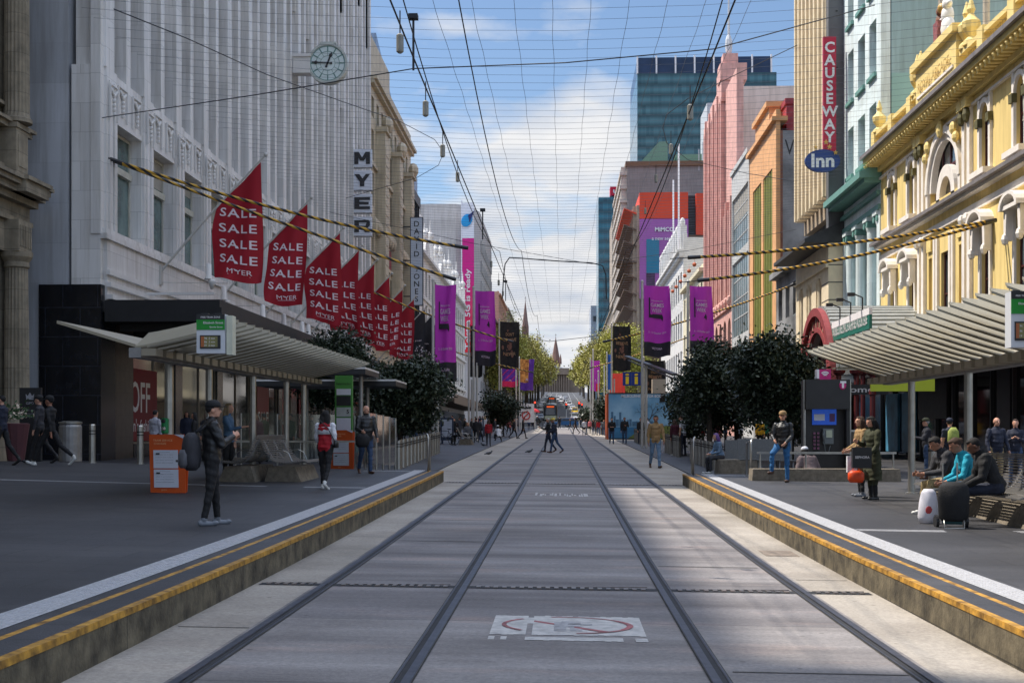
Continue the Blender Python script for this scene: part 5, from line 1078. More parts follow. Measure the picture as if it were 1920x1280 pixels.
# ---- pole banners
def pole_banner(px, Yb, z1, w_, h_, kind, label, s=1, pole=True, base=None, seed=1, h0=None):
    Xb = X_of(px, Yb); g = PV(Xb, Yb)
    o = thing('banner_pole', label, 'banner', (Xb, Yb, g), 0, 'banners on poles along the mall'); top = z1-g
    b = MB()
    for dx, tt in ((0, top+.15), (.22*s, top*.52)): b.tube([(dx, 0, 0), (dx, 0, tt)], .07, 8)
    b.ball((0, 0, top+.2), .09, 8, 5); b.build('pole', PW, o)
    b = MB(); nu, nv = 16, 20; rr = random.Random(seed); p1 = rr.uniform(0, 6); sw = rr.uniform(.08, .2)
    def S(u, v): return Vector((s*(.1+w_*u*(1-.07*math.sin(v*3+p1)))+.10*u*v*math.sin(v*3+p1), .17*math.sin(u*6+v*2.5+p1)*(.3+u)+.06*math.sin(u*15+v*4)*u+sw*u, top-v*h_-.06*math.sin(u*3)-.03*v*math.sin(9*u+p1)))
    split = {'games': .80}.get(kind, 2)
    for j in range(nv):
        for i in range(nu):
            m = 0
            if kind == 'games' and (j+.5)/nv > split: m = 1
            if kind == 'fire': m = (0 if (i/nu < .62) else 1) if j/nv < .75 else 1
            if kind == 'violet' and ((i+j) % 7 == 0 or j > 13): m = 1
            if kind == 'royal' and (j > 14 and i > 8): m = 1
            b.add([S(i/nu, j/nv), S((i+1)/nu, j/nv), S((i+1)/nu, (j+1)/nv), S(i/nu, (j+1)/nv)], [(0,1,2,3)], m)
    PU = mat('banner_purple', lin((.74,.20,.70)), .75, 0, .06, 1); DK = mat('banner_dark', (.02,.016,.024), .8, 0, .2, 3)
    ms_ = {'games': [PU, DK], 'dark': [mat('banner_black_print', (.014,.012,.012), .8, 0, .5, 2.5)], 'fire': [mat('banner_flame', lin((.90,.36,.10)), .7, 0, .5, 2.2, two=lin((.98,.70,.35))), mat('banner_violet', lin((.34,.14,.55)), .7, 0, .2, 2)],
           'violet': [mat('banner_violet2', lin((.38,.16,.62)), .7, 0, .25, 2), mat('banner_magenta', lin((.85,.12,.35)), .7, 0, .1)], 'royal': [PU, mat('banner_red', lin((.88,.16,.20)), .7)], 'red': [mat('banner_coral', lin((.88,.26,.20)), .7, 0, .05)], 'blue': [mat('banner_blue', lin((.08,.32,.62)), .7, 0, .1)]}[kind]
    c_ = b.build('cloth', ms_, o, True, False); bm = bmesh.new(); bm.from_mesh(c_.data); bmesh.ops.remove_doubles(bm, verts=bm.verts, dist=.001); bm.to_mesh(c_.data); bm.free(); c_.data.polygons.foreach_set('use_smooth', [True]*len(c_.data.polygons))
    fn = lambda p: S(min(1, max(0, (s*p.x-.1)/w_)), min(1, max(0, (top-p.z)/h_)))+Vector((0, -.03, 0))
    b = MB(); xm = s*(.1+w_*.5)
    if kind == 'games':
        text(b, 'GAMES', (xm, 0, top-h_*.27), (1,0,0), (0,0,1), w_*.5, h_*.055, .01, 1, 0, fn); text(b, 'WEEK', (xm-.03, 0, top-h_*.345), (1,0,0), (0,0,1), w_*.4, h_*.055, .01, 1, 0, fn)
        text(b, 'MELBOURNE INTERNATIONAL', (xm, 0, top-h_*.21), (1,0,0), (0,0,1), w_*.45, h_*.018, .01, 1, 0, fn); text(b, '5 - 13 October 2019', (xm, 0, top-h_*.66), (1,0,0), (0,0,1), w_*.66, h_*.026, .01, 1, 0, fn)
        text(b, 'VICTORIA', (xm, 0, top-h_*.88), (1,0,0), (0,0,1), w_*.4, h_*.03, .01, 1, 0, fn)
        k = MB(); k.add([fn(Vector((xm+dx*w_, 0, top-h_*dz))) for dx, dz in ((-.32,.40),(.18,.40),(.22,.44),(.2,.49),(.12,.455),(-.32,.455))], [(0,1,2,3,4,5)]); k.add([fn(Vector((xm+dx*w_, 0, top-h_*dz))) for dx, dz in ((-.32,.17),(-.27,.17),(-.27,.4),(-.32,.4))], [(0,1,2,3)]); k.build('speech_box', DK, o, False, False)
    elif kind == 'dark':
        for s_, v_ in (("DON'T", .26), ('BELIEVE', .38), ('NEVER', .68)): text(b, s_, (xm, 0, top-h_*v_), (1,0,0), (0,0,1), w_*(.42 if s_ == "DON'T" else .66), h_*.07, .015, 1, 0, fn)
        k = MB(); rr = random.Random(9)
        for q in range(26):
            u_, v_ = rr.gauss(.5, .16), rr.gauss(.56, .16); r_ = rr.uniform(.02, .06)
            k.add([fn(Vector((s*(.1+w_*u_)+w_*r_*1.4*math.cos(t), 0, top-h_*v_+h_*r_*math.sin(t))))+Vector((0,.012,0)) for t in frange(0, 5.2, 1.05)], [tuple(range(len(frange(0, 5.2, 1.05))))])
        k.build('printed_picture', mat('print_bronze', lin((.48,.33,.28)), .8, 0, .4, 6), o, False, False)
    elif kind in ('fire', 'violet', 'royal'):
        b.add([fn(Vector((xm+dx*w_, 0, top-h_*dz))) for dx, dz in ((-.1,.72),(-.04,.62),(.02,.6),(.08,.66),(.1,.72),(.03,.66),(-.03,.66))], [(0,1,2,3,4,5,6)])
    if b.v: b.build('lettering', mat('banner_print', lin((.80,.70,.78)), .7, 0, 0) if kind != 'dark' else mat('banner_gold', lin((.62,.48,.36)), .7, 0, .2), o, False, False)
    return o
pole_banner(812, 65, 9.2, 1.05, 4.9, 'games', 'purple games banner on the nearest white pole on the left, beside the black bird flags', seed=2)
pole_banner(888, 84, 11.0, 1.35, 4.9, 'games', 'purple games banner in front of the tall pink banner', seed=3)
pole_banner(879, 92, 9.4, .9, 3.7, 'dark', 'narrow black picture banner half hidden behind the left purple banner', seed=4)
pole_banner(936, 128, 12.8, 1.85, 4.7, 'dark', 'black banner with gold letters left of the tram road', seed=5)
pole_banner(974, 165, 11.2, 1.7, 4.0, 'fire', 'flame orange and violet picture banner left of the tram road', seed=6)
pole_banner(940, 150, 9.3, 1.8, 2.2, 'violet', 'violet and magenta banner behind the black banner on the left', seed=7)
pole_banner(1290, 66, 9.2, 1.25, 3.5, 'games', 'purple games banner nearest on the right above the dark trees', seed=8)
pole_banner(1204, 71, 9.8, 1.45, 3.9, 'games', 'purple games banner on the right beside the information booth', seed=9)
pole_banner(1207, 98, 7.2, 1.5, 3.2, 'dark', 'black banner under the right purple banner behind its pole', seed=10)
pole_banner(1147, 112, 11.0, 1.55, 3.9, 'dark', 'black banner with gold letters on the right before the blue information signs', seed=11)
pole_banner(1107, 165, 11.0, 1.1, 3.9, 'royal', 'purple and red banner right of the tram road in the distance', seed=12)
pole_banner(1142, 170, 9.6, 2.0, 3.4, 'red', 'coral red banner behind the right black banner', seed=13)
pole_banner(1138, 160, 11.5, .55, 4.4, 'blue', 'narrow blue banner beside the coral red one on the right', seed=14)
for px, Y, h_ in ((1112, 150, 9.5), (1122, 150, 7), (968, 140, 7), (1133, 185, 9)):
    X = X_of(px, Y); b = MB(); b.tube([(0,0,0), (0,0,h_)], .08, 8); b.ball((0,0,h_+.05), .12, 6, 4); o = b.build('banner_pole', PW); o.location = (X, Y, PV(X, Y))
    tag(o, 'bare white banner pole standing at photo column %d of the mall' % px if 0 else {1112: 'bare tall white pole right of the tram road before the purple and red banner', 1122: 'shorter bare white pole right of the tram road', 968: 'bare white pole left of the tram road behind the black banner', 1133: 'farthest bare white pole on the right before the coral banner'}[px], 'pole', 'bare white poles')
# ---- striped ropes and wires over the street
STR = bpy.data.materials.new('yellow_black_stripes'); STR.use_nodes = True; t = STR.node_tree; q = t.nodes['Principled BSDF']
tc = t.nodes.new('ShaderNodeTexCoord'); sp = t.nodes.new('ShaderNodeSeparateXYZ'); mt = t.nodes.new('ShaderNodeMath'); m2 = t.nodes.new('ShaderNodeMath'); m3 = t.nodes.new('ShaderNodeMath'); cr = t.nodes.new('ShaderNodeMixRGB')
t.links.new(tc.outputs['Object'], sp.inputs[0]); mt.operation = 'MULTIPLY_ADD'; mt.inputs[1].default_value = 3.6; t.links.new(sp.outputs[0], mt.inputs[0])
mt2 = t.nodes.new('ShaderNodeMath'); mt2.operation = 'MULTIPLY'; mt2.inputs[1].default_value = 5.0; t.links.new(sp.outputs[2], mt2.inputs[0]); t.links.new(mt2.outputs[0], mt.inputs[2])
m2.operation = 'FRACT'; t.links.new(mt.outputs[0], m2.inputs[0]); m3.operation = 'GREATER_THAN'; m3.inputs[1].default_value = .5; t.links.new(m2.outputs[0], m3.inputs[0]); t.links.new(m3.outputs[0], cr.inputs[0])
cr.inputs[1].default_value = (.015,.015,.02,1); cr.inputs[2].default_value = (*lin((.80,.62,.20)), 1); t.links.new(cr.outputs[0], q.inputs['Base Color']); q.inputs['Roughness'].default_value = .6
def rope(pts, r, label, n=26):
    """pts: 3 world points (anchor, control, end): quadratic sag"""
    a, c, d = map(Vector, pts); P_ = []
    for i in range(n+1):
        t = i/n; P_.append(a*(1-t)**2+c*2*t*(1-t)+d*t*t)
    o = thing('striped_rope', label, 'rope', a, 0, 'yellow and black ropes over the street')
    b = MB(); b.tube([p-a for p in P_], r, 8); b.build('sleeve', STR, o, True)
    b = MB(); b.tube([P_[-2]-a, P_[-1]-a], r*1.25, 8); b.build('end_ferrule', BK, o); b = MB(); b.tube([P_[0]-a, P_[1]-a], r*1.25, 8)
    ex = (P_[0]-P_[1]).normalized()*.6; b.tube([P_[0]-a, P_[0]+ex-a], .015, 5); b.build('end_ferrule', BK, o)
    return o
def mid(p, q, dz): return (Vector(p)+Vector(q))/2-Vector((0,0,dz))
def R_(pa, pb, Ya, Yb, dz, r, label):
    a, c = at(*pa, Ya), at(*pb, Yb); rope((a, mid(a, c, dz), c), r, label)
R_((204, 297), (878, 465), 41.5, 42, .55, .05, 'upper striped rope crossing the crimson flags from the store corner')
R_((204, 298), (855, 524), 41.8, 44, .25, .05, 'lower striped rope crossing the crimson flags from the store corner')
R_((1290, 483), (1868, 412), 42, 44, .35, .05, 'upper striped rope on the right in front of the arcade building')
R_((1308, 526), (1868, 413), 43, 44.2, .5, .05, 'lower striped rope on the right in front of the arcade building')
R_((683, 540), (962, 641), 79, 79, .4, .055, 'striped rope on the left from the eighth crimson flag to the black banner')
R_((1130, 641), (1492, 532), 79, 77, .5, .055, 'striped rope on the right running up to the tan ribbed building')
R_((834, 653), (1000, 698), 118, 118, .3, .055, 'striped rope farther off on the left below the purple banners')
R_((1105, 690), (1290, 632), 118, 118, .3, .055, 'striped rope farther off on the right behind the purple banners')
# overhead wires
net = thing('overhead_net', 'fine net of thin dark wires spanning the street high above the tramway', 'wire net', (0, 60, 13))
b = MB(); r0 = .0055; NETM = mat('net_wire', (.07,.085,.12), .7, 0, 0)
def netz(X, Y): return 13.6+prof(Y)+.9*(abs(X)/15)**2
for k, Y in enumerate(frange(31, 165, 1.05)):
    if Y > 100 and k % 2: continue
    pts = [(x, Y+.015*math.sin(x*2+k), netz(x, Y)) for x in (-15, -9, -4, 0, 4, 9, 14.6)]; b.tube(pts, r0+max(0, Y-60)*.00008, 3, cap=False)
P(b, 'cross_wires', NETM, net)
for X in (-3.7, -2.6, -1.4, -.3, .8, 1.9, 3.0, 4.1, 5.4):
    b = MB(); b.tube([(X+.018*math.sin(y*1.1+X*5), y, netz(X, y)-.04-.03*abs(math.sin(y*.75+X))) for y in frange(30, 160, 1.05)], .008, 3, cap=False); P(b, 'long_wire', NETM, net)
def wire(name, pts, r, label, cat='wire', group='tram wires', n=4, m=WIRE):
    b = MB(); a = Vector(pts[0]); b.tube([Vector(p)-a for p in pts], r, n); o = b.build(name, m); o.location = a; return tag(o, label, cat, group)
ry = frange(8, 196, 8)+[226, 314, 453]
for X, dz, lab in ((-1.86, 6.25, 'tram contact wire over the left track'), (1.86, 6.25, 'tram contact wire over the right track')):
    wire('contact_wire', [(X, y, prof(y)*.8+dz) for y in ry], .011, lab)
for X, lab in ((-2.3, 'sagging carrier wire left of the left contact wire'), (-1.5, 'sagging carrier wire right of the left contact wire'), (2.3, 'sagging carrier wire beside the right contact wire')):
    pts = []
    for y in frange(8, 190, 2): ph = (y-16) % 26/26; pts.append((X*.9, y, prof(y)*.8+6.5+.75*(2*abs(ph-.5))**2))
    wire('carrier_wire', pts, .009, lab)
for k, (px, py, Y) in enumerate(((750, 82, 15.5), (798, 204, 19), (830, 283, 23.3), (1294, 211, 19), (858, 332, 30), (1258, 280, 28), (1230, 335, 36), (1210, 396, 48), (921, 495, 45), (935, 530, 52), (943, 550, 60))):
    p = at(px, py, Y); l = thing('wire_insulator', 'small pale cylinder hanging on the tram wires, %s' % (['nearest on the left', 'second on the left', 'third on the left', 'nearest on the right', 'fourth on the left', 'second on the right', 'third on the right', 'fourth on the right', 'fifth on the left', 'sixth on the left', 'farthest on the left'][k]), 'insulator', p, 0, 'cylinders on the tram wires')
    b = MB(); b.lathe((0, 0, -.12), [(.02, 0), (.045, .02), (.045, .22), (.02, .24)], 10); b.build('body', mat('insulator_grey', lin((.55,.54,.5)), .5), l); b = MB(); b.tube([(0,0,.1), (0,0,.4)], .008, 4); b.build('hanger', WIRE, l)
for px, py, Y in ((775, 80, 16.5), (905, 420, 30), (948, 545, 45)):
    p = at(px, py, Y); l = thing('span_spacer', 'thin dark vertical rod between the wires %s' % {775: 'high at the upper left of the sky', 905: 'beside the pink banner tower', 948: 'near the bent black cable'}[px], 'rod', p, 0, 'rods between the wires'); b = MB(); b.tube([(0,0,-.36), (0,0,.36)], .016, 5); b.box(-.06, .06, -.06, .06, .3, .36); b.build('rod', WIRE, l)
wire('bent_cable', [at(*p) for p in ((942, 560, 45), (944, 520, 45), (947, 495, 45), (955, 483, 45), (975, 484, 45), (1040, 489, 45), (1110, 493, 45), (1130, 498, 45), (1136, 515, 45), (1137, 560, 45))], .022, 'bent thick black cable crossing above the middle of the tram road', 'cable', None, 6)
wire('span_wire', [at(*p) for p in ((190, 8, 41.5), (350, 72, 46), (500, 140, 54), (640, 190, 63), (750, 228, 72), (815, 262, 82), (832, 286, 86), (822, 310, 88), (780, 334, 88), (640, 374, 88))], .022, 'curved span wire looping from the top of the white store and back', group='span wires')
wire('span_wire', [at(*p) for p in ((1495, 85, 75), (1380, 140, 73), (1290, 185, 72), (1250, 215, 74), (1243, 240, 78), (1250, 268, 82), (1290, 300, 86), (1400, 325, 84), (1520, 345, 78))], .022, 'curved span wire looping out from the tan ribbed building', group='span wires')
wire('span_wire', [at(*p) for p in ((178, 223, 41.3), (480, 178, 38), (775, 129, 35), (1060, 118, 34), (1340, 92, 36), (1640, 10, 40))], .016, 'long straight span wire crossing the sky under the clock', group='span wires')
wire('span_wire', [at(*p) for p in ((605, 395, 83), (880, 455, 80), (1110, 495, 79), (1290, 470, 79), (1493, 430, 78))], .014, 'thin span wire crossing low behind the upper striped ropes', group='span wires')
wire('span_wire', [at(*p) for p in ((930, 622, 130), (1030, 640, 130), (1135, 628, 130))], .03, 'far span wire crossing in front of the spires', group='span wires')
for k, (px, Y) in enumerate(((1240, 104), (1302, 101), (1292, 96), (1285, 90))): pass
# lantern festoon right
for k, (px, py) in enumerate(((1302, 496), (1292, 508), (1284, 517), (1276, 528), (1268, 538), (1261, 546))):
    p = at(px, py, 96+4*k); b = MB(); b.ball((0,0,0), .16, 8, 6); b.tube([(0,0,.1), (0,0,.5)], .01, 4); o = b.build('hanging_lantern', mat('lantern_orange', lin((.80,.42,.28)), .6)); o.location = p
    tag(o, 'small orange lantern in a string above the right pavement, %s from the top' % ORD[k], 'lantern', 'orange lanterns in a string')
# ---- tram stop shelters
CAN = mat('canopy_metal', lin((.62,.58,.50)), .55, .1, .08, 1.5); CANw = mat('canopy_blade', lin((.60,.57,.49)), .5, .05, .06, 2)
def shelter(sd, Ya, Yb, zl, zh, zout, posts, label, zsl=0.):
    o = thing('tram_shelter', label, 'shelter', (sd*7, (Ya+Yb)/2, 0), 0, 'tram stop shelters'); xe, xl, xo_ = 5.3, 7.0, 8.3
    def crv(t): return lerp(zl, zh, t**1.15)          # t = 0 at the valley, 1 at the track edge
    n = int((Yb-Ya)/.56)
    for i in range(n+1):
        y = lerp(Ya, Yb, i/n); dz = zsl*(y-Ya); b = MB(); m = 10; ring_ = []
        for k in range(m+1):
            t = k/m; x = sd*lerp(xl, xe, t); z = crv(t)+dz; wd = .70*min(1, (1-t)*2.6+.10); rs_ = .26*wd/.7
            ring_.append([(x, y, z-.02), (x, y+wd, z+rs_), (x, y+wd, z+rs_+.03), (x, y, z+.012)])
        b.loft(ring_); P(b, 'louvre', CANw, o)
    b = MB()
    for i in range(n+1):
        y = lerp(Ya, Yb, i/n); dz = zsl*(y-Ya); b.box(sd*(xl-.02), sd*(xl-.34), y+.02, y+.40, zl-.14+dz, zl-.02+dz)
    P(b, 'bracket_row', CAN, o)
    b = MB(); vs = [(sd*xl, Ya, zl), (sd*xl, Yb, zl+zsl*(Yb-Ya)), (sd*xo_, Yb, zout+zsl*(Yb-Ya)), (sd*xo_, Ya, zout)]
    b.add(vs+[(x, y, z+.05) for x, y, z in vs], [(0,1,2,3), (7,6,5,4), (0,4,5,1), (1,5,6,2), (2,6,7,3), (3,7,4,0)]); P(b, 'outer_wing', CAN, o)
    b = MB(); b.beam((sd*xl, Ya, zl-.09), (sd*xl, Yb, zl-.09+zsl*(Yb-Ya)), .2, .16); P(b, 'gutter_beam', ALd, o)
    for y in posts:
        b = MB(); b.tube([(sd*xl, y, PV(sd*xl, y)), (sd*xl, y, zl-.1+zsl*(y-Ya))], .072, 12); b.lathe((sd*xl, y, PV(sd*xl, y)), [(.12, 0), (.12, .02), (.08, .03)], 12); P(b, 'post', AL, o, )
    return o
shelter(-1, 20.7, 34.8, 3.03, 3.42, 3.42, (25.1, 28.7, 32.2, 34.4), 'left tram stop shelter with a ribbed upswept metal canopy on steel posts', .006)
shelter(1, 13.8, 27.9, 2.83, 3.37, 3.3, (15.4, 22.4, 26.0), 'right tram stop shelter with a ribbed upswept metal canopy on steel posts')
# flat roofs behind the left shelter
for (pa, pc, py, Y, lab) in ((596, 685, 688, 40, 'small flat roof canopy on one post behind the left tram shelter'), (480, 742, 711, 43, 'long flat roof canopy with a pale edge behind the left tram shelter')):
    o = thing('flat_canopy', lab, 'canopy', (X_of((pa+pc)/2, Y), Y, 0), 0, 'flat canopies behind the left shelter'); xa, xb = X_of(pa, Y), X_of(pc, Y); z = Z_of(py, xb, Y)
    b = MB(); b.box(xa, xb, Y, Y+3, z-.22, z-.06, 1); b.box(xa, xb, Y-.01, Y+3.01, z-.058, z, 0); P(b, 'roof', [Wp, BK], o)
    for t_ in (.3, .75):
        b = MB(); x = lerp(xa, xb, t_); b.tube([(x, Y+1.5, PV(x, Y)), (x, Y+1.5, z-.2)], .07, 8); P(b, 'post', ALd, o)
# passenger display signs
def display(px0, px1, py0, py1, Y, polepx, armpy, label, front=True):
    xa, xb = X_of(px0, Y), X_of(px1, Y); z0, z1 = Z_of(py1, xa, Y), Z_of(py0, xa, Y); Yp = 23.6 if front else Y; xp = X_of(polepx, Yp); g = PV(xp, Yp)
    o = thing('stop_display', label, 'display sign', (xp, Yp, g), 0, 'tram stop display signs')
    w_ = xb-xa
    b = MB(); b.box(xa, xa+w_*.8, Y-.1, Y+.1, z0, z1, 0); b.box(xa, xa+w_*.8, Y-.11, Y-.1, lerp(z0,z1,.6), lerp(z0,z1,.86), 1); b.box(xa, xa+w_*.8, Y-.11, Y-.1, lerp(z0,z1,.86), z1, 2); b.box(xa+w_*.1, xa+w_*.68, Y-.115, Y-.1, lerp(z0,z1,.12), lerp(z0,z1,.46), 2); b.box(xa+w_*.13, xa+w_*.22, Y-.12, Y-.1, lerp(z0,z1,.16), lerp(z0,z1,.43), 4); b.box(xa+w_*.22, xa+w_*.6, Y-.12, Y-.1, lerp(z0,z1,.16), lerp(z0,z1,.43), 3)
    P(b, 'screen_box', [mat('sign_box_white', lin((.82,.83,.85)), .4, 0, .03), mat('sign_green', lin((.06,.55,.16)), .4, 0, .03), BK, mat('lcd_olive', lin((.50,.48,.28)), .3, 0, .1, 6), mat('lcd_orange', lin((.65,.35,.15)), .3)], o)
    b = MB(); b.box(xa+w_*.83, xb, Y-.07, Y+.14, z0-.02, z1-.02, 0); b.box(xa+w_*.1, xa+w_*.3, Y-.06, Y+.06, z1, z1+.02, 1); b.box(xa+w_*.5, xa+w_*.7, Y-.06, Y+.06, z1, z1+.02, 1); P(b, 'side_box', [mat('sign_box_cream', lin((.82,.82,.74)), .5), BK], o)
    b = MB()
    if front:
        text(b, 'Elizabeth Street', (xa+w_*.48, Y-.117, lerp(z0,z1,.78)), (1,0,0), (0,0,1), w_*.56, None, .01); text(b, 'Bourke Street', (xa+w_*.56, Y-.117, lerp(z0,z1,.67)), (1,0,0), (0,0,1), w_*.36, None, .01)
        text(b, 'FREE TRAM ZONE', (xa+w_*.4, Y-.117, lerp(z0,z1,.92)), (1,0,0), (0,0,1), w_*.55, None, .01)
        for k in range(3): text(b, ('96', '86', '19')[k]+'  2 min', (xa+w_*.38, Y-.125, lerp(z0,z1,.38-.09*k)), (1,0,0), (0,0,1), w_*.3, None, .0)
        P(b, 'lettering', whm, o)
    b = MB(); za = Z_of(armpy, xp, Yp); zq = Z_of(armpy-2, xa, Y); b.tube([(xp, Yp, g), (xp, Yp, za+.02)], .085, 12); b.beam((xp, Yp, za), (xa+.05, Y, zq), .1, .1); b.box(xp-.12, xp+.09, Yp-.09, Yp+.09, za-.03, za+.33) if front else None; P(b, 'pole', AL, o)
    return o
d_ = display(372, 438, 590, 663, 20.0, 317, 656, 'white tram stop display with a green header on a bent steel pole, left platform')
display(1890, 1955, 548, 652, 15.0, 2010, 640, 'white tram stop display box at the right edge under the canopy', True)
b = MB(); xp = X_of(314, 23.6); b.lathe((xp, 23.45, 1.07+PV(xp, 23.4)), [(.06, 0), (.07, .02), (.07, .26), (.05, .28)], 12, 0); b.ball((xp, 23.36, 1.3+PV(xp, 23)), (.04, .02, .04), 8, 5, 1); b.ball((xp, 23.36, 1.16+PV(xp, 23)), (.04, .02, .04), 8, 5, 2)
tag(b.build('ticket_reader', [mat('reader_green', lin((.05,.55,.3)), .4), BK, AL], loc=(0,0,0)), 'green ticket reader fixed to the display pole', 'ticket reader')
# ---- orange notice boards
OG = mat('notice_orange', lin((.86,.34,.08)), .5, 0, .05, 3); PP = mat('paper_white', lin((.85,.85,.88)), .6, 0, .04, 6)
def aframe(px, Y, w_, h_, label, rz=0):
    X = X_of(px, Y); o = thing('notice_board', label, 'notice board', (X, Y, PV(X, Y)), rz, 'orange notice boards')
    b = MB(); b.obox((0, 0, h_/2), (w_/2, 0, 0), (0, .012, 0), (0, -.04*h_, h_/2), 0); b.obox((0, .22, h_/2-.02), (w_/2, 0, 0), (0, .012, 0), (0, .08*h_, h_/2-.03), 0)
    b.prism([(w_*.22, h_*1.0), (w_*.5, h_*.995), (w_*.49, h_*.93)], 'y', -.075, -.06, 1)
    b.build('board', [OG, PP], o)
    for k in (0, 1):
        zc = h_*(.58-.33*k); b = MB(); yy = -.03-(zc/h_-.5)*.08*h_; b.obox((-.02, yy, zc), (w_*.35, 0, 0), (0, .004, 0), (0, -.01, h_*.155)); b.build('paper_notice', PP, o)
        b = MB()
        for q in range(5): text(b, ('tram service changes', 'Monday to Friday', 'stop 5 and stop 6', 'use next platform', 'more information')[q], (-.04, yy-.02, zc+h_*(.12-.045*q)), (1,0,0), (0,0,1), w_*(.5 if q else .3), h_*.012)
        b.box(-w_*.3, -w_*.2, yy-.03, yy-.01, zc+h_*.08, zc+h_*.105); b.build('lettering', BK, o)
    b = MB(); text(b, 'TRAM SERVICE', (-w_*.1, -.075, h_*.9), (1,0,0), (0,0,1), w_*.55, h_*.035, .01); text(b, 'CHANGES', (-w_*.18, -.07, h_*.845), (1,0,0), (0,0,1), w_*.35, h_*.035, .01); text(b, 'ptv', (-w_*.1, .02, h_*.05), (1,0,0), (0,0,1), w_*.15, h_*.03); b.build('heading', mat('pale_orange', lin((.97,.72,.5)), .5), o)
aframe(314, 22.9, .64, 1.06, 'orange notice board with two white sheets near the display pole')
aframe(641, 35.2, .62, 1.08, 'orange notice board behind the woman in red and white')
# ---- green timetable board behind the woman
flat_sign('timetable_board', 'tall green framed timetable board between the red jacket woman and the older man', (X_of(645, 36), 36, PV(-6, 36)+1.55), .50, 2.2, mat('timetable_green', lin((.30,.55,.25)), .5, 0, .04), (), BK)
tb_ = C.objects['timetable_board']; b = MB()
for z0, z1, m in ((.55, .72, 0), (.25, .52, 1), (-.06, .2, 2), (-.5, -.1, 0), (-.95, -.55, 0)): b.box(-.2, .2, -.075, -.05, z0, z1, m)
b.build('printed_sheet', [PP, BK, mat('timetable_grey', lin((.70,.72,.70)), .5)], tb_); b = MB(); text(b, 'Elizabeth Street Stop 5', (0, -.06, .86), (1,0,0), (0,0,1), .42, .07, .01); text(b, '5', (.12, -.08, .08), (1,0,0), (0,0,1), None, .12, .02); b.build('lettering', BK, tb_)
# ---- bins, directory, bollards
def rubbish_bin(px, Y, label):
    X = X_of(px, Y); o = thing('rubbish_bin', label, 'bin', (X, Y, PV(X, Y)), 0); b = MB(); b.lathe((0,0,0), [(.30, 0), (.32, .03), (.32, 1.02), (.29, 1.1)], 20); b.build('drum', ALd, o, False)
    b = MB(); b.lathe((0,0,1.1), [(.30, 0), (.33, .02), (.33, .06), (.2, .09)], 20); b.build('lid', AL, o); return o
rubbish_bin(132, 36.5, 'round steel litter bin in front of the black granite corner')
dr = thing('directory_sign', 'tall black directory sign with a crown mark beside the stone building', 'sign', (X_of(58, 35), 35, PV(-14.5, 35)))
b = MB(); b.box(-.30, .30, -.06, .06, 0, 2.05); b.build('panel', BK, dr)
b = MB(); text(b, 'GPO', (0, -.07, 1.62), (1,0,0), (0,0,1), .22, .07, .01)
for q, s_ in enumerate(('LEVEL ONE', 'GROUND', 'LOWER LEVEL')): text(b, s_, (0, -.07, 1.42-.09*q), (1,0,0), (0,0,1), .3, .03)
b.add([(x, -.07, z) for x, z in ((-.1,1.72),(.1,1.72),(.12,1.88),(.06,1.82),(0,1.92),(-.06,1.82),(-.12,1.88))], [tuple(range(7))]); b.build('lettering', mat('print_grey', lin((.6,.6,.62)), .5), dr)
# potted flowers
pf = thing('flower_pot', 'tall pot of pale flowers by the directory sign', 'plant pot', (X_of(30, 34), 34, PV(-15, 34))); b = MB(); b.lathe((0,0,0), [(.22, 0), (.3, .6), (.36, 1.0), (.3, 1.02)], 12); b.build('pot', mat('pot_plum', lin((.35,.2,.22)), .6), pf)
b = MB(); rr = random.Random(2)
for k in range(260):
    p = Vector((rr.gauss(0, .22), rr.gauss(0, .2), 1.15+abs(rr.gauss(0, .18)))); d = Vector((rr.gauss(0,1), rr.gauss(0,1), rr.gauss(0,1))).normalized()*.05; e_ = d.orthogonal().normalized()*.035; b.add([p-d, p+e_, p+d, p-e_], [(0,1,2,3)], 0 if rr.random() < .7 else 1)
b.build('flowers', [mat('pot_leaf', lin((.22,.32,.18)), .6), mat('pot_petal', lin((.85,.78,.7)), .6)], pf, fix=False)
def bollard(X, Y, label, group, h=.98, r=.06, slant=0):
    o = thing('bollard', label, 'bollard', (X, Y, PV(X, Y)), 0, group); b = MB(); n = 12
    if slant: b.loft([[(r*math.cos(2*math.pi*k/n), r*1.2*math.sin(2*math.pi*k/n), z+(slant*math.cos(2*math.pi*k/n) if z else 0)) for k in range(n)] for z in (0, h-.06)])
    else: b.lathe((0,0,0), [(r*1.3, 0), (r*1.3, .02), (r, .03), (r, h-.04), (r*.8, h)], 12)
    b.build('post', AL, o)
    for z in (.72, .80): 
        b = MB(); b.lathe((0,0,z*h/.98), [(r*(1.32 if slant else 1.1), 0), (r*(1.32 if slant else 1.1), .028)], 12); b.build('band', BK, o)
    return o
bollard(X_of(173, 34), 34, 'steel bollard standing alone before the black granite corner', 'single bollards', 1.05, .085); bollard(X_of(263, 34), 34, 'steel bollard in front of the red window poster', 'single bollards', 1.05, .085); bollard(X_of(1748, 27.5), 27.5, 'steel bollard behind the seated group under the right shelter', 'single bollards', 1.1, .085)
for i, Y in enumerate(frange(40, 56, 1.35)): bollard(-5.15-.03*i, Y, 'slant topped steel bollard in the closely spaced row on the left', 'left row of slant topped bollards', .95, .13, .06)
for i, Y in enumerate(frange(41.5, 48.5, 1.0)): bollard(5.05-.02*i, Y, 'slant topped steel bollard in the row before the right benches', 'right near row of slant topped bollards', .95, .12, -.06)
for i, Y in enumerate(frange(55, 61, 1.4)): bollard(4.95, Y, 'slant topped steel bollard in the short row behind the couple', 'right middle row of slant topped bollards', .95, .12, -.06)
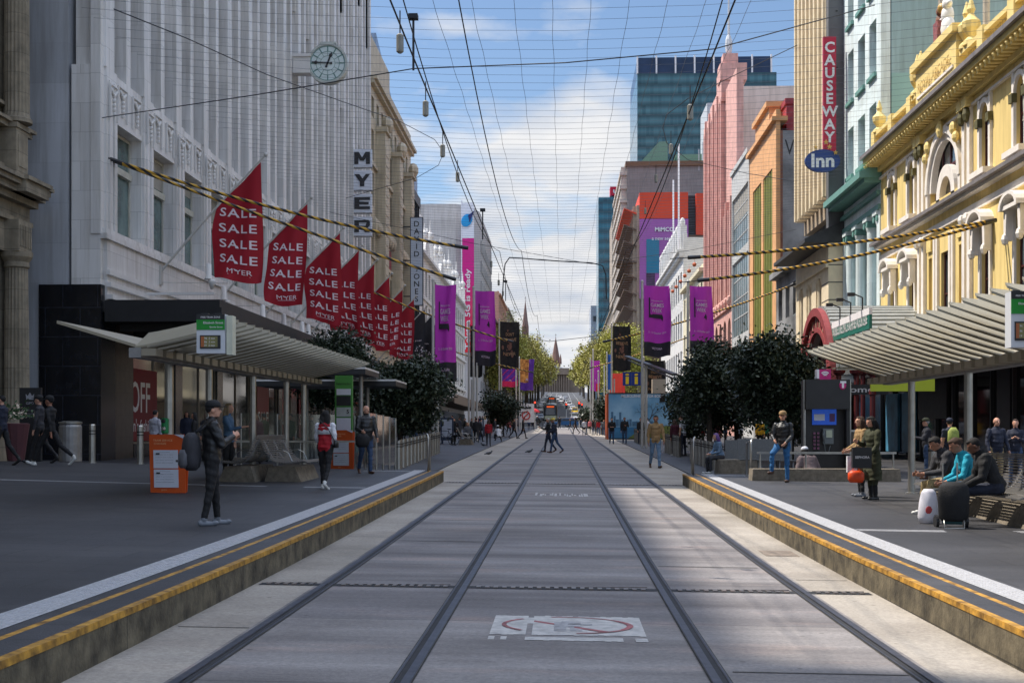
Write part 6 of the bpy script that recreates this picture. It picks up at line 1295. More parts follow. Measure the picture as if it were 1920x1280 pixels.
for i, Y in enumerate(frange(78, 86, 1.8)): bollard(4.9, Y, 'slant topped steel bollard in the short row by the information booth', 'right far row of slant topped bollards', .95, .12, -.06)
def hoop_rail(X, Y, label, sd):
    g = PV(X, Y); o = thing('handrail', label, 'handrail', (X, Y, g), 0, 'ramp handrails')
    b = MB(); b.tube([(0,0,0), (0,0,.85), (.015*sd,.03,.93), (.05*sd,.12,.97), (.11*sd,.7,.93), (.12*sd,1.5,.86), (.12*sd,1.56,.78), (.12*sd,1.58,-.1)], .028, 8); b.build('front_rail', AL, o, True)
    return o
hoop_rail(X_of(1300, 33.2), 33.2, 'steel ramp handrail at the tip of the right platform', 1); hoop_rail(X_of(1408, 31.6), 31.6, 'steel handrail beside the concrete plinth on the right', 1); hoop_rail(X_of(803, 33.2), 33.2, 'steel ramp handrail at the tip of the left platform', -1)
# ---- benches with slatted curved seats on concrete plinths
CP = mat('plinth_concrete', lin((.50,.46,.40)), .9, 0, .25, 9, .5, 60)
def bench(X, Y, L_, sd, label, group='slatted benches'):
    o = thing('bench', label, 'bench', (X, Y, PV(X, Y)), 0, group)
    b = MB(); b.prism([(sd*-.35, 0), (sd*.45, 0), (sd*.30, .34), (sd*-.25, .34)], 'y', .25, L_-.25); b.build('plinth', CP, o)
    prof_ = [(sd*.62, .44), (sd*.55, .47), (sd*.45, .465), (sd*.33, .45), (sd*.2, .435), (sd*.08, .43), (sd*-.04, .44), (sd*-.13, .48), (sd*-.20, .55), (sd*-.26, .64), (sd*-.31, .74), (sd*-.35, .84), (sd*-.40, .93), (sd*-.46, .99)]
    def sm(pr, n):
        out_ = []
        for i in range(n):
            t = i/(n-1)*(len(pr)-1); k = min(int(t), len(pr)-2); f = t-k; out_.append((lerp(pr[k][0], pr[k+1][0], f), lerp(pr[k][1], pr[k+1][1], f)))
        return out_
    ss = sm(prof_, 30)
    for nm, part in (('seat', ss[:16]), ('backrest', ss[16:])):
        b = MB()
        for (x, z) in part: b.box(x-.011, x+.011, 0, L_, z-.011, z+.011)
        b.build(nm, mat('bench_slat', lin((.56,.55,.54)), .4, .5, .1, 6), o)
    for y in (.35, L_/2, L_-.35):
        b = MB(); b.tube([(x, y, z-.03) for x, z in ss[::3]], .02, 6); b.build('rib', ALd, o)
    for y in (.5, L_-.5):
        b = MB(); b.tube([(sd*.2, y, .44), (sd*.12, y, .62), (sd*.0, y, .68), (sd*-.22, y, .66)], .014, 6); b.build('armrest', AL, o)
    return o
bench(-6.05, 27.0, 2.6, 1, 'slatted metal bench on a concrete plinth under the left shelter'); bench(-6.85, 26.6, 2.6, -1, 'slatted bench facing away behind the first one under the left shelter')
bench(6.75, 17.4, 5.2, -1, 'long slatted bench under the right shelter carrying the seated group'); bench(X_of(870, 72), 72, 2.2, 1, 'grey slatted bench beside the left banner poles')
# perforated seats and plinths on the right
for (pa, pc, Y, h_, lab) in ((1412, 1688, 30.6, .30, 'long low speckled concrete plinth crossing the right pavement'), (1352, 1420, 37.5, .42, 'sloped concrete plinth behind the right platform tip')):
    b = MB(); xa, xb = X_of(pa, Y), X_of(pc, Y); g = PV((xa+xb)/2, Y); b.prism([(xa-.03, -.05), (xb+.03, -.05), (xb, h_), (xa+.0, h_)], 'y', 0, .62 if Y < 33 else 1.4); o = b.build('concrete_plinth', CP, loc=(0, Y, g)); tag(o, lab, 'plinth')
lr = thing('lean_rail', 'long horizontal steel leaning rail above the low concrete plinth on the right', 'rail', (X_of(1420, 30.9), 30.9, PV(5, 31)+.3)); xa, xb = X_of(1420, 30.9), X_of(1680, 30.9)
b = MB(); b.beam((0, 0, .36), (xb-xa, 0, .36), .09, .05); b.build('rail', AL, lr)
for t_ in (.02, .35, .68, .98): b = MB(); b.tube([(t_*(xb-xa), 0, 0), (t_*(xb-xa), 0, .34)], .022, 8); b.build('post', AL, lr)
lr = thing('lean_rail', 'long horizontal steel leaning rail under the left tram shelter', 'rail', (X_of(437, 34), 34, PV(-7, 34))); xa, xb = X_of(437, 34), X_of(690, 34)
b = MB(); b.beam((0, 0, .72), (xb-xa, 0, .72), .07, .05); b.build('rail', AL, lr)
for t_ in (.02, .5, .98): b = MB(); b.tube([(t_*(xb-xa), 0, 0), (t_*(xb-xa), 0, .7)], .022, 8); b.build('post', AL, lr)
MESHm = mat('perforated_steel', (.22,.22,.215), .5, .5, .35, 60)
for k, (px, Y) in enumerate(((1378, 40), (1402, 38), (1440, 38), (1466, 39))):
    X = X_of(px, Y); o = thing('perforated_seat', 'perforated steel seat on the plinth under the dark right trees, %s from the left' % ORD[k], 'seat', (X, Y, PV(X, Y)), 0, 'perforated steel seats'); b = MB(); b.box(-.3, .3, -.02, .02, .45, 1.05); b.build('backrest', MESHm, o); b = MB(); b.box(-.3, .3, -.5, -.02, .42, .45); b.build('seat', MESHm, o)
    for s_ in (-1, 1): b = MB(); b.box(s_*.27-.02, s_*.27+.02, -.4, -.05, 0, .42); b.build('leg', ALd, o)
# ---- telephone kiosk
kx, kY = X_of(1549, 33), 33.0; g = PV(kx, kY); ko = thing('phone_kiosk', 'dark public telephone kiosk with a blue screen, handset and pink cube', 'phone kiosk', (kx, kY, g)); kw = (X_of(1590, kY)-X_of(1508, kY))/2; kh = Z_of(712, kx, kY)-g
b = MB(); b.box(-kw, kw, .1, .45, .0, kh, 0); b.box(-kw, kw, -.25, .1, kh-.75, kh, 0); b.box(kw-.08, kw, -.2, .1, .3, kh-.75, 0); b.build('cabinet', mat('kiosk_dark', (.028,.026,.025), .4, .2, .15, 3), ko)
for s_ in (-1, 1): b = MB(); b.tube([(s_*(kw+.02), -.1, 0), (s_*(kw+.02), -.1, kh+.0)], .04, 8); b.build('frame_post', AL, ko)
sx = lambda px: X_of(px, kY)-kx; sz = lambda py: Z_of(py, kx, kY)-g
b = MB(); b.box(sx(1524), sx(1569), .05, .1, sz(796), sz(767)); b.box(sx(1527), sx(1547), .04, .05, sz(788), sz(776), 1); b.box(sx(1556), sx(1566), .04, .05, sz(790), sz(775), 2); b.build('screen', [mat('screen_blue', lin((.08,.25,.60)), .3, 0, .3, 4, emit=lin((.08,.25,.6)), estr=.35), PP, mat('screen_violet', lin((.35,.1,.4)), .3)], ko)
b = MB(); b.box(sx(1543), sx(1563), .0, .1, sz(832), sz(803), 0); b.box(sx(1549), sx(1560), -.02, 0, sz(820), sz(806), 1); b.tube([(sx(1545), -.03, sz(806)), (sx(1543), -.05, sz(815)), (sx(1545), -.03, sz(825))], .03, 8, 0); b.tube([(sx(1545), -.03, sz(825)), (sx(1547), -.03, sz(845)), (sx(1553), -.02, sz(850)), (sx(1557), 0, sz(835))], .01, 5, 0); b.build('telephone', [mat('phone_grey', lin((.42,.44,.44)), .4, .3), mat('phone_key', lin((.70,.72,.62)), .4)], ko)
b = MB()
for i in range(5):
    for j in range(2): b.box(sx(1526+j*7), sx(1530+j*7), .04, .1, sz(842-i*7), sz(838-i*7), 0)
b.build('card_rack', mat('card_pink', lin((.5,.3,.4)), .5), ko)
b = MB(); b.box(sx(1533), sx(1555), -.2, .1, sz(712)+.0, sz(693), 0); b.box(sx(1529), sx(1533), -.2, .1, sz(710), sz(693), 1)
for r_ in (.05, .09, .13):
    for i in range(6):
        t0, t1 = math.radians(45+15*i), math.radians(60+15*i); c_ = Vector((sx(1544), -.21, sz(707))); b.add([c_+Vector((r*math.cos(t), 0, r*math.sin(t))) for r, t in ((r_-.014, t0), (r_+.012, t0), (r_+.012, t1), (r_-.014, t1))], [(0,1,2,3)], 1)
b.build('pink_cube', [mat('cube_magenta', lin((.78,.08,.45)), .4), whm], ko)
b = MB(); b.ball((sx(1576), -.26, sz(723)), (.09, .02, .11), 12, 8, 0); b.box(sx(1571), sx(1582), -.29, -.28, sz(719), sz(715), 1); b.box(sx(1574), sx(1578), -.29, -.28, sz(728), sz(719), 1); b.build('emblem', [MATS['cube_magenta'], whm], ko)
bx_ = thing('utility_box', 'perforated grey utility box beside the telephone kiosk', 'utility box', (X_of(1603, 33), 33, g)); w2 = .2
b = MB(); b.box(-w2, w2*1.3, 0, .4, 0, 1.15, 0); b.box(-w2-.02, w2*1.3+.02, -.02, .42, 1.15, 1.2, 1); b.build('cabinet', [mat('box_tan', lin((.36,.33,.28)), .6, .2, .5, 55), AL], bx_)
# glass screens of the left stop
GS_ = bpy.data.materials.new('screen_glass'); GS_.use_nodes = True; t = GS_.node_tree; t.nodes.clear(); oo = t.nodes.new('ShaderNodeOutputMaterial'); ms1 = t.nodes.new('ShaderNodeMixShader'); tr = t.nodes.new('ShaderNodeBsdfTransparent'); gg = t.nodes.new('ShaderNodeBsdfGlossy'); fr = t.nodes.new('ShaderNodeFresnel'); ma = t.nodes.new('ShaderNodeMath'); ma.operation = 'ADD'; ma.inputs[1].default_value = .06
gg.inputs['Roughness'].default_value = .05; tr.inputs[0].default_value = (.80,.86,.83,1); t.links.new(fr.outputs[0], ma.inputs[0]); t.links.new(ma.outputs[0], ms1.inputs[0]); t.links.new(tr.outputs[0], ms1.inputs[1]); t.links.new(gg.outputs[0], ms1.inputs[2]); t.links.new(ms1.outputs[0], oo.inputs[0])
def glass_run(pts, h, label):
    o = thing('glass_screen', label, 'glass screen', (pts[0][0], pts[0][1], 0), 0, 'glass screens at the left stop')
    for i, (x, y) in enumerate(pts): b = MB(); g = PV(x, y); b.tube([(x, y, g), (x, y, g+h+.05)], .028, 8); P(b, 'post', AL, o)
    for (x0, y0), (x1, y1) in zip(pts[:-1], pts[1:]):
        b = MB(); g = PV(x0, y0); d = Vector((x1-x0, y1-y0, 0)); n_ = Vector((-d.y, d.x, 0)).normalized()*.006; b.obox(((x0+x1)/2, (y0+y1)/2, g+.1+h/2), d*.48, n_, (0,0,h/2-.05)); P(b, 'pane', GS_, o)
glass_run([(X_of(p, 37), 37) for p in (452, 520, 570, 665, 700)], 1.5, 'glass screen with steel posts across the back of the left stop')
glass_run([(X_of(742, 36)-.0, 36.0-i*1.1) if 0 else (-4.85-.04*i, 37-i*1.0) for i in range(5)], 1.45, 'glass screen running along the ramp beside the older man')
# ---- information booth
bx0, bx1, bY = X_of(1141, 98), X_of(1268, 98), 98.0; g = G(bx0, bY); z1 = Z_of(738, bx0, bY); ib = thing('information_booth', 'visitor booth wrapped in a blue city skyline picture with a bare tree', 'booth', ((bx0+bx1)/2, bY, g))
b = MB(); b.box(bx0, bx1, bY, bY+3.2, g+.1, z1, 0); b.box(bx0+.1, bx1-.1, bY+.1, bY+3.1, g-.2, g+.1, 1); b.box(bx0-.15, bx0, bY-.05, bY+3.2, g, z1, 2); b.box(bx0-.05, bx1, bY-.04, bY+3.3, z1, z1+.08, 1)
P(b, 'booth_body', [mat('booth_sky', lin((.30,.60,.80)), .5, 0, .14, .35, two=lin((.62,.78,.88))), BK, mat('booth_orange', lin((.66,.30,.14)), .5)], ib)
b = MB(); rr = random.Random(8); X = bx0+.2
while X < bx1-1.6:
    w_ = rr.uniform(.12, .3); h_ = rr.uniform(.3, .8) if rr.random() < .75 else rr.uniform(1.0, 1.9); b.box(X, X+w_, bY-.02, bY-.0, g+1.0, g+1.0+h_, 0); X += w_+rr.uniform(0, .06)
b.box(bx0, bx1, bY-.012, bY, g+.1, g+.95, 1); b.prism([(bx0+1.5, g+.1), (bx0+2.6, g+.9), (bx1, g+1.1), (bx1, g+.1)], 'y', bY-.02, bY-.013, 2)
P(b, 'skyline_print', [mat('print_bluegrey', lin((.28,.45,.58)), .6, 0, .2, 5), mat('print_river', lin((.20,.45,.62)), .5), mat('print_field', lin((.45,.50,.25)), .6, 0, .2, 2)], ib)
b = MB()
def branch(p, d, l, r, lev):
    q = p+d*l; b.tube([Vector((p.x, bY-.04, p.y)), Vector((q.x, bY-.04, q.y))], [r, r*.7], 5)
    if lev:
        for s_ in (-1, 1):
            a = rr.uniform(.25, .7)*s_; d2 = Vector((d.x*math.cos(a)-d.y*math.sin(a), d.x*math.sin(a)+d.y*math.cos(a))); branch(q, d2, l*rr.uniform(.65, .85), r*.65, lev-1)
branch(Vector((bx1-2.2, g+.6)), Vector((.05, 1)).normalized(), .7, .06, 5)
P(b, 'tree_print', mat('print_bark', lin((.25,.22,.16)), .7), ib)
b = MB(); text(b, 'MELBOURNE VISITOR BOOTH', ((bx0+bx1)/2+.1, bY-.05, z1-.18), (1,0,0), (0,0,1), 3.4, .2, .01); P(b, 'lettering', whm, ib)
for k, px in enumerate((1169, 1186)):
    flat_sign('information_sign', 'blue square sign with a yellow letter i, %s one of the pair above the booth' % ('left' if k == 0 else 'right'), at(px+7, 710, 104), .72, 1.1, mat('info_blue', lin((.08,.18,.50)), .5), (('i', 0, 0, .3, .85),), mat('info_yellow', lin((.95,.80,.12)), .5), group='blue information signs')
flat_sign('traffic_sign', 'white no turn traffic sign with a red ring on a left pole', at(988, 774, 150), 1.7, 2.2, mat('traffic_white', lin((.85,.85,.85)), .5), (), BK)
ts = [o for o in C.objects if o.name == 'traffic_sign'][0]; b = MB(); ring(b, (-.1, -.3), -.12, -.09, .38, .52, 0, 20); b.obox((-.1, -.1, -.3), (.33, 0, .33), (0, .012, 0), (-.05, 0, .05), 0); b.obox((.1, -.1, .6), (.4, 0, .05), (0, .012, 0), (-.02, 0, .1), 1); b.build('red_ring', [mat('traffic_red', lin((.75,.2,.2)), .5), BK], ts)
flat_sign('air_conditioner', 'beige air conditioner box on the roof beside the information booth', at(1235, 724, 92), .95, 1.0, mat('ac_beige', lin((.72,.66,.58)), .6, 0, .05), dep=.8, cat='air conditioner')
b = MB(); p, q = at(1175, 668, 80), at(1265, 702, 62); b.beam(p-p, q-p, .3, .1); b.beam(Vector((.1,0,-.25)), q-p+Vector((.1,0,-.25)), .1, .05); o = b.build('glass_awning', BK, loc=p); tag(o, 'slanting thin awning edge above the information booth', 'awning')
# ---- right side: red arched canopy, green lease board, cast iron posts
xq = 11.2; Ya_, Yb_ = Y_of(1568, xq), Y_of(1507, xq); yc = (Ya_+Yb_)/2; rd = (Yb_-Ya_)/2; zt_ = Z_of(578, xq, yc); zs = zt_-rd*1.0; RD = mat('iron_red', lin((.58,.25,.25)), .5, 0, .12, 4)
rc = thing('arched_entrance_canopy', 'red ironwork arched entrance canopy with a ribbed grey barrel roof', 'canopy', (xq, yc, 0))
b = MB()
arch_ring(b, xq, 1, yc, zs, rd*.90, rd, 0, .25, 0, 24); arch_ring(b, xq, 1, yc, zs, rd*.70, rd*.76, 0, .15, 0, 24)
for i in range(24):
    t = math.pi*(i+.5)/24; arch_ring(b, xq, 1, yc, zs, rd*.76, rd*.90, .03, .1, 1 if i % 2 else 0, 1, 180*(i+.25)/24, 180*(i+.7)/24)
for s_ in (-1, 1): b.box(xq-.25, xq, yc+s_*rd*.76, yc+s_*rd, zs-1.0, zs, 0)
b.box(xq-.2, xq, yc-rd, yc+rd, zs-1.15, zs-1.0, 0)
for k in range(12): b.box(xq-.12, xq-.08, yc-rd+k*rd/6, yc-rd+k*rd/6+.06, zs-1.6, zs-1.15, 0)
P(b, 'iron_arch', [RD, mat('iron_gold', lin((.72,.56,.48)), .5)], rc)
b = MB(); arch_ring(b, xq, 1, yc, zs, rd*.97, rd*1.0, -3.8, -.02, 0, 36)
for i in range(36): arch_ring(b, xq, 1, yc, zs, rd*1.0, rd*1.025, -3.8, -.02, 0, 1, 5*i, 5*i+2.4)
P(b, 'barrel_roof', mat('roof_ribbed_grey', lin((.66,.67,.66)), .5, .2, .1, 2), rc)
b = MB(); b.prism([(yc+rd*.72*math.cos(math.pi*i/16), zs+rd*.72*math.sin(math.pi*i/16)) for i in range(17)], 'x', xq+.3, xq+.35, 0); P(b, 'dark_glazing', GLd, rc)
for k, (px, Y) in enumerate(((1573, 48), (1606, 44.5), (1636, 42), (1618, 50))):
    X = X_of(px, Y); g = PV(X, Y); zt = Z_of(694, X, Y); o = thing('cast_iron_post', 'dark red cast iron post under the arcade awning, %s' % ['leftmost', 'second from the left', 'nearest one by the olive sign', 'thin one set behind the others'][k], 'post', (X, Y, g), 0, 'cast iron posts'); b = MB(); h_ = zt-g; b.lathe((0,0,0), [(.16, 0), (.16, .25), (.1, .35), (.085, h_*.75), (.12, h_*.76), (.12, h_*.8), (.08, h_*.82), (.09, h_*.94), (.22, h_*.97), (.25, h_)], 12); b.build('shaft', mat('iron_maroon', lin((.36,.13,.14)), .45, 0, .12, 4), o)
lz = thing('lease_board', 'long green advertising board with white top edge above the right shelter', 'sign board', (X_of(1590, 52), 52, 7)); p0, p1 = at(1557, 626, 57), at(1628, 607, 48.5); 
p0 = Vector((11.2, Y_of(1560, 11.2), 0)); p1 = Vector((11.2, Y_of(1630, 11.2), 0)); d = (p1-p0); zb = Z_of(640, 11.2, p0.y); zt = Z_of(605, 11.2, p0.y)
b = MB(); b.box(11.2, 11.3, p1.y, p0.y, zb, zt-.25, 0); b.box(11.19, 11.31, p1.y, p0.y, zt-.25, zt, 1); P(b, 'panel', [mat('lease_green', lin((.10,.42,.36)), .5, 0, .04), whm], lz)
b = MB(); text(b, 'BOURKE STREET MALL FLAGSHIP RETAIL FOR LEASE', (11.18, (p0.y+p1.y)/2, (zb+zt)/2), (0,-1,0), (0,0,1), (p0.y-p1.y)*.92, .36, .004); text(b, 'Enquiries  Stuart Mac   Mark Mac   Zelda Mac', (11.18, (p0.y+p1.y)/2, zb+.22), (0,-1,0), (0,0,1), (p0.y-p1.y)*.85, .16, .0); P(b, 'lettering', whm, lz)
b = MB()
for k in range(3): y = lerp(p0.y, p1.y, .2+.3*k); b.tube([(11.25, y, zt), (11.25, y, zt+.5), (10.9, y, zt+.65)], .03, 6); b.box(10.7, 10.95, y-.08, y+.08, zt+.55, zt+.68)
P(b, 'spotlight_arm', BK, lz)
# parked bicycle and poster frames on the left
for k, (px0, px1, Y) in enumerate(((826, 850, 74), (897, 907, 88))):
    xa, xb = X_of(px0, Y), X_of(px1, Y); z0, z1 = Z_of(832 if k == 0 else 828, xa, Y), Z_of(783 if k == 0 else 784, xa, Y); o = thing('poster_frame', 'white poster in a dark blue frame on the left footpath, %s' % ('nearer wide one' if k == 0 else 'farther narrow one'), 'poster frame', ((xa+xb)/2, Y, PV(xa, Y)), 0, 'poster frames'); zz0 = PV(xa, Y)
    b = MB(); b.box(xa, xb, Y, Y+.15, zz0+.2, z1, 1); b.box(xa+.08, xb-.08, Y-.02, Y, zz0+.4, z1-.1, 0); b.box(xa+.05, xa+.15, Y, Y+.1, zz0, zz0+.2, 1); b.box(xb-.15, xb-.05, Y, Y+.1, zz0, zz0+.2, 1); P(b, 'frame', [mat('poster_pale', lin((.66,.68,.72)), .5, 0, .2, 2), mat('frame_navy', lin((.10,.16,.26)), .5)], o)
# ================================================================== TREES
def leaf_mat(name, c1, c2, rough=.5, sp=.35):
    m = mat(name, c1, rough, 0, .3, 1.3, two=c2, spec=sp); b = m.node_tree.nodes['Principled BSDF']
    b.inputs['Subsurface Weight'].default_value = 0; return m
LD1 = leaf_mat('evergreen_leaf', (.020,.032,.018), (.045,.066,.036), .5, .35); LD2 = leaf_mat('evergreen_leaf_pale', (.035,.05,.026), (.068,.09,.05), .45, .4)
LS1 = leaf_mat('spring_leaf', (.34,.33,.06), (.50,.46,.09), .6); LS2 = leaf_mat('spring_leaf_lime', (.44,.47,.07), (.60,.57,.11), .6); LS3 = leaf_mat('spring_leaf_olive', (.25,.24,.06), (.38,.33,.09), .6)
BARK = mat('bark', (.07,.055,.042), .9, 0, .3, 4, .5, 20)
def crown_mesh(name, rx, ry, rz, clumps, per, leaf, mats, seed, parent, z0, hollow=.55, clr=.5, lw=.5):
    rg = np.random.default_rng(seed); n = clumps*per
    d = rg.normal(size=(clumps, 3)); d /= np.linalg.norm(d, axis=1)[:, None]; d[:, 2] = np.where(d[:, 2] < -.55, -d[:, 2], d[:, 2])
    rad = hollow+(1-hollow)*rg.random(clumps)**.7; bump_ = 1+.16*np.sin(d[:, 0]*5+seed)+.13*np.sin(d[:, 1]*6+seed*2)+.12*np.sin(d[:, 2]*7+seed)
    nl = 9; lc = rg.normal(size=(nl, 3)); lc /= np.linalg.norm(lc, axis=1)[:, None]; lc *= np.array([.55, .55, .50])*(.55+.5*rg.random(nl))[:, None]; lc[0] = 0; lr = .38+.24*rg.random(nl); lr[0] = .6
    li = rg.integers(0, nl, clumps)
    c = (lc[li]+d*(rad*lr[li]*bump_)[:, None])*np.array([rx, ry, rz])*1.12; c[:, 2] += z0
    p = np.repeat(c, per, 0)+rg.normal(size=(n, 3))*clr*np.array([1, 1, .8])*.5
    a = rg.normal(size=(n, 3)); a /= np.linalg.norm(a, axis=1)[:, None]; u = rg.normal(size=(n, 3)); nn = rg.normal(size=(n, 3)); nn[:, 2] = abs(nn[:, 2])+.6
    u = np.cross(a, nn); u /= np.linalg.norm(u, axis=1)[:, None]; s = leaf*(.6+.8*rg.random(n))[:, None]
    V = np.stack([p-a*s, p+u*s*lw, p+a*s, p-u*s*lw], 1).reshape(-1, 3)
    me = bpy.data.meshes.new(name); me.vertices.add(4*n); me.vertices.foreach_set('co', V.ravel().astype(np.float32)); me.loops.add(4*n); me.loops.foreach_set('vertex_index', np.arange(4*n, dtype=np.int32))
    me.polygons.add(n); me.polygons.foreach_set('loop_start', np.arange(0, 4*n, 4, dtype=np.int32)); me.polygons.foreach_set('loop_total', np.full(n, 4, dtype=np.int32))
    for m in mats: me.materials.append(m)
    k = np.repeat(rg.integers(0, len(mats), clumps), per); r_ = rg.random(n) < .2; k[r_] = rg.integers(0, len(mats), r_.sum()); me.polygons.foreach_set('material_index', k.astype(np.int32)); me.update(calc_edges=True)
    o = bpy.data.objects.new('crown', me); C.objects.link(o); o.parent = parent; return o, c
def tree(name, label, X, Y, r, h, zc, clumps, per, leaf, mats, seed, group, tr=.14, ry=None, clr=.5, hollow=.55, lw=.5, limbs=9):
    g = PV(X, Y) if Y < 226 else G(X, Y)+.1; o = thing(name, label, 'tree', (X, Y, g), 0, group)
    cr_, cc = crown_mesh('crown', r, ry or r, h, clumps, per, leaf, mats, seed, o, zc, hollow, clr, lw)
    b = MB(); rr = random.Random(seed); fz = zc-h*.45; b.tube([(0,0,-.1), (.05*rr.random(), .03, fz*.5), (0, 0, fz), (.1, 0, zc)], [tr*1.25, tr, tr*.85, tr*.4], 8); b.build('trunk', BARK, o)
    for k in range(limbs):
        t_ = Vector([float(v) for v in cc[int(rr.random()*len(cc))]])*.85; z0 = rr.uniform(fz*.8, zc); b = MB(); m_ = Vector((t_.x*.4, t_.y*.4, lerp(z0, t_.z, .65))); b.tube([(0,0,z0), m_, t_], [tr*.5, tr*.3, tr*.08], 5); b.build('limb', BARK, o)
    return o
def tree_px(px0, px1, ytop, ybot, Y, label, seed, group='dark evergreen trees', cl=300, per=95, leaf=.088):
    X = X_of((px0+px1)/2, Y); r = (X_of(px1, Y)-X_of(px0, Y))/2*.98; zt, zb = Z_of(ytop-6, X, Y), Z_of(ybot+8, X, Y); g = PV(X, Y); h = (zt-zb)/2*.98
    tree('evergreen_tree', label, X, Y, r, h, (zt+zb)/2-g, cl, per, leaf, [LD1, LD1, LD2], seed, group, .11, min(r, 2.2), .60, .30, .5)
tree_px(1262, 1398, 648, 812, 52, 'dark glossy leaved tree left of the taller one on the right', 3)
tree_px(1375, 1532, 618, 815, 46, 'tallest dark glossy leaved tree on the right beside the arched entrance', 5, cl=380)
tree_px(1310, 1450, 690, 830, 56, 'dark bushy tree filling in behind the right benches', 6, cl=300)
tree_px(1262, 1345, 715, 835, 60, 'low dark bush beside the information booth', 16, cl=180)
tree_px(1440, 1525, 700, 840, 50, 'low dark bush left of the telephone kiosk', 17, cl=200)
tree_px(572, 700, 622, 790, 54, 'dark glossy leaved tree rising behind the left shelter roof', 7, cl=300)
tree_px(672, 828, 678, 812, 50, 'round dark glossy leaved tree above the left row of bollards', 8, cl=340)
tree_px(893, 978, 735, 806, 104, 'small dark tree beyond the left banner poles', 9, cl=90, per=70, leaf=.12)
tree_px(1113, 1146, 752, 806, 125, 'small dark tree left of the information booth', 11, cl=60, per=60, leaf=.13)
tree_px(1085, 1113, 765, 803, 190, 'low dark tree at the far right corner of the mall', 12, cl=50, per=50, leaf=.2)
# spring trees along the hill
k = 0
for sd in (-1, 1):
    for i, Y in enumerate([238, 252, 268, 285, 303, 322, 342, 364, 388, 415, 445, 480, 520, 570, 630, 700]):
        X = sd*(10.8-(1.0 if Y > 330 else 0)+rnd.uniform(-.5, .5)); r = rnd.uniform(5.2, 6.8); hh = rnd.uniform(7.2, 8.6)*(1.0 if Y < 330 else .8)
        if Y > 300: r *= 1.0
        mats = [[LS1, LS1, LS3], [LS2, LS2, LS1], [LS3, LS1, LS3]][(i+(0 if sd < 0 else 1)) % 3]
        n = 300 if Y < 330 else (170 if Y < 450 else 90)
        tree('plane_tree', 'yellow green street tree in the avenue, %s on the %s counted from the mall' % ((ORD+['thirteenth', 'fourteenth', 'fifteenth', 'sixteenth'])[i], 'left' if sd < 0 else 'right'), X, Y, r, hh, 11.2, n, 60, .17 if Y < 330 else .30, mats, 20+k, 'spring trees climbing the avenue', .28, None, 1.7, .35, .6, 7); k += 1
# ================================================================== PEOPLE
def cl(name, c, rough=.8, **k): return mat('cloth_'+name, lin(c), rough, 0, .22, 9, .35, 60, **k)
SK = mat('skin', lin((.78,.58,.48)), .55, 0, .06, 8); SK2 = mat('skin_tan', lin((.62,.43,.34)), .55, 0, .06, 8); SK3 = mat('skin_brown', lin((.42,.28,.21)), .55, 0, .06, 8)
H_BLK = mat('hair_black', (.012,.010,.010), .85, 0, .2, 20); H_BRN = mat('hair_brown', (.06,.032,.02), .85, 0, .3, 20); H_BLD = mat('hair_blonde', (.30,.21,.11), .5, 0, .3, 20); H_GRY = mat('hair_grey', (.35,.33,.31), .6, 0, .2, 20); H_PUR = mat('hair_purple', (.12,.05,.2), .5)
EYE = mat('eye_dark', (.02,.015,.012), .3, 0, 0)
CB = cl('black', (.10,.10,.11)); CN = cl('navy', (.13,.15,.22)); CJ = cl('jeans', (.20,.28,.40)); CJb = cl('blue_jeans', (.17,.40,.60)); CJl = cl('pale_jeans', (.42,.52,.62)); CG = cl('grey', (.38,.38,.40)); CW = cl('white', (.84,.84,.86)); CR_ = cl('red', (.66,.08,.14)); CT_ = cl('tan', (.60,.48,.32)); CK = cl('khaki', (.64,.56,.40)); CM = cl('maroon', (.28,.07,.14)); CC = cl('cyan', (.10,.62,.72)); CO = cl('olive', (.22,.23,.14)); CDn = cl('denim', (.30,.42,.54)); CY = cl('yellow', (.85,.75,.30)); CLe = mat('leather_black', (.013,.013,.014), .38, 0, .2, 12, .3, 40); CF = cl('pink', (.75,.40,.42)); CCr = cl('charcoal', (.20,.20,.22))
SH_B = mat('shoe_black', (.02,.02,.02), .4); SH_W = mat('shoe_white', lin((.82,.82,.8)), .5); SH_G = mat('shoe_grey', lin((.45,.47,.5)), .5); SH_BR = mat('shoe_brown', lin((.28,.17,.1)), .5)
def evalmesh(o, vox, smooth_it=3, fac=.4):
    m = o.modifiers.new('r', 'REMESH'); m.mode = 'VOXEL'; m.voxel_size = vox; m.use_smooth_shade = True
    s = o.modifiers.new('s', 'SMOOTH'); s.iterations = smooth_it; s.factor = fac
    dg = bpy.context.evaluated_depsgraph_get(); me = bpy.data.meshes.new_from_object(o.evaluated_get(dg)); o.modifiers.clear(); old = o.data; o.data = me; bpy.data.meshes.remove(old); return me
def Rx(a): return Matrix.Rotation(a, 3, 'X')
def Rz(a): return Matrix.Rotation(a, 3, 'Z')
def rad(a): return math.radians(a)
PPL = []
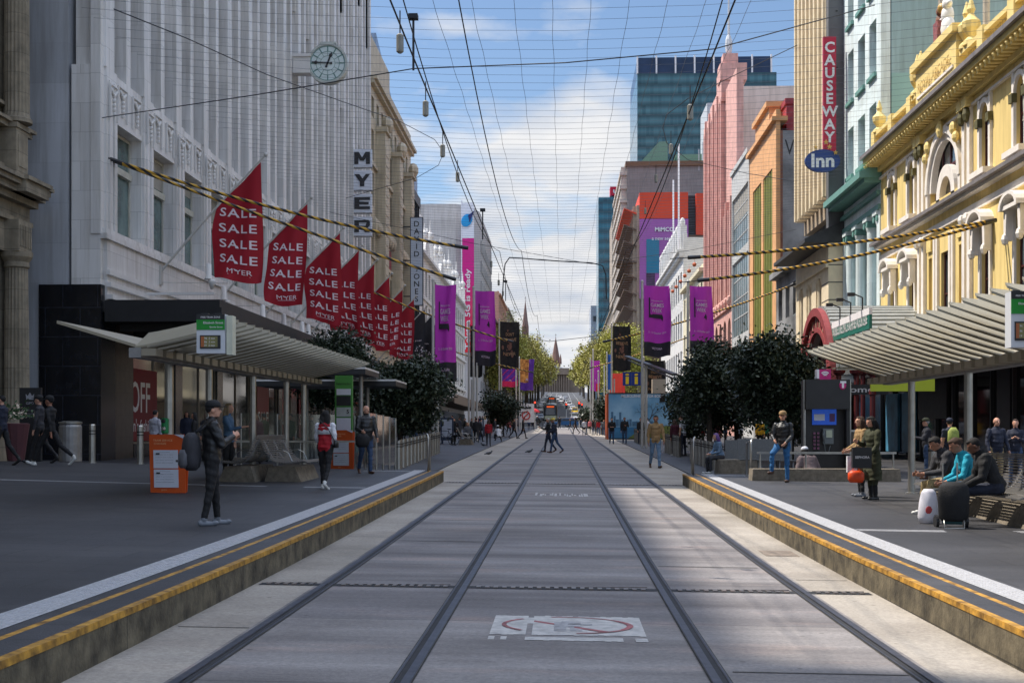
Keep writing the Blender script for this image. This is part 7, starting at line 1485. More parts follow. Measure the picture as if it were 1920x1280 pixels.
def person(label, px, feet, head, face, top, bot, shoe=SH_B, skin=SK, hair=H_BLK, style='short', pose='stand', det=1, group=None, bulk=0., coat=0., lean=0, hyaw=0, hpitch=0, armL=(4,8,8,0), armR=(4,8,8,0), legL=None, legR=None, Y=None, H=None, z=None, female=False, belly=0., sleeve=None, hat=None, hatm=None, X=None, apron=None, stride=0, seed=0):
    # ---- place on the ground
    if Y is None:
        Y = 12.0
        while Y < 260:
            Xg = X_of(px, Y); g = PV(Xg, Y) if abs(Xg) > 3.9 else G(Xg, Y)
            if HZ-F*(g-CZ)/(Y*cs-Xg*sn) <= feet: break
            Y += .1
    X = X_of(px, Y) if X is None else X; g = (PV(X, Y) if abs(X) > 3.9 or (abs(X) > 3.2 and Y < 33.8) else G(X, Y)) if z is None else z
    s_ = px_s(Y, X); H = H or min(1.9, max(1.52, (feet-head)/s_)); k = H/1.75
    PPL.append((label[:28], round(X, 1), round(Y, 1), round(H, 2)))
    o = thing('person', label, 'person', (X, Y, g), rad(face), group)
    segs = []; b = MB()
    TOP, BOT, SKN, SHO, SLV = 0, 1, 2, 3, 4
    V = Vector
    def cap(p, q, r0, r1, m, n=10, add=True):
        p, q = V(p), V(q); d = q-p
        if add: b.tube([p, p.lerp(q, .5), q], [r0, (r0+r1)/2*1.02, r1], n); b.ball(p, r0*.99, 10, 6); b.ball(q, r1*.99, 10, 6)
        segs.append((p, q, r0, r1, m))
    if legL is None:
        st_ = stride
        legL, legR = {'stand': ((2, 2, 3), (-2, 2, 3)), 'walk': ((st_ or 24, 8, 1), (-(st_ or 20), 22, 1)), 'sit': ((86, 84, 5), (84, 88, 7)), 'crouch': ((105, 140, 12), (95, 135, 12)), 'floor': ((100, 80, 14), (95, 70, 20))}[pose]
    # ---- skeleton
    P0 = V((0, 0, 0)); L = {}; low = 0
    for sd, (a, kn, sp_) in ((-1, legL), (1, legR)):
        hip = P0+V((sd*.088, 0, -.02)); d1 = V((sd*math.sin(rad(sp_)), math.sin(rad(a)), -math.cos(rad(a)))).normalized(); knee = hip+d1*.43
        d2 = V((sd*math.sin(rad(sp_))*.4, math.sin(rad(a-kn)), -math.cos(rad(a-kn)))).normalized(); ank = knee+d2*.41
        L[sd] = (hip, knee, ank, a-kn); tip = ank.z-.085-(.06*max(0, math.sin(rad(-(a-kn)-8))) if a-kn < -15 else 0); low = min(low, tip)
    up = -low
    if pose == 'floor': up = .13
    sh = V((0, 0, up))
    P = P0+sh
    for sd in (-1, 1):
        hip, knee, ank, fa = L[sd]; hip, knee, ank = hip+sh, knee+sh, ank+sh; lr_ = .012*bulk
        th = .088 if not female else .092
        cap(hip, knee, th+lr_, .062, BOT); cap(knee, ank, .060, .050 if bot is not CB else .045, BOT)
        fp = rad(min(35, max(-55, fa*.9))) if pose in ('walk',) else 0
        if pose == 'floor': fp = 0
        Fd = V((sd*.12, math.cos(fp), math.sin(fp))).normalized(); heel = ank+V((0, 0, -.045))-Fd*.045
        if fp < -.15: heel = ank+V((0,-.02,-.04))
        toe = heel+Fd*.20*1.0; toe.z = max(toe.z, .035 if fp >= 0 else toe.z)
        b.ball(heel+V((0,0,.0)), (.040, .045, .045), 8, 6); cap(heel+V((0,0,-.008)), toe+V((0,0,-.012)), .040, .034, SHO); b.ball(toe, (.045, .05, .03), 8, 6); segs.append((ank, heel, .05, .05, SHO))
    Rl = Rx(rad(-lean))            # lean forward (towards +Y)
    spine = lambda h, dy=0: P+Rl @ V((0, dy, h))
    sw, hw = (.172, .165) if female else (.19, .158)
    bk = .014*bulk
    rings = []
    for h, wx, wy, dy in ((-.09, hw*.72, .085, 0), (-.03, hw+.005+bk, .108+bk, -.004), (.06, hw-.004+bk, .108+bk+belly*.5, belly*.3), (.16, (.135 if female else .15)+bk+belly*.4, .10+bk+belly, belly*.6+.005), (.27, .155+bk+belly*.2, .112+bk+belly*.5, belly*.3+(.012 if female else .0)), (.37, .168+bk, .115+bk, 0), (.445, sw*.93+bk, .10+bk, -.012), (.495, sw*.62, .075+bk*.5, -.012), (.525, .062, .06, -.005)):
        rings.append([spine(h)+Rl @ V((wx*math.cos(2*math.pi*i/16), dy+wy*math.sin(2*math.pi*i/16), 0)) for i in range(16)])
    b.loft(rings); segs.append((spine(-.02 if not coat else -.2), spine(.43), .155+bk, .13+bk, TOP)); segs.append((spine(-.10), spine(-.05), .13, .14, BOT))
    if coat:
        rr_ = []
        for i_, (h, wx, wy) in enumerate(((.05, hw+.012+bk, .118+bk), (-.12, hw+.03+bk, .135+bk), (-.12-coat*.55, hw+.045+bk, .15+bk), (-.12-coat, hw+.055+bk, .16+bk))):
            rr_.append([P+V((wx*math.cos(2*math.pi*i/18), wy*math.sin(2*math.pi*i/18), h)) for i in range(18)])
        b.loft(rr_[::-1])
        for sd in (-1, 0, 1): segs.append((P+V((sd*.08, .0, .0)), P+V((sd*.09, .0, -.10-coat)), .135, .145, TOP))
    # arms
    hands = []
    for sd, (pt, outw, el, inw) in ((-1, armL), (1, armR)):
        shd = spine(.44)+Rl @ V((sd*(sw-.005), -.01, 0)); d1 = (Rl @ V((sd*math.sin(rad(outw)), math.sin(rad(pt)), -math.cos(rad(pt))))).normalized(); elb = shd+d1*.285
        d2 = (Rl @ V((-sd*math.sin(rad(inw)), math.sin(rad(pt+el)), -math.cos(rad(pt+el))))).normalized(); wr = elb+d2*.25
        cap(shd, elb, .056+bk, .046+bk*.6, SLV); cap(elb, wr, .044+bk*.6, .033+bk*.4, SLV if sleeve != 'short' else SKN)
        if sleeve == 'short': segs[-1] = (elb, wr, .044, .033, SKN); segs[-2] = (shd, shd.lerp(elb, .6), .056, .05, SLV); segs.append((shd.lerp(elb, .75), elb, .045, .046, SKN))
        # hand
        hc = wr+d2*.05; nrm = V((-sd, 0, 0))-d2*V((-sd, 0, 0)).dot(d2)
        nrm = nrm.normalized() if nrm.length > .1 else V((0, 0, 1)); wv = d2.cross(nrm).normalized()
        M = Matrix((wv, nrm, d2)).transposed(); b.ball(hc, (.038, .017, .05), 10, 6, 0, M); segs.append((wr, hc+d2*.04, .03, .04, SKN)); segs.append((wr-d2*.0, hc, .034, .038, SKN))
        if det >= 2:
            for j, (off, ln) in enumerate(((-.029, .066), (-.010, .076), (.010, .072), (.028, .056))):
                p = hc+d2*.043+wv*off; q = p+d2*ln*.55+nrm*.008; r_ = q+(d2*.6+nrm*.8).normalized()*ln*.5; b.tube([p-d2*.015, p, q, r_], [.0095, .0095, .009, .0075], 6); segs.append((p, r_, .01, .01, SKN))
            p = hc-d2*.005+wv*(.032 if sd*wv.y > 0 else .032); q = p+(d2*.6+wv*.6+nrm*.4).normalized()*.035; r_ = q+(d2+nrm*.3).normalized()*.026; b.tube([p, q, r_], [.012, .0105, .009], 6); segs.append((p, r_, .012, .01, SKN))
        else:
            p = hc+d2*.04; b.tube([p, p+d2*.035, p+d2*.065+nrm*.02], [.03, .026, .018], 6); segs.append((p, p+d2*.06, .03, .02, SKN))
        hands.append(o.matrix_basis @ (hc*k) if 0 else hc)
    # neck and head
    Rh = Rz(rad(hyaw)) @ Rx(rad(-lean*.4-hpitch)); nb = spine(.50); hc = nb+Rl @ V((0, .012, .075))+Rh @ V((0, .012, .075)); cap(nb-V((0,0,.02)), hc-Rh @ V((0,.01,.06)), .056, .052, SKN); segs.append((hc, hc+V((0,0,.01)), .1, .1, SKN))
    hp = lambda x, y, z_: hc+Rh @ V((x, y, z_))
    b.ball(hp(0, -.008, .022), (.076, .092, .092), 14, 10, 0, Rh); b.ball(hp(0, .022, -.03), (.058, .066, .075), 12, 8, 0, Rh); b.ball(hp(0, .05, -.075), (.034, .034, .028), 8, 6, 0, Rh)
    b.tube([hp(0, .085, .018), hp(0, .104, -.018)], [.009, .015], 6); b.ball(hp(0, .098, -.022), (.017, .014, .012), 6, 5, 0, Rh)
    b.ball(hp(0, .080, -.052), (.024, .012, .010), 6, 5, 0, Rh)
    for sd in (-1, 1): b.ball(hp(sd*.079, -.006, -.005), (.011, .020, .030), 6, 5, 0, Rh); b.ball(hp(sd*.03, .074, .034), (.022, .012, .008), 6, 4, 0, Rh)
    vs = np.array([tuple(v) for v in b.v]); b.v = [tuple(v) for v in (vs*k)]
    body = b.build('body', [top, bot, skin, shoe, (apron or top)], o, True)
    vox = {0: .036, 1: .020, 2: .0095}[det]; me = evalmesh(body, vox, 2 if det == 2 else 3, .45)
    n = len(me.vertices); co = np.empty(n*3, np.float32); me.vertices.foreach_get('co', co); co = co.reshape(-1, 3)
    if pose != 'floor': co[:, 2] = np.maximum(co[:, 2], 0.0)
    if det >= 1:                       # folds in the clothes
        q = co/k; f = .0045*np.sin(q[:, 2]*34+q[:, 0]*9+seed)+.0035*np.sin(q[:, 2]*61+q[:, 1]*23+seed*2)+.003*np.sin(q[:, 0]*47+q[:, 2]*18)
        cen = np.array([0, 0]); dd = q[:, :2]-cen; ln = np.linalg.norm(dd, axis=1)+1e-6; hz = np.array(tuple(hc)); dh = np.linalg.norm(q-hz, axis=1); wgt = np.clip((dh-.16)*12, 0, 1)*np.clip((q[:, 2]-.1)*8, 0, 1)
        for hh in hands: wgt *= np.clip((np.linalg.norm(q-np.array(tuple(hh)), axis=1)-.12)*14, 0, 1)
        co[:, :2] += (dd/ln[:, None])*(f*wgt)[:, None]*k
    me.vertices.foreach_set('co', co.ravel())
    fc = np.empty(len(me.polygons)*3, np.float32); me.polygons.foreach_get('center', fc); fc = fc.reshape(-1, 3)/k
    best = np.full(len(fc), 1e9); idx = np.zeros(len(fc), np.int32)
    for (p, q, r0, r1, m) in segs:
        p_, q_ = np.array(tuple(p)), np.array(tuple(q)); d = q_-p_; t = np.clip(((fc-p_) @ d)/(d @ d+1e-9), 0, 1); ds = np.linalg.norm(fc-(p_+t[:, None]*d), axis=1)-(r0+(r1-r0)*t); w_ = ds < best; best[w_] = ds[w_]; idx[w_] = m
    for m in (top, bot, skin, shoe, apron or top): 
        if len(me.materials) < 5: me.materials.append(m)
    me.polygons.foreach_set('material_index', idx); me.polygons.foreach_set('use_smooth', [True]*len(me.polygons)); me.update()
    # ---- hair and hats
    if style != 'bald' and det >= 0:
        hb = MB()
        hb.ball(hp(0, -.028, .036), (.083, .088, .088), 14, 10, 0, Rh)
        hb.ball(hp(0, .028, .092), (.058, .050, .026), 10, 6, 0, Rh)
        if style in ('long', 'bob', 'wavy'):
            ln = {'long': .30, 'bob': .16, 'wavy': .24}[style]
            for dx in (-.065, -.03, .03, .065): hb.tube([hp(dx, -.05, .03), hp(dx*1.2, -.075, -.08), hp(dx*1.15, -.085, -.10-ln*.6)-V((0,0,.02)), hp(dx*.9, -.08, -.10-ln)], [.04, .045, .042, .02], 7)
            for dx in (-.078, .078): hb.tube([hp(dx, .0, .04), hp(dx*1.1, .01, -.05), hp(dx*1.1, .0, -.12-ln*.3)], [.022, .026, .012], 6)
        if style == 'bun': hb.ball(hp(0, -.11, .02), .045, 8, 6)
        if style == 'hood': hb.ball(hp(0, -.03, .0), (.10, .10, .13), 12, 8, 0, Rh)
        hb.v = [tuple(V(v)*k) for v in hb.v]; h_ = hb.build('hair', hair, o, True); evalmesh(h_, max(.014, vox), 2, .4).materials.append(hair) if 0 else evalmesh(h_, max(.014, vox), 2, .4)
        if not h_.data.materials: h_.data.materials.append(hair)
    if hat:
        hb = MB(); hy = 0
        hb.loft([[hp(.090*r_*math.cos(2*math.pi*i/16), -.008+.104*r_*math.sin(2*math.pi*i/16), z_) for i in range(16)] for r_, z_ in ((1.0, .045), (1.04, .075), (.95, .11), (.66, .138), (.2, .15))])
        if hat in ('cap', 'flat'): hb.loft([[hp(x*(1.0 if hat == 'cap' else 1.08), y, z_) for x, y in ((-.075, .07), (-.068, .13), (-.04, .165), (0, .175), (.04, .165), (.068, .13), (.075, .07), (.04, .085), (-.04, .085))] for z_ in (.050, .062)])
        hb.v = [tuple(V(v)*k) for v in hb.v]; hb.build('cap', hatm or CB, o, True)
    if det >= 2:
        hb = MB(); hb.ball(hp(0, .089, -.054), (.020, .006, .005), 8, 4, 0, Rh); hb.v = [tuple(V(v)*k) for v in hb.v]; hb.build('mouth', mat('lip', lin((.55,.30,.28)), .5), o, True)
        if not coat and top not in (CR_, CC):          # a collar, a zip line and a hem band on the jacket
            hb = MB(); R0 = [[spine(h_)+Rl @ V((rx_*math.cos(2*math.pi*i/16), -.004+ry_*math.sin(2*math.pi*i/16), .02*math.sin(2*math.pi*i/16-2.2))) for i in range(16)] for h_, rx_, ry_ in ((.485, .085, .082), (.535, .078, .076), (.537, .066, .064), (.49, .060, .058))]
            hb.loft(R0); hb.v = [tuple(V(v)*k) for v in hb.v]; hb.build('collar', top, o, True)
        for sd in (-1, 1):
            hb = MB(); hb.ball(hp(sd*.030, .082, .018), (.012, .006, .0065), 8, 5, 0, Rh); hb.v = [tuple(V(v)*k) for v in hb.v]; hb.build('eye', EYE, o, True)
    o['_k'] = k
    return o, {'hands': [o.matrix_basis @ (h*k) for h in hands] if 0 else [h*k for h in hands], 'head': hc*k, 'P': P*k, 'chest': spine(.3)*k, 'k': k, 'Rl': Rl}
def wpos(o, v):
    M = Matrix.Rotation(o.rotation_euler.z, 4, 'Z'); return Vector(o.location)+(M @ Vector(v))
# -------- near people
p1, q1 = person('person in a black puffer jacket and cap with a large backpack on the left platform', 397, 985, 748, 296, CLe, CB, SH_G, SK, H_BLK, 'short', 'stand', 2, bulk=1.6, armL=(18,10,95,30), armR=(22,8,100,40), legL=(9,4,4), legR=(-6,6,4), hyaw=-14, hat='cap', hatm=CB, seed=1)
b = MB(); 
for sd, z0 in ((1, .1),): b.box(.115, .122, -.012, .012, .1, .78)
bp = thing('backpack', 'large black and grey backpack slung low on the person in the puffer jacket', 'backpack', wpos(p1, (-.02, -.15, .80)), p1.rotation_euler.z)
b = MB(); b.loft([[(rx*math.cos(2*math.pi*i/16)*(1 if abs(math.cos(2*math.pi*i/16)) > .4 else .98), -.13+ry*math.sin(2*math.pi*i/16), z) for i in range(16)] for rx, ry, z in ((.12, .07, -.10), (.19, .13, -.04), (.20, .15, .12), (.19, .145, .30), (.16, .12, .44), (.07, .05, .52))]); b.v = [(x*.82, y*.85, z*.80) for x, y, z in b.v]; b.build('pack_body', CCr, bp, True)
b = MB(); b.loft([[(rx*math.cos(2*math.pi*i/14), -.25+ry*math.sin(2*math.pi*i/14), z) for i in range(14)] for rx, ry, z in ((.10, .05, -.06), (.15, .08, 0), (.15, .08, .16), (.10, .05, .24))]); b.v = [(x*.9, y*.84, z*.80) for x, y, z in b.v]; b.build('front_pocket', CG, bp, True)
for sd in (-1, 1): b = MB(); b.tube([(sd*.09, -.03, .42), (sd*.12, .05, .50), (sd*.14, .14, .48), (sd*.15, .19, .36), (sd*.15, .12, .2)], .017, 6); b.build('strap', CCr, bp, True)
b = MB(); b.box(-.11, .11, -.292, -.287, .03, .06); b.build('reflective_trim', CG, bp)
person('blonde person in a denim jacket behind the puffer jacket man', 428, 905, 756, 262, CDn, CB, SH_B, SK, H_BLD, 'wavy', 'stand', 1, female=True, Y=27.2, armR=(30,6,70,20))
person('person walking away in a red jacket with white shoulders and black trousers', 610, 917, 765, 352, CR_, CB, SH_W, SK, H_BLK, 'wavy', 'walk', 2, female=True, bulk=.8, apron=CW, stride=13, armL=(12,10,30,10), armR=(-4,10,30,20), seed=3)
h_ = [o for o in C.objects if o.name.startswith('person') and o.get('label', '').startswith('person walking away in a red')][0]
b = MB(); b.loft([[(x*1.045, y*1.06-.01, z) for x, y, z in [(.165*math.cos(2*math.pi*i/16), .105*math.sin(2*math.pi*i/16), zz) for i in range(16)]] for zz in (1.18, 1.27, 1.34)]); kk_ = h_['_k']; b.v = [tuple(Vector(v)*kk_) for v in b.v]; b.build('white_yoke', CW, h_, True)
bg_ = thing('shoulder_bag', 'small black shoulder bag on the person in the red and white jacket', 'bag', wpos(h_, (.20, -.02, .90)), h_.rotation_euler.z); b = MB(); b.loft([[(.03+.045*math.cos(2*math.pi*i/10), .09*math.sin(2*math.pi*i/10), z) for i in range(10)] for z in (-.09, .06)]); b.build('bag_body', CLe, bg_, True); b = MB(); b.tube([(.02, -.07, .05), (-.1, -.14, .3), (-.3, -.10, .48)], .009, 5); b.build('strap', CLe, bg_)
pm, qm = person('bald older man in a black puffer jacket and jeans on the left platform', 686, 888, 757, 205, CLe, CJ, SH_BR, SK, H_GRY, 'bald', 'walk', 2, bulk=1.6, belly=.02, stride=9, armL=(14,10,20,0), armR=(16,12,62,10), hyaw=20, seed=4)
bg_ = thing('carry_bag', 'black bag held by the bald older man', 'bag', wpos(pm, Vector(qm['hands'][1])-Vector((0,0,.18)))); b = MB(); b.loft([[(.17*s1*math.cos(2*math.pi*i/12), .09*s1*math.sin(2*math.pi*i/12), z) for i in range(12)] for s1, z in ((.7, -.2), (1, -.12), (1.05, .05), (.6, .13))]); b.build('bag_body', CB, bg_, True); b = MB(); b.tube([(-.08,0,.1), (-.03,0,.2), (.03,0,.2), (.08,0,.1)], .01, 5); b.build('handle', CB, bg_)
person('man in dark clothes and cap striding left past the black granite corner', 94, 880, 741, 84, CB, CB, SH_W, SK2, H_BLK, 'short', 'walk', 1, stride=30, armL=(-18,8,10,0), armR=(22,8,14,0), hat='cap', group=None, Y=32)
person('man in a grey jacket and cap walking beside the other capped man', 74, 876, 745, 92, CCr, CB, SH_B, SK, H_BLK, 'short', 'walk', 1, stride=18, hat='cap', Y=33)
person('person in dark clothes at the left edge of the photo', 4, 880, 745, 88, CN, CB, SH_B, SK, H_BLK, 'short', 'walk', 1, stride=16, Y=31.5)
person('person in a pale grey jacket seen from behind near the display pole', 291, 868, 766, 335, CG if 0 else cl('pale_grey', (.66,.66,.70)), CB, SH_B, SK, H_BLK, 'short', 'stand', 1, Y=34.5, female=True)
for i, (px, hd, f_, c_, hr) in enumerate(((365, 778, 100, CB, H_BLK), (480, 775, 200, CM, H_BRN), (388, 782, 170, CCr, H_BLK), (495, 778, 60, CO, H_BLK), (520, 772, 270, CB, H_BLK), (545, 780, 150, cl('green', (.25,.32,.22)), H_BLK), (350, 776, 190, CN, H_BLK), (585, 778, 80, CB, H_BRN))):
    person('dark blurred shopper behind the glass screens of the left stop, %s' % ('nearest the display pole', 'in maroon', 'in charcoal', 'in olive', 'in plain black', 'in green', 'in navy', 'nearest the timetable board')[i], px, 850, hd, f_, c_, CB, SH_B, SK2, hr, 'short' if i % 2 else 'bob', 'stand', 0, group='shoppers under the store awning', Y=41+i*.7, H=1.68)
# -------- the right side
pc, qc = person('man in a flat cap and bright blue jeans with one foot on the plinth', 1468, 897, 762, 152, CLe, CJb, SH_BR, SK, H_GRY, 'short', 'stand', 2, bulk=1.2, legL=(4, 4, 3), legR=(58, 62, 8), armL=(12,10,40,20), armR=(16,10,48,30), hyaw=14, hat='flat', hatm=CT_, Y=30.15, seed=6)
person('man in a tan jacket and pale jeans walking towards the camera', 1229, 877, 775, 188, CT_, CJl, SH_BR, SK2, H_BLK, 'short', 'walk', 2, bulk=1.0, lean=5, stride=14, armL=(14,10,20,0), armR=(-2,10,14,0), hyaw=-18, hpitch=8, seed=7)
person('woman in a maroon top seen from behind beside the man in white', 1266, 854, 784, 20, CM, CB, SH_W, SK, H_BRN, 'bob', 'stand', 1, female=True, bulk=1, lean=5, group='couple by the bollards', armR=(30,8,60,20))
person('man in a white T shirt and dark jeans standing with the woman in maroon', 1281, 855, 776, 60, CW, CN, SH_B, SK, H_BRN, 'short', 'stand', 1, sleeve='short', group='couple by the bollards', lean=6, hpitch=12)
person('man in a black jacket left of the two standing before the booth', 1147, 832, 782, 182, CB, CJ, SH_B, SK, H_BLK, 'short', 'walk', 1, bulk=1, stride=8, group='two men before the booth', armL=(10,8,80,40), armR=(10,8,80,40))
person('man in a black jacket right of the two standing before the booth', 1171, 832, 781, 175, CB, CJ, SH_B, SK2, H_BLK, 'short', 'walk', 1, bulk=1, stride=6, group='two men before the booth', armL=(14,14,90,50))
for i, (px, ft, hd, f_, c1, c2) in enumerate(((1189, 822, 780, 170, CB, CB), (1201, 832, 782, 190, CB, CN), (1214, 828, 782, 120, CW, CB), (1246, 822, 780, 200, CM, CJ), (1254, 820, 782, 90, CDn, CB))):
    person('distant man in %s by the right banner poles' % ('a black coat', 'a dark suit by the pole', 'a white shirt and open jacket', 'a maroon top', 'a pale denim shirt')[i], px, ft, hd, f_, c1, c2, SH_B, SK, H_BLK, 'short', 'stand', 0, group='people beyond the right bollards')
cols = [CW, CJ, CF, CB, CCr, CR_, CJl, CG, CN, CY]
for i, px in enumerate((1095, 1100, 1106, 1112, 1117, 1122, 1127, 1132, 1137)):
    person('tiny %s figure in the group waiting at the far right kerb' % ('white topped', 'blue clad', 'pink topped', 'black clad', 'charcoal clad', 'red topped', 'pale denim clad', 'grey clad', 'navy clad')[i], px, 812-(i*3) % 5, 783, (i*77) % 360, cols[i], (CB, CJ)[i % 2], SH_B, SK, H_BLK, ('short', 'bob')[i % 2], 'stand', 0, group='group at the far right kerb', Y=118+(i*7) % 16)
for i, (px, hd, c1, f_) in enumerate(((1345, 782, CF, 180), (1300, 785, CW, 40), (1318, 787, CR_, 90), (1385, 786, CW, 200), (1425, 785, cl('amber', (.90,.66,.10)), 180), (1437, 787, cl('green2', (.10,.50,.35)), 170), (1360, 790, CJ, 270), (1478, 788, CB, 130))):
    person('shopper in %s seen below the dark right trees' % ('pink', 'white', 'red', 'a white blouse', 'amber yellow', 'green', 'denim blue', 'black by the kiosk')[i], px, 835, hd, f_, c1, CB, SH_B, SK, H_BLK, 'short', 'stand', 0, group='shoppers below the right trees', Y=62+(i*5) % 9, H=1.7)
person('seated person with purple hair on a perforated seat', 1352, 866, 800, 110, CJl, CCr, SH_W, SK, H_PUR, 'bob', 'sit', 1, female=True, lean=16, Y=38.6, H=1.65, armL=(30,5,60,30), armR=(30,5,60,30), z=PV(5, 38.6))
hm, _ = person('hunched person in a grey jacket and white cap sitting on the ground by the kiosk', 1522, 882, 822, 20, cl('dusty', (.42,.36,.36)), CB, SH_B, SK2, H_BLK, 'hood', 'floor', 1, bulk=3, lean=32, Y=31.75, H=1.7, z=PV(6, 31.8), armL=(20,25,30,0), armR=(20,25,30,0), hat='beanie', hatm=CW, coat=.05)
wt, wq = person('woman with long dark hair in a long olive cardigan reading her phone', 1636, 935, 775, 112, CO, CB, SH_B, SK, H_BLK, 'long', 'stand', 2, female=True, coat=.42, bulk=.9, armL=(10,8,30,10), armR=(20,8,88,25), hpitch=16, Y=24.0, seed=9)
b = MB(); b.box(-.06, .06, .02, .05, 1.12, 1.40); 
person('woman in a tan coat standing behind the woman in the olive cardigan', 1614, 926, 772, 100, CT_, CB, SH_G, SK, H_BRN, 'long', 'stand', 2, female=True, coat=.16, bulk=1.2, armL=(14,8,50,20), armR=(-12,34,70,-10), Y=24.9, seed=10)
hb_ = wpos(wt, Vector(wq['hands'][0]))
sb = thing('shopping_bag', 'black paper shopping bag hanging from the arm of the olive cardigan woman', 'bag', (X_of(1613, 23.7), 23.6, Z_of(877, 5.6, 23.7)), 0, 'bags held by the two women'); b = MB(); b.box(-.17, .17, -.06, .06, 0, .38); b.build('bag_body', MATS['sign_black'], sb); b = MB(); text(b, 'SEPHORA', (0, -.065, .2), (1,0,0), (0,0,1), .26, .045, .01); b.build('lettering', whm, sb); b = MB(); b.tube([(-.1, 0, .38), (-.04, 0, .55), (.04, 0, .55), (.1, 0, .38)], .006, 5); b.build('handle', BK, sb)
sb = thing('shopping_bag', 'bright orange shopping bag hanging low below the black one', 'bag', (X_of(1604, 23.8), 23.75, Z_of(904, 5.6, 23.8)), 0, 'bags held by the two women'); b = MB(); b.loft([[(.15*s1*math.cos(2*math.pi*i/12), .07*s1*math.sin(2*math.pi*i/12), z) for i in range(12)] for s1, z in ((.8, 0), (1, .06), (1.0, .17), (.6, .22))]); b.build('bag_body', mat('bag_orange', lin((.92,.30,.08)), .5), sb, True); b = MB(); b.tube([(-.07, 0, .2), (0, 0, .42), (.07, 0, .2)], .008, 5); b.build('handle', MATS['bag_orange'], sb)
sb = thing('shopping_bag', 'white paper bag behind the orange bag', 'bag', (X_of(1597, 24), 24.0, Z_of(885, 5.6, 24)), 0, 'bags held by the two women'); b = MB(); b.box(-.09, .09, -.05, .05, 0, .3); b.build('bag_body', CW, sb)
person('man in an olive cap and dark jacket holding a camera', 1737, 892, 780, 80, CCr, CJ, SH_BR, SK, H_GRY, 'short', 'stand', 1, bulk=1.2, armL=(25,8,80,25), armR=(25,8,80,25), hat='cap', hatm=CO, Y=32)
cy_, cq = person('person in a navy and red cycling jersey seen from behind under the right shelter', 1781, 880, 778, 10, CN, CB, SH_B, SK, H_BLK, 'short', 'stand', 1, sleeve='short', hat='cap', hatm=CN, Y=31.5, hyaw=-30)
bb_ = thing('small_backpack', 'yellow green backpack worn by the person in the cycling jersey', 'backpack', wpos(cy_, (0, -.12, .86)), cy_.rotation_euler.z); b = MB(); b.loft([[(rx*math.cos(2*math.pi*i/12), -.06+ry*math.sin(2*math.pi*i/12), z) for i in range(12)] for rx, ry, z in ((.12, .06, 0), (.15, .09, .08), (.14, .08, .32), (.06, .03, .42))]); b.build('pack_body', cl('lime', (.58,.62,.30)), bb_, True)
person('balding man in a navy jumper and tan trousers under the right shelter', 1868, 905, 772, 190, CN, CK, SH_BR, SK, H_BRN, 'bald', 'stand', 2, bulk=.6, belly=.03, Y=28.5, armL=(8,14,20,0), armR=(6,14,20,0))
person('woman in a navy top holding something yellow at the right edge', 1904, 905, 780, 160, CN, CJ, SH_B, SK, H_BRN, 'bun', 'stand', 1, female=True, Y=29.5, armL=(20,8,95,40), armR=(20,8,95,40))
# seated group: hips on the bench seat
def seated(label, px, Y, face, top, bot, shoe, skin, hair, style, seed, **k):
    X = X_of(px, Y)
    return person(label, px, 985, 830, face, top, bot, shoe, skin, hair, style, 'sit', 2, Y=Y, X=X, H=1.72, z=PV(X, Y)+.0, seed=seed, group='three people seated on the right bench', **k)
sA = seated('seated man in black with teal shoes, nearest of the three on the bench', 1868, 18.3, 84, CB, CN, mat('shoe_teal', lin((.25,.45,.50)), .5), SK3, H_BLK, 'short', 11, bulk=2.2, lean=26, hpitch=20, armL=(38,8,50,20), armR=(38,8,50,20), legL=(84, 62, 6), legR=(80, 66, 6))
sB = seated('seated woman in a bright cyan top between the two men on the bench', 1828, 19.3, 92, CC, CJ, SH_W, SK2, H_BRN, 'bun', 12, female=True, lean=24, hpitch=24, armL=(40,8,50,20), armR=(40,8,50,20), legL=(88, 70, 6), legR=(84, 80, 6))
sC = seated('seated man in a dark jacket and khaki trousers, farthest of the three on the bench', 1788, 20.3, 96, CCr, CK, SH_W, SK2, H_BLK, 'short', 13, bulk=1.6, lean=24, hpitch=26, armL=(46,8,60,20), armR=(46,8,60,20), legL=(88, 78, 6), legR=(84, 84, 6))
wb_ = thing('plastic_bag', 'white plastic bag with red print standing by the seated group', 'bag', (X_of(1741, 18.6), 18.6, PV(5, 18.6))); b = MB(); b.loft([[(rx*math.cos(2*math.pi*i/14)+.01*math.sin(5*i), ry*math.sin(2*math.pi*i/14), z) for i in range(14)] for rx, ry, z in ((.12, .08, .01), (.15, .10, .1), (.13, .09, .3), (.10, .05, .45), (.06, .02, .5))]); b.build('bag_body', mat('plastic_white', lin((.88,.87,.9)), .4, 0, .05), wb_, True); b = MB(); b.ball((-.02, -.09, .2), (.05, .01, .06), 8, 5); b.build('print_patch', mat('print_red', lin((.8,.3,.3)), .5), wb_)
tb2 = thing('shopping_trolley', 'black wheeled shopping trolley bag in front of the seated group', 'trolley bag', (X_of(1788, 17.9), 17.9, PV(5.5, 17.9))); b = MB(); b.loft([[(rx*(1 if abs(math.cos(t)) > .5 else .95)*math.cos(t), ry*math.sin(t), z) for t in [2*math.pi*i/16 for i in range(16)]] for rx, ry, z in ((.16, .12, .10), (.20, .15, .15), (.22, .16, .42), (.20, .15, .58), (.14, .08, .64))]); b.build('bag_body', CB, tb2, True)
for sd in (-1, 1): b = MB(); b.tube([(sd*.2-.02, .12, .09), (sd*.2+.02, .12, .09)], .09, 14); o = b.build('wheel', BK, tb2)
b = MB(); b.tube([(-.17, -.14, .12), (-.17, -.16, .01), (.1, -.16, .01), (.1, -.14, .12)], .011, 6); b.build('stand', AL, tb2, True)
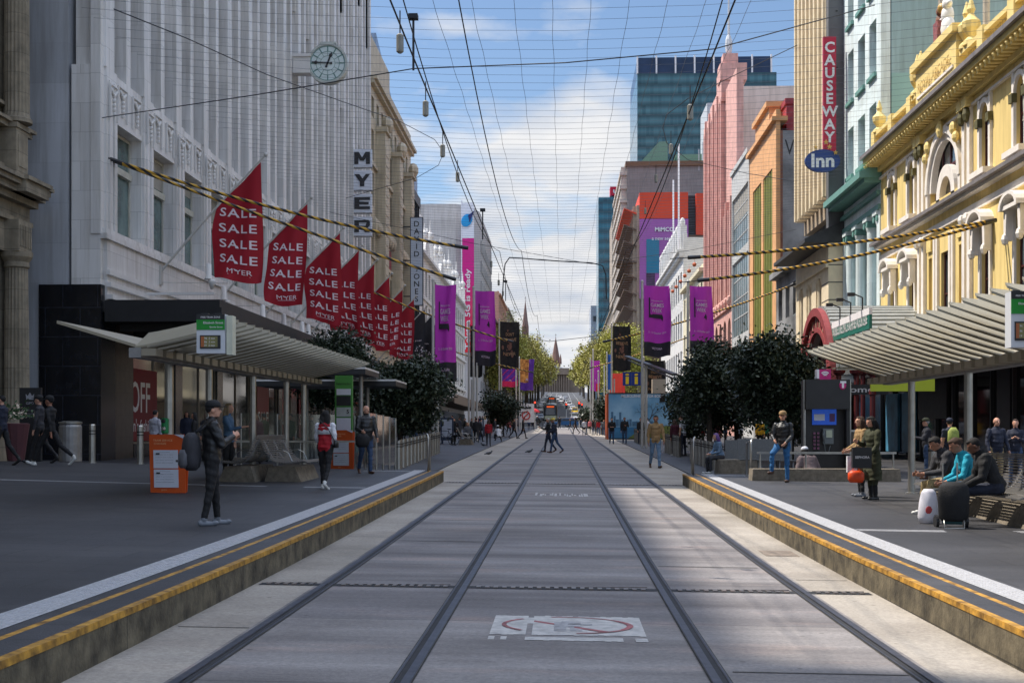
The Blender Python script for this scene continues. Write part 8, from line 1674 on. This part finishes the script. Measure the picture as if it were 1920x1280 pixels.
for sd in (-1, 1): b = MB(); b.tube([(sd*.1, .15, .1), (sd*.1, .17, .9)], .01, 6); b.build('frame_rod', AL, tb2)
# -------- the middle and the distance
person('man in a yellow cap, dark jacket and jeans crossing the tram rails', 1040, 845, 778, 86, CN, CJ, SH_BR, SK2, H_GRY, 'short', 'walk', 1, bulk=1.8, belly=.05, lean=6, stride=17, hat='cap', hatm=CY, armL=(16,8,60,10), armR=(16,8,60,10), Y=60)
person('man half hidden behind the yellow capped man on the rails', 1028, 843, 782, 84, CB, CN, SH_BR, SK, H_GRY, 'short', 'walk', 1, bulk=.6, stride=15, armL=(30,8,80,10), armR=(30,8,80,10), Y=61.2, H=1.68)
far = [(1079, 813, 781, 84, CB, CB, 'bob', 'walk', 'woman in a black coat crossing the far rails'), (1069, 806, 784, 90, CB, CB, 'short', 'walk', 'small dark figure behind the woman in the black coat'), (1049, 803, 780, 10, CB, CCr, 'short', 'stand', 'small dark figure behind the yellow capped man'),
       (964, 822, 783, 262, CB, CB, 'short', 'walk', 'man in black striding right beyond the left poles'), (981, 822, 788, 258, CB, CB, 'bob', 'walk', 'woman in black following the striding man'), (916, 836, 785, 4, CR_, CCr, 'bob', 'walk', 'woman in a red coat walking away on the left'),
       (954, 816, 785, 200, CF, CB, 'bob', 'walk', 'woman in pink among the left crowd'), (944, 818, 784, 90, CB, CB, 'short', 'stand', 'person in black among the left crowd'), (928, 822, 783, 270, CCr, CJ, 'short', 'stand', 'person in charcoal among the left crowd'), (992, 806, 784, 180, CJ, CN, 'short', 'stand', 'person in blue at the end of the left crowd'), (999, 806, 785, 170, CB, CN, 'short', 'stand', 'person in black at the end of the left crowd'),
       (884, 826, 783, 250, CB, CJl, 'short', 'stand', 'person in a black coat and pale jeans by the left poster frame'), (872, 824, 784, 120, CB, CB, 'short', 'stand', 'dark figure before the left shops'), (862, 822, 785, 60, CN, CB, 'short', 'stand', 'navy figure before the left shops'), (901, 828, 786, 300, CCr, CB, 'short', 'walk', 'charcoal figure beside the grey pole'), (936, 812, 782, 30, CM, CB, 'bob', 'stand', 'maroon figure deep in the left crowd'), (970, 808, 783, 200, CG, CB, 'short', 'stand', 'grey figure deep in the left crowd'), (1089, 803, 784, 200, CN, CB, 'short', 'stand', 'navy figure at the far right crossing'), (852, 828, 786, 160, CB, CB, 'short', 'stand', 'dark figure at the left edge of the crowd'), (1064, 800, 783, 300, CCr, CN, 'short', 'walk', 'charcoal figure crossing at the far junction')]
for i, (px, ft, hd, f_, c1, c2, st_, ps, lab) in enumerate(far):
    person(lab, px, ft, hd, f_, c1, c2, SH_B, SK, (H_BLK, H_BRN)[i % 2], st_, ps, 0 if i not in (0, 3, 4, 5) else 1, group='people in the distance along the mall', female=(st_ == 'bob'), stride=20)
rc_ = random.Random(31); crowd_c = (CB, CCr, CN, CF, CM, CW, CT_, CR_, CJ, CO); crowd_n = ('black', 'charcoal', 'navy', 'pink', 'maroon', 'white', 'tan', 'red', 'blue', 'olive'); where = ('by the left shops', 'left of the tall grey poles', 'under the left trees', 'near the black banner')
for i in range(20):
    Yq = 78+i*4.1; xq_ = -5.2-rc_.random()*5.5; c1 = crowd_c[i % 10]
    person('%s clad pedestrian in the left crowd %s, %s' % (crowd_n[i % 10], where[(i*3) % 4], 'nearer one' if i < 10 else 'farther one'), 960, 0, 0, rc_.choice((10, 90, 180, 265, 200)), c1, (CB, CJ)[i % 2], SH_B, SK, (H_BLK, H_BRN, H_BLD)[i % 3], ('short', 'bob')[i % 2], ('walk', 'stand')[i % 2], 0, group='people in the distance along the mall', Y=Yq, X=xq_, H=1.6+.02*(i % 8), female=bool(i % 2), stride=20)
person('person in a white hooded top crouching on the left pavement', 936, 828, 802, 20, CW, CB, SH_B, SK, H_BLK, 'hood', 'crouch', 1, lean=30, Y=None, H=1.68, armL=(60,10,30,20), armR=(60,10,30,20), hat='beanie', hatm=CW)
person('person in black sitting on the far left bench', 862, 832, 792, 70, CB, CB, SH_B, SK, H_BLK, 'bob', 'sit', 0, Y=73, X=X_of(862, 73), H=1.7, z=PV(-6, 73), lean=10)
person('person in grey sitting on the far left bench', 874, 832, 792, 200, CG, CB, SH_B, SK, H_BLD, 'bob', 'sit', 0, Y=75, X=X_of(876, 75), H=1.7, z=PV(-6, 75), lean=10)
# -------- cyclist and bicycles
def bicycle(X, Y, g, rz, label, tone=BK):
    o = thing('bicycle', label, 'bicycle', (X, Y, g), rz, 'bicycles')
    for s_ in (-.5, .5):
        w_ = MB(); n = 24
        w_.tube([(0, s_+.33*math.cos(2*math.pi*i/n), .34+.33*math.sin(2*math.pi*i/n)) for i in range(n+1)], .018, 5, cap=False)
        for i in range(8): t = math.pi*i/8; w_.tube([(0, s_-.32*math.cos(t), .34-.32*math.sin(t)), (0, s_+.32*math.cos(t), .34+.32*math.sin(t))], .003, 3)
        w_.build('wheel', BK, o)
    b = MB()
    for p, q in (((0,-.5,.34),(0,-.1,.32)), ((0,-.1,.32),(0,-.22,.85)), ((0,-.22,.8),(0,.35,.82)), ((0,-.1,.32),(0,.35,.78)), ((0,.34,.9),(0,.5,.34)), ((0,-.5,.34),(0,-.2,.76))): b.tube([p, q], .018, 6)
    b.build('frame', tone, o); b = MB(); b.tube([(-.25,.3,.98), (0,.36,.95), (.25,.3,.98)], .014, 6); b.build('handlebar', BK, o); b = MB(); b.ball((0,-.24,.9), (.07,.14,.035), 8, 5); b.build('saddle', BK, o); return o
Yc = 150; Xc = X_of(1014, Yc); bicycle(Xc, Yc, G(Xc, Yc), rad(75), 'bicycle ridden by the cyclist on the far left rails')
person('cyclist in a black and white top bending over the handlebars', 1014, 800, 776, 75, CB, CB, SH_W, SK, H_BLK, 'short', 'sit', 0, Y=Yc, X=Xc, H=1.75, z=G(Xc, Yc)+.35, lean=42, armL=(50,8,10,0), armR=(50,8,10,0), legL=(70, 90, 3), legR=(40, 50, 3), hat='cap', hatm=CW)
bicycle(X_of(835, 70), 70, PV(-6.5, 70), rad(70), 'dark bicycle parked by the left poster frame')
# -------- pigeons
def pigeon(px, py, rz, label):
    Y = 12.0
    while HZ-F*((G(X_of(px, Y), Y) if abs(X_of(px, Y)) < 3.9 else PV(X_of(px, Y), Y))-CZ)/(Y*cs) > py: Y += .1
    X = X_of(px, Y); g = G(X, Y) if abs(X) < 3.9 else PV(X, Y); o = thing('pigeon', label, 'pigeon', (X, Y, g), rz, 'pigeons on the mall')
    b = MB(); b.ball((0, 0, .13), (.055, .12, .06), 10, 7, 0, Rx(.25)); b.ball((0, .12, .21), (.028, .035, .03), 8, 6); b.tube([(0, .07, .15), (0, .11, .2)], [.04, .026], 8); b.tube([(0, .15, .205), (0, .178, .2)], [.009, .003], 5); b.tube([(0, -.08, .12), (0, -.21, .09)], [.04, .02], 6)
    for s_ in (-1, 1): b.tube([(s_*.02, .0, .09), (s_*.02, .01, .0), (s_*.02, .04, .0)], .006, 4)
    b.build('body', mat('pigeon_grey', (.05,.055,.065), .6, 0, .4, 20), o, True); evalmesh(o.children[0], .008, 1)
    for s_ in (-1, 1): b = MB(); b.ball((s_*.045, -.03, .14), (.016, .11, .04), 8, 5, 0, Rx(.2)); b.build('wing', mat('pigeon_wing', (.10,.105,.12), .6, 0, .5, 30), o, True)
pigeon(917, 855, rad(-70), 'dark pigeon nearest on the left pavement edge'); pigeon(993, 851, rad(-80), 'dark pigeon between the left tram rails'); pigeon(906, 838, rad(60), 'dark pigeon by the red coated woman')
# ================================================================== VEHICLES
CARG = mat('car_glass', (.03,.035,.04), .1, 0, 0); TYR = mat('tyre', (.015,.015,.015), .8); RIM = mat('rim', (.4,.4,.42), .3, .8)
def car(X, Y, g, rz, col, label, kind=0, pitch=0.):
    o = thing('car', label, 'car', (X, Y, g), rz, 'cars on the street beyond the mall'); o.rotation_euler.x = 0; pm_ = mat('car_paint_'+col[0], lin(col[1]), .3, .2, .03)
    h = .0 if kind == 0 else .35; out_ = [(-2.15, .35), (-2.2, .62), (-2.1, .86), (-1.55, .95), (1.0, .98), (1.95, .82), (2.15, .62), (2.15, .35)]
    b = MB(); b.loft([[(x, y, z*(1 if abs(x) < .8 else .97)) for y, z in out_] for x in (-.86, -.80, 0, .80, .86)]); cb_ = [(-1.75, .93), (-1.25, 1.38+h), (-.1, 1.45+h), (.55, 1.36+h), (1.15, .96)]
    b.loft([[(x*(.96 if z > 1 else 1), y, z) for y, z in cb_] for x in (-.70, .70)], 0); b.build('body', pm_, o)
    b = MB(); b.add([(s_*.62, y, z) for y, z in ((-1.72, 1.0), (-1.30, 1.33+h)) for s_ in (-1, 1)], [(0,1,3,2)]); b.add([(s_*.62, y+.02, z+.02) for y, z in ((1.10, 1.0), (.62, 1.31+h)) for s_ in (-1, 1)], [(0,1,3,2)])
    for s_ in (-1, 1): b.add([(s_*.725, y, z) for y, z in ((-1.5, 1.0), (-1.15, 1.30+h), (.45, 1.30+h), (.95, 1.0))], [(0,1,2,3)])
    b.build('window_glass', CARG, o, fix=False)
    for s_ in (-1, 1):
        for y in (-1.35, 1.35):
            b = MB(); b.tube([(s_*.70, y, .32), (s_*.89, y, .32)], .32, 14); w_ = b.build('wheel', TYR, o); b = MB(); b.tube([(s_*.88, y, .32), (s_*.90, y, .32)], .19, 10); b.build('rim', RIM, w_)
        b = MB(); b.box(s_*.5, s_*.78, -2.22, -2.12, .6, .74); b.build('headlight' if 1 else '', mat('lamp_lens', lin((.9,.88,.8)), .2), o); b = MB(); b.box(s_*.52, s_*.8, 2.08, 2.18, .62, .78); b.build('tail_light', mat('tail_red', lin((.8,.05,.05)), .3), o)
    if kind == 2: b = MB(); b.box(-.3, .3, -.3, -.05, 1.42, 1.56); b.build('taxi_light', PP, o)
    return o
def car_px(px, py, Y, rz, col, label, kind=0): X = X_of(px, Y); car(X, Y, G(X, Y)+.02, rz, col, label, kind)
WHc, SVc, BKc, YLc, BLc, RDc = ('white', (.86,.86,.86)), ('silver', (.6,.62,.65)), ('black', (.06,.06,.07)), ('yellow', (.88,.72,.12)), ('blue', (.16,.36,.55)), ('red', (.6,.1,.1))
car_px(1062, 0, 206, rad(90), BLc, 'blue car turning across the junction'); car_px(1079, 0, 209, rad(88), BKc, 'black car behind the blue one at the junction')
car_px(1012, 0, 262, 0, SVc, 'silver car waiting left of the front tram'); car_px(1078, 0, 262, math.pi, WHc, 'white van like car waiting right of the tram', 1)
for i, (px, Y, c_, kd) in enumerate(((1078, 318, YLc, 2), (1004, 300, BKc, 0), (1012, 330, WHc, 1), (1074, 345, WHc, 0), (1072, 372, SVc, 0), (1067, 398, WHc, 1), (1006, 362, BKc, 1), (1013, 392, WHc, 0), (1064, 430, WHc, 1), (1060, 460, BKc, 0), (1052, 455, WHc, 1), (1018, 430, WHc, 1), (1046, 500, WHc, 1), (1054, 505, WHc, 0), (1022, 480, SVc, 0), (1050, 560, WHc, 0), (1060, 540, SVc, 0), (1026, 540, WHc, 1))):
    car_px(px, 0, Y, 0 if px < 1040 else math.pi, c_, ('yellow taxi', 'black car', 'white van', 'white car', 'silver car', 'tall white van', 'tall black car', 'small white car', 'white minivan', 'small black car', 'white delivery van', 'white people carrier', 'far white van', 'far white car', 'far silver car', 'farthest white car', 'farthest silver car', 'farthest white van')[i]+' on the hill road, %s side' % ('left' if px < 1040 else 'right'), kd)
def tram(px, Y, label, c1):
    X = X_of(px, Y); g = G(X, Y); o = thing('tram', label, 'tram', (X, Y, g), 0, 'trams climbing the hill'); w_ = 1.32
    b = MB(); sec = [(-w_, .35), (-w_, 2.6), (-w_*.9, 3.25), (-w_*.5, 3.42), (w_*.5, 3.42), (w_*.9, 3.25), (w_, 2.6), (w_, .35)]
    b.loft([[(x*sx, y+.45*max(0, (z-1.2)/2), .35+(z-.35)) for x, z in sec] for sx, y in ((.86, 0), (1, .6))]+[[(x, y, z+(y-.6)*.035) for x, z in sec] for y in (8, 16, 24)]); b.build('body', mat('tram_dark', (.03,.035,.04), .3, 0, .1), o)
    b = MB(); b.loft([[(x*sx*1.01, y-.05, z) for x, z in ((-w_, .3), (-w_, 1.05), (w_, 1.05), (w_, .3))] for sx, y in ((.86, 0), (1.01, .6), (1.01, .9))]); b.build('front_panel', mat('tram_'+c1[0], lin(c1[1]), .35, 0, .05), o)
    b = MB(); b.add([(-.95, -.02, 1.25), (.95, -.02, 1.25), (.8, .35, 2.6), (-.8, .35, 2.6)], [(0,1,2,3)]); b.build('windscreen', CARG, o, fix=False)
    b = MB(); b.box(-.75, .75, .3, .4, 2.75, 3.05); b.build('destination_display', mat('display_amber', lin((.85,.35,.12)), .5, emit=lin((.9,.35,.1)), estr=.5), o)
    for s_ in (-1, 1): b = MB(); b.box(s_*.75, s_*1.0, -.1, 0, .7, .9); b.build('headlight', MATS['lamp_lens'], o)
    b = MB(); b.tube([(0, 8, 3.5), (0, 7, 4.6), (0, 8, 5.3)], .05, 5); b.build('pantograph', BK, o)
tram(1032, 262, 'dark fronted tram with an amber display, nearer of two', ('cream', (.80,.80,.66))); tram(1034.5, 380, 'green fronted tram higher up the hill', ('green', (.25,.60,.40)))
# umbrella and traffic lights at the junction
for i, px in enumerate((994, 1000)):
    Y = 188+i*4; X = X_of(px, Y); o = thing('umbrella', 'open red umbrella at the left corner of the junction, %s' % ('left one' if i == 0 else 'right one'), 'umbrella', (X, Y, PV(X, Y)), 0, 'red umbrellas'); b = MB(); b.lathe((0,0,2.3), [(1.0, 0), (.8, .3), (.4, .5), (.05, .6)], 8); b.build('canopy', mat('umbrella_red', lin((.85,.12,.12)), .6), o); b = MB(); b.tube([(0,0,0), (0,0,2.9)], .03, 6); b.build('pole', PW, o)
for i, (px, Y) in enumerate(((1086, 196), (1091, 232), (1003, 196), (1062, 232))):
    X = X_of(px, Y); o = thing('traffic_light', 'traffic light %s of the junction' % ('at the near right corner', 'at the far right corner', 'at the near left corner', 'on the centre island')[i], 'traffic light', (X, Y, G(X, Y)), 0, 'traffic lights at the junction'); b = MB(); b.tube([(0,0,0), (0,0,3.9)], .07, 6); b.build('pole', PW, o); b = MB(); b.box(-.2, .2, -.15, .15, 3.0, 4.0); b.build('signal_head', BK, o); b = MB(); b.ball((0, -.17, 3.82), (.13, .05, .13), 8, 5); b.build('red_lamp', mat('lamp_red', lin((.9,.1,.05)), .4, emit=(1,.05,.02), estr=2), o)
for o in C.objects:
    if '_k' in o: del o['_k']
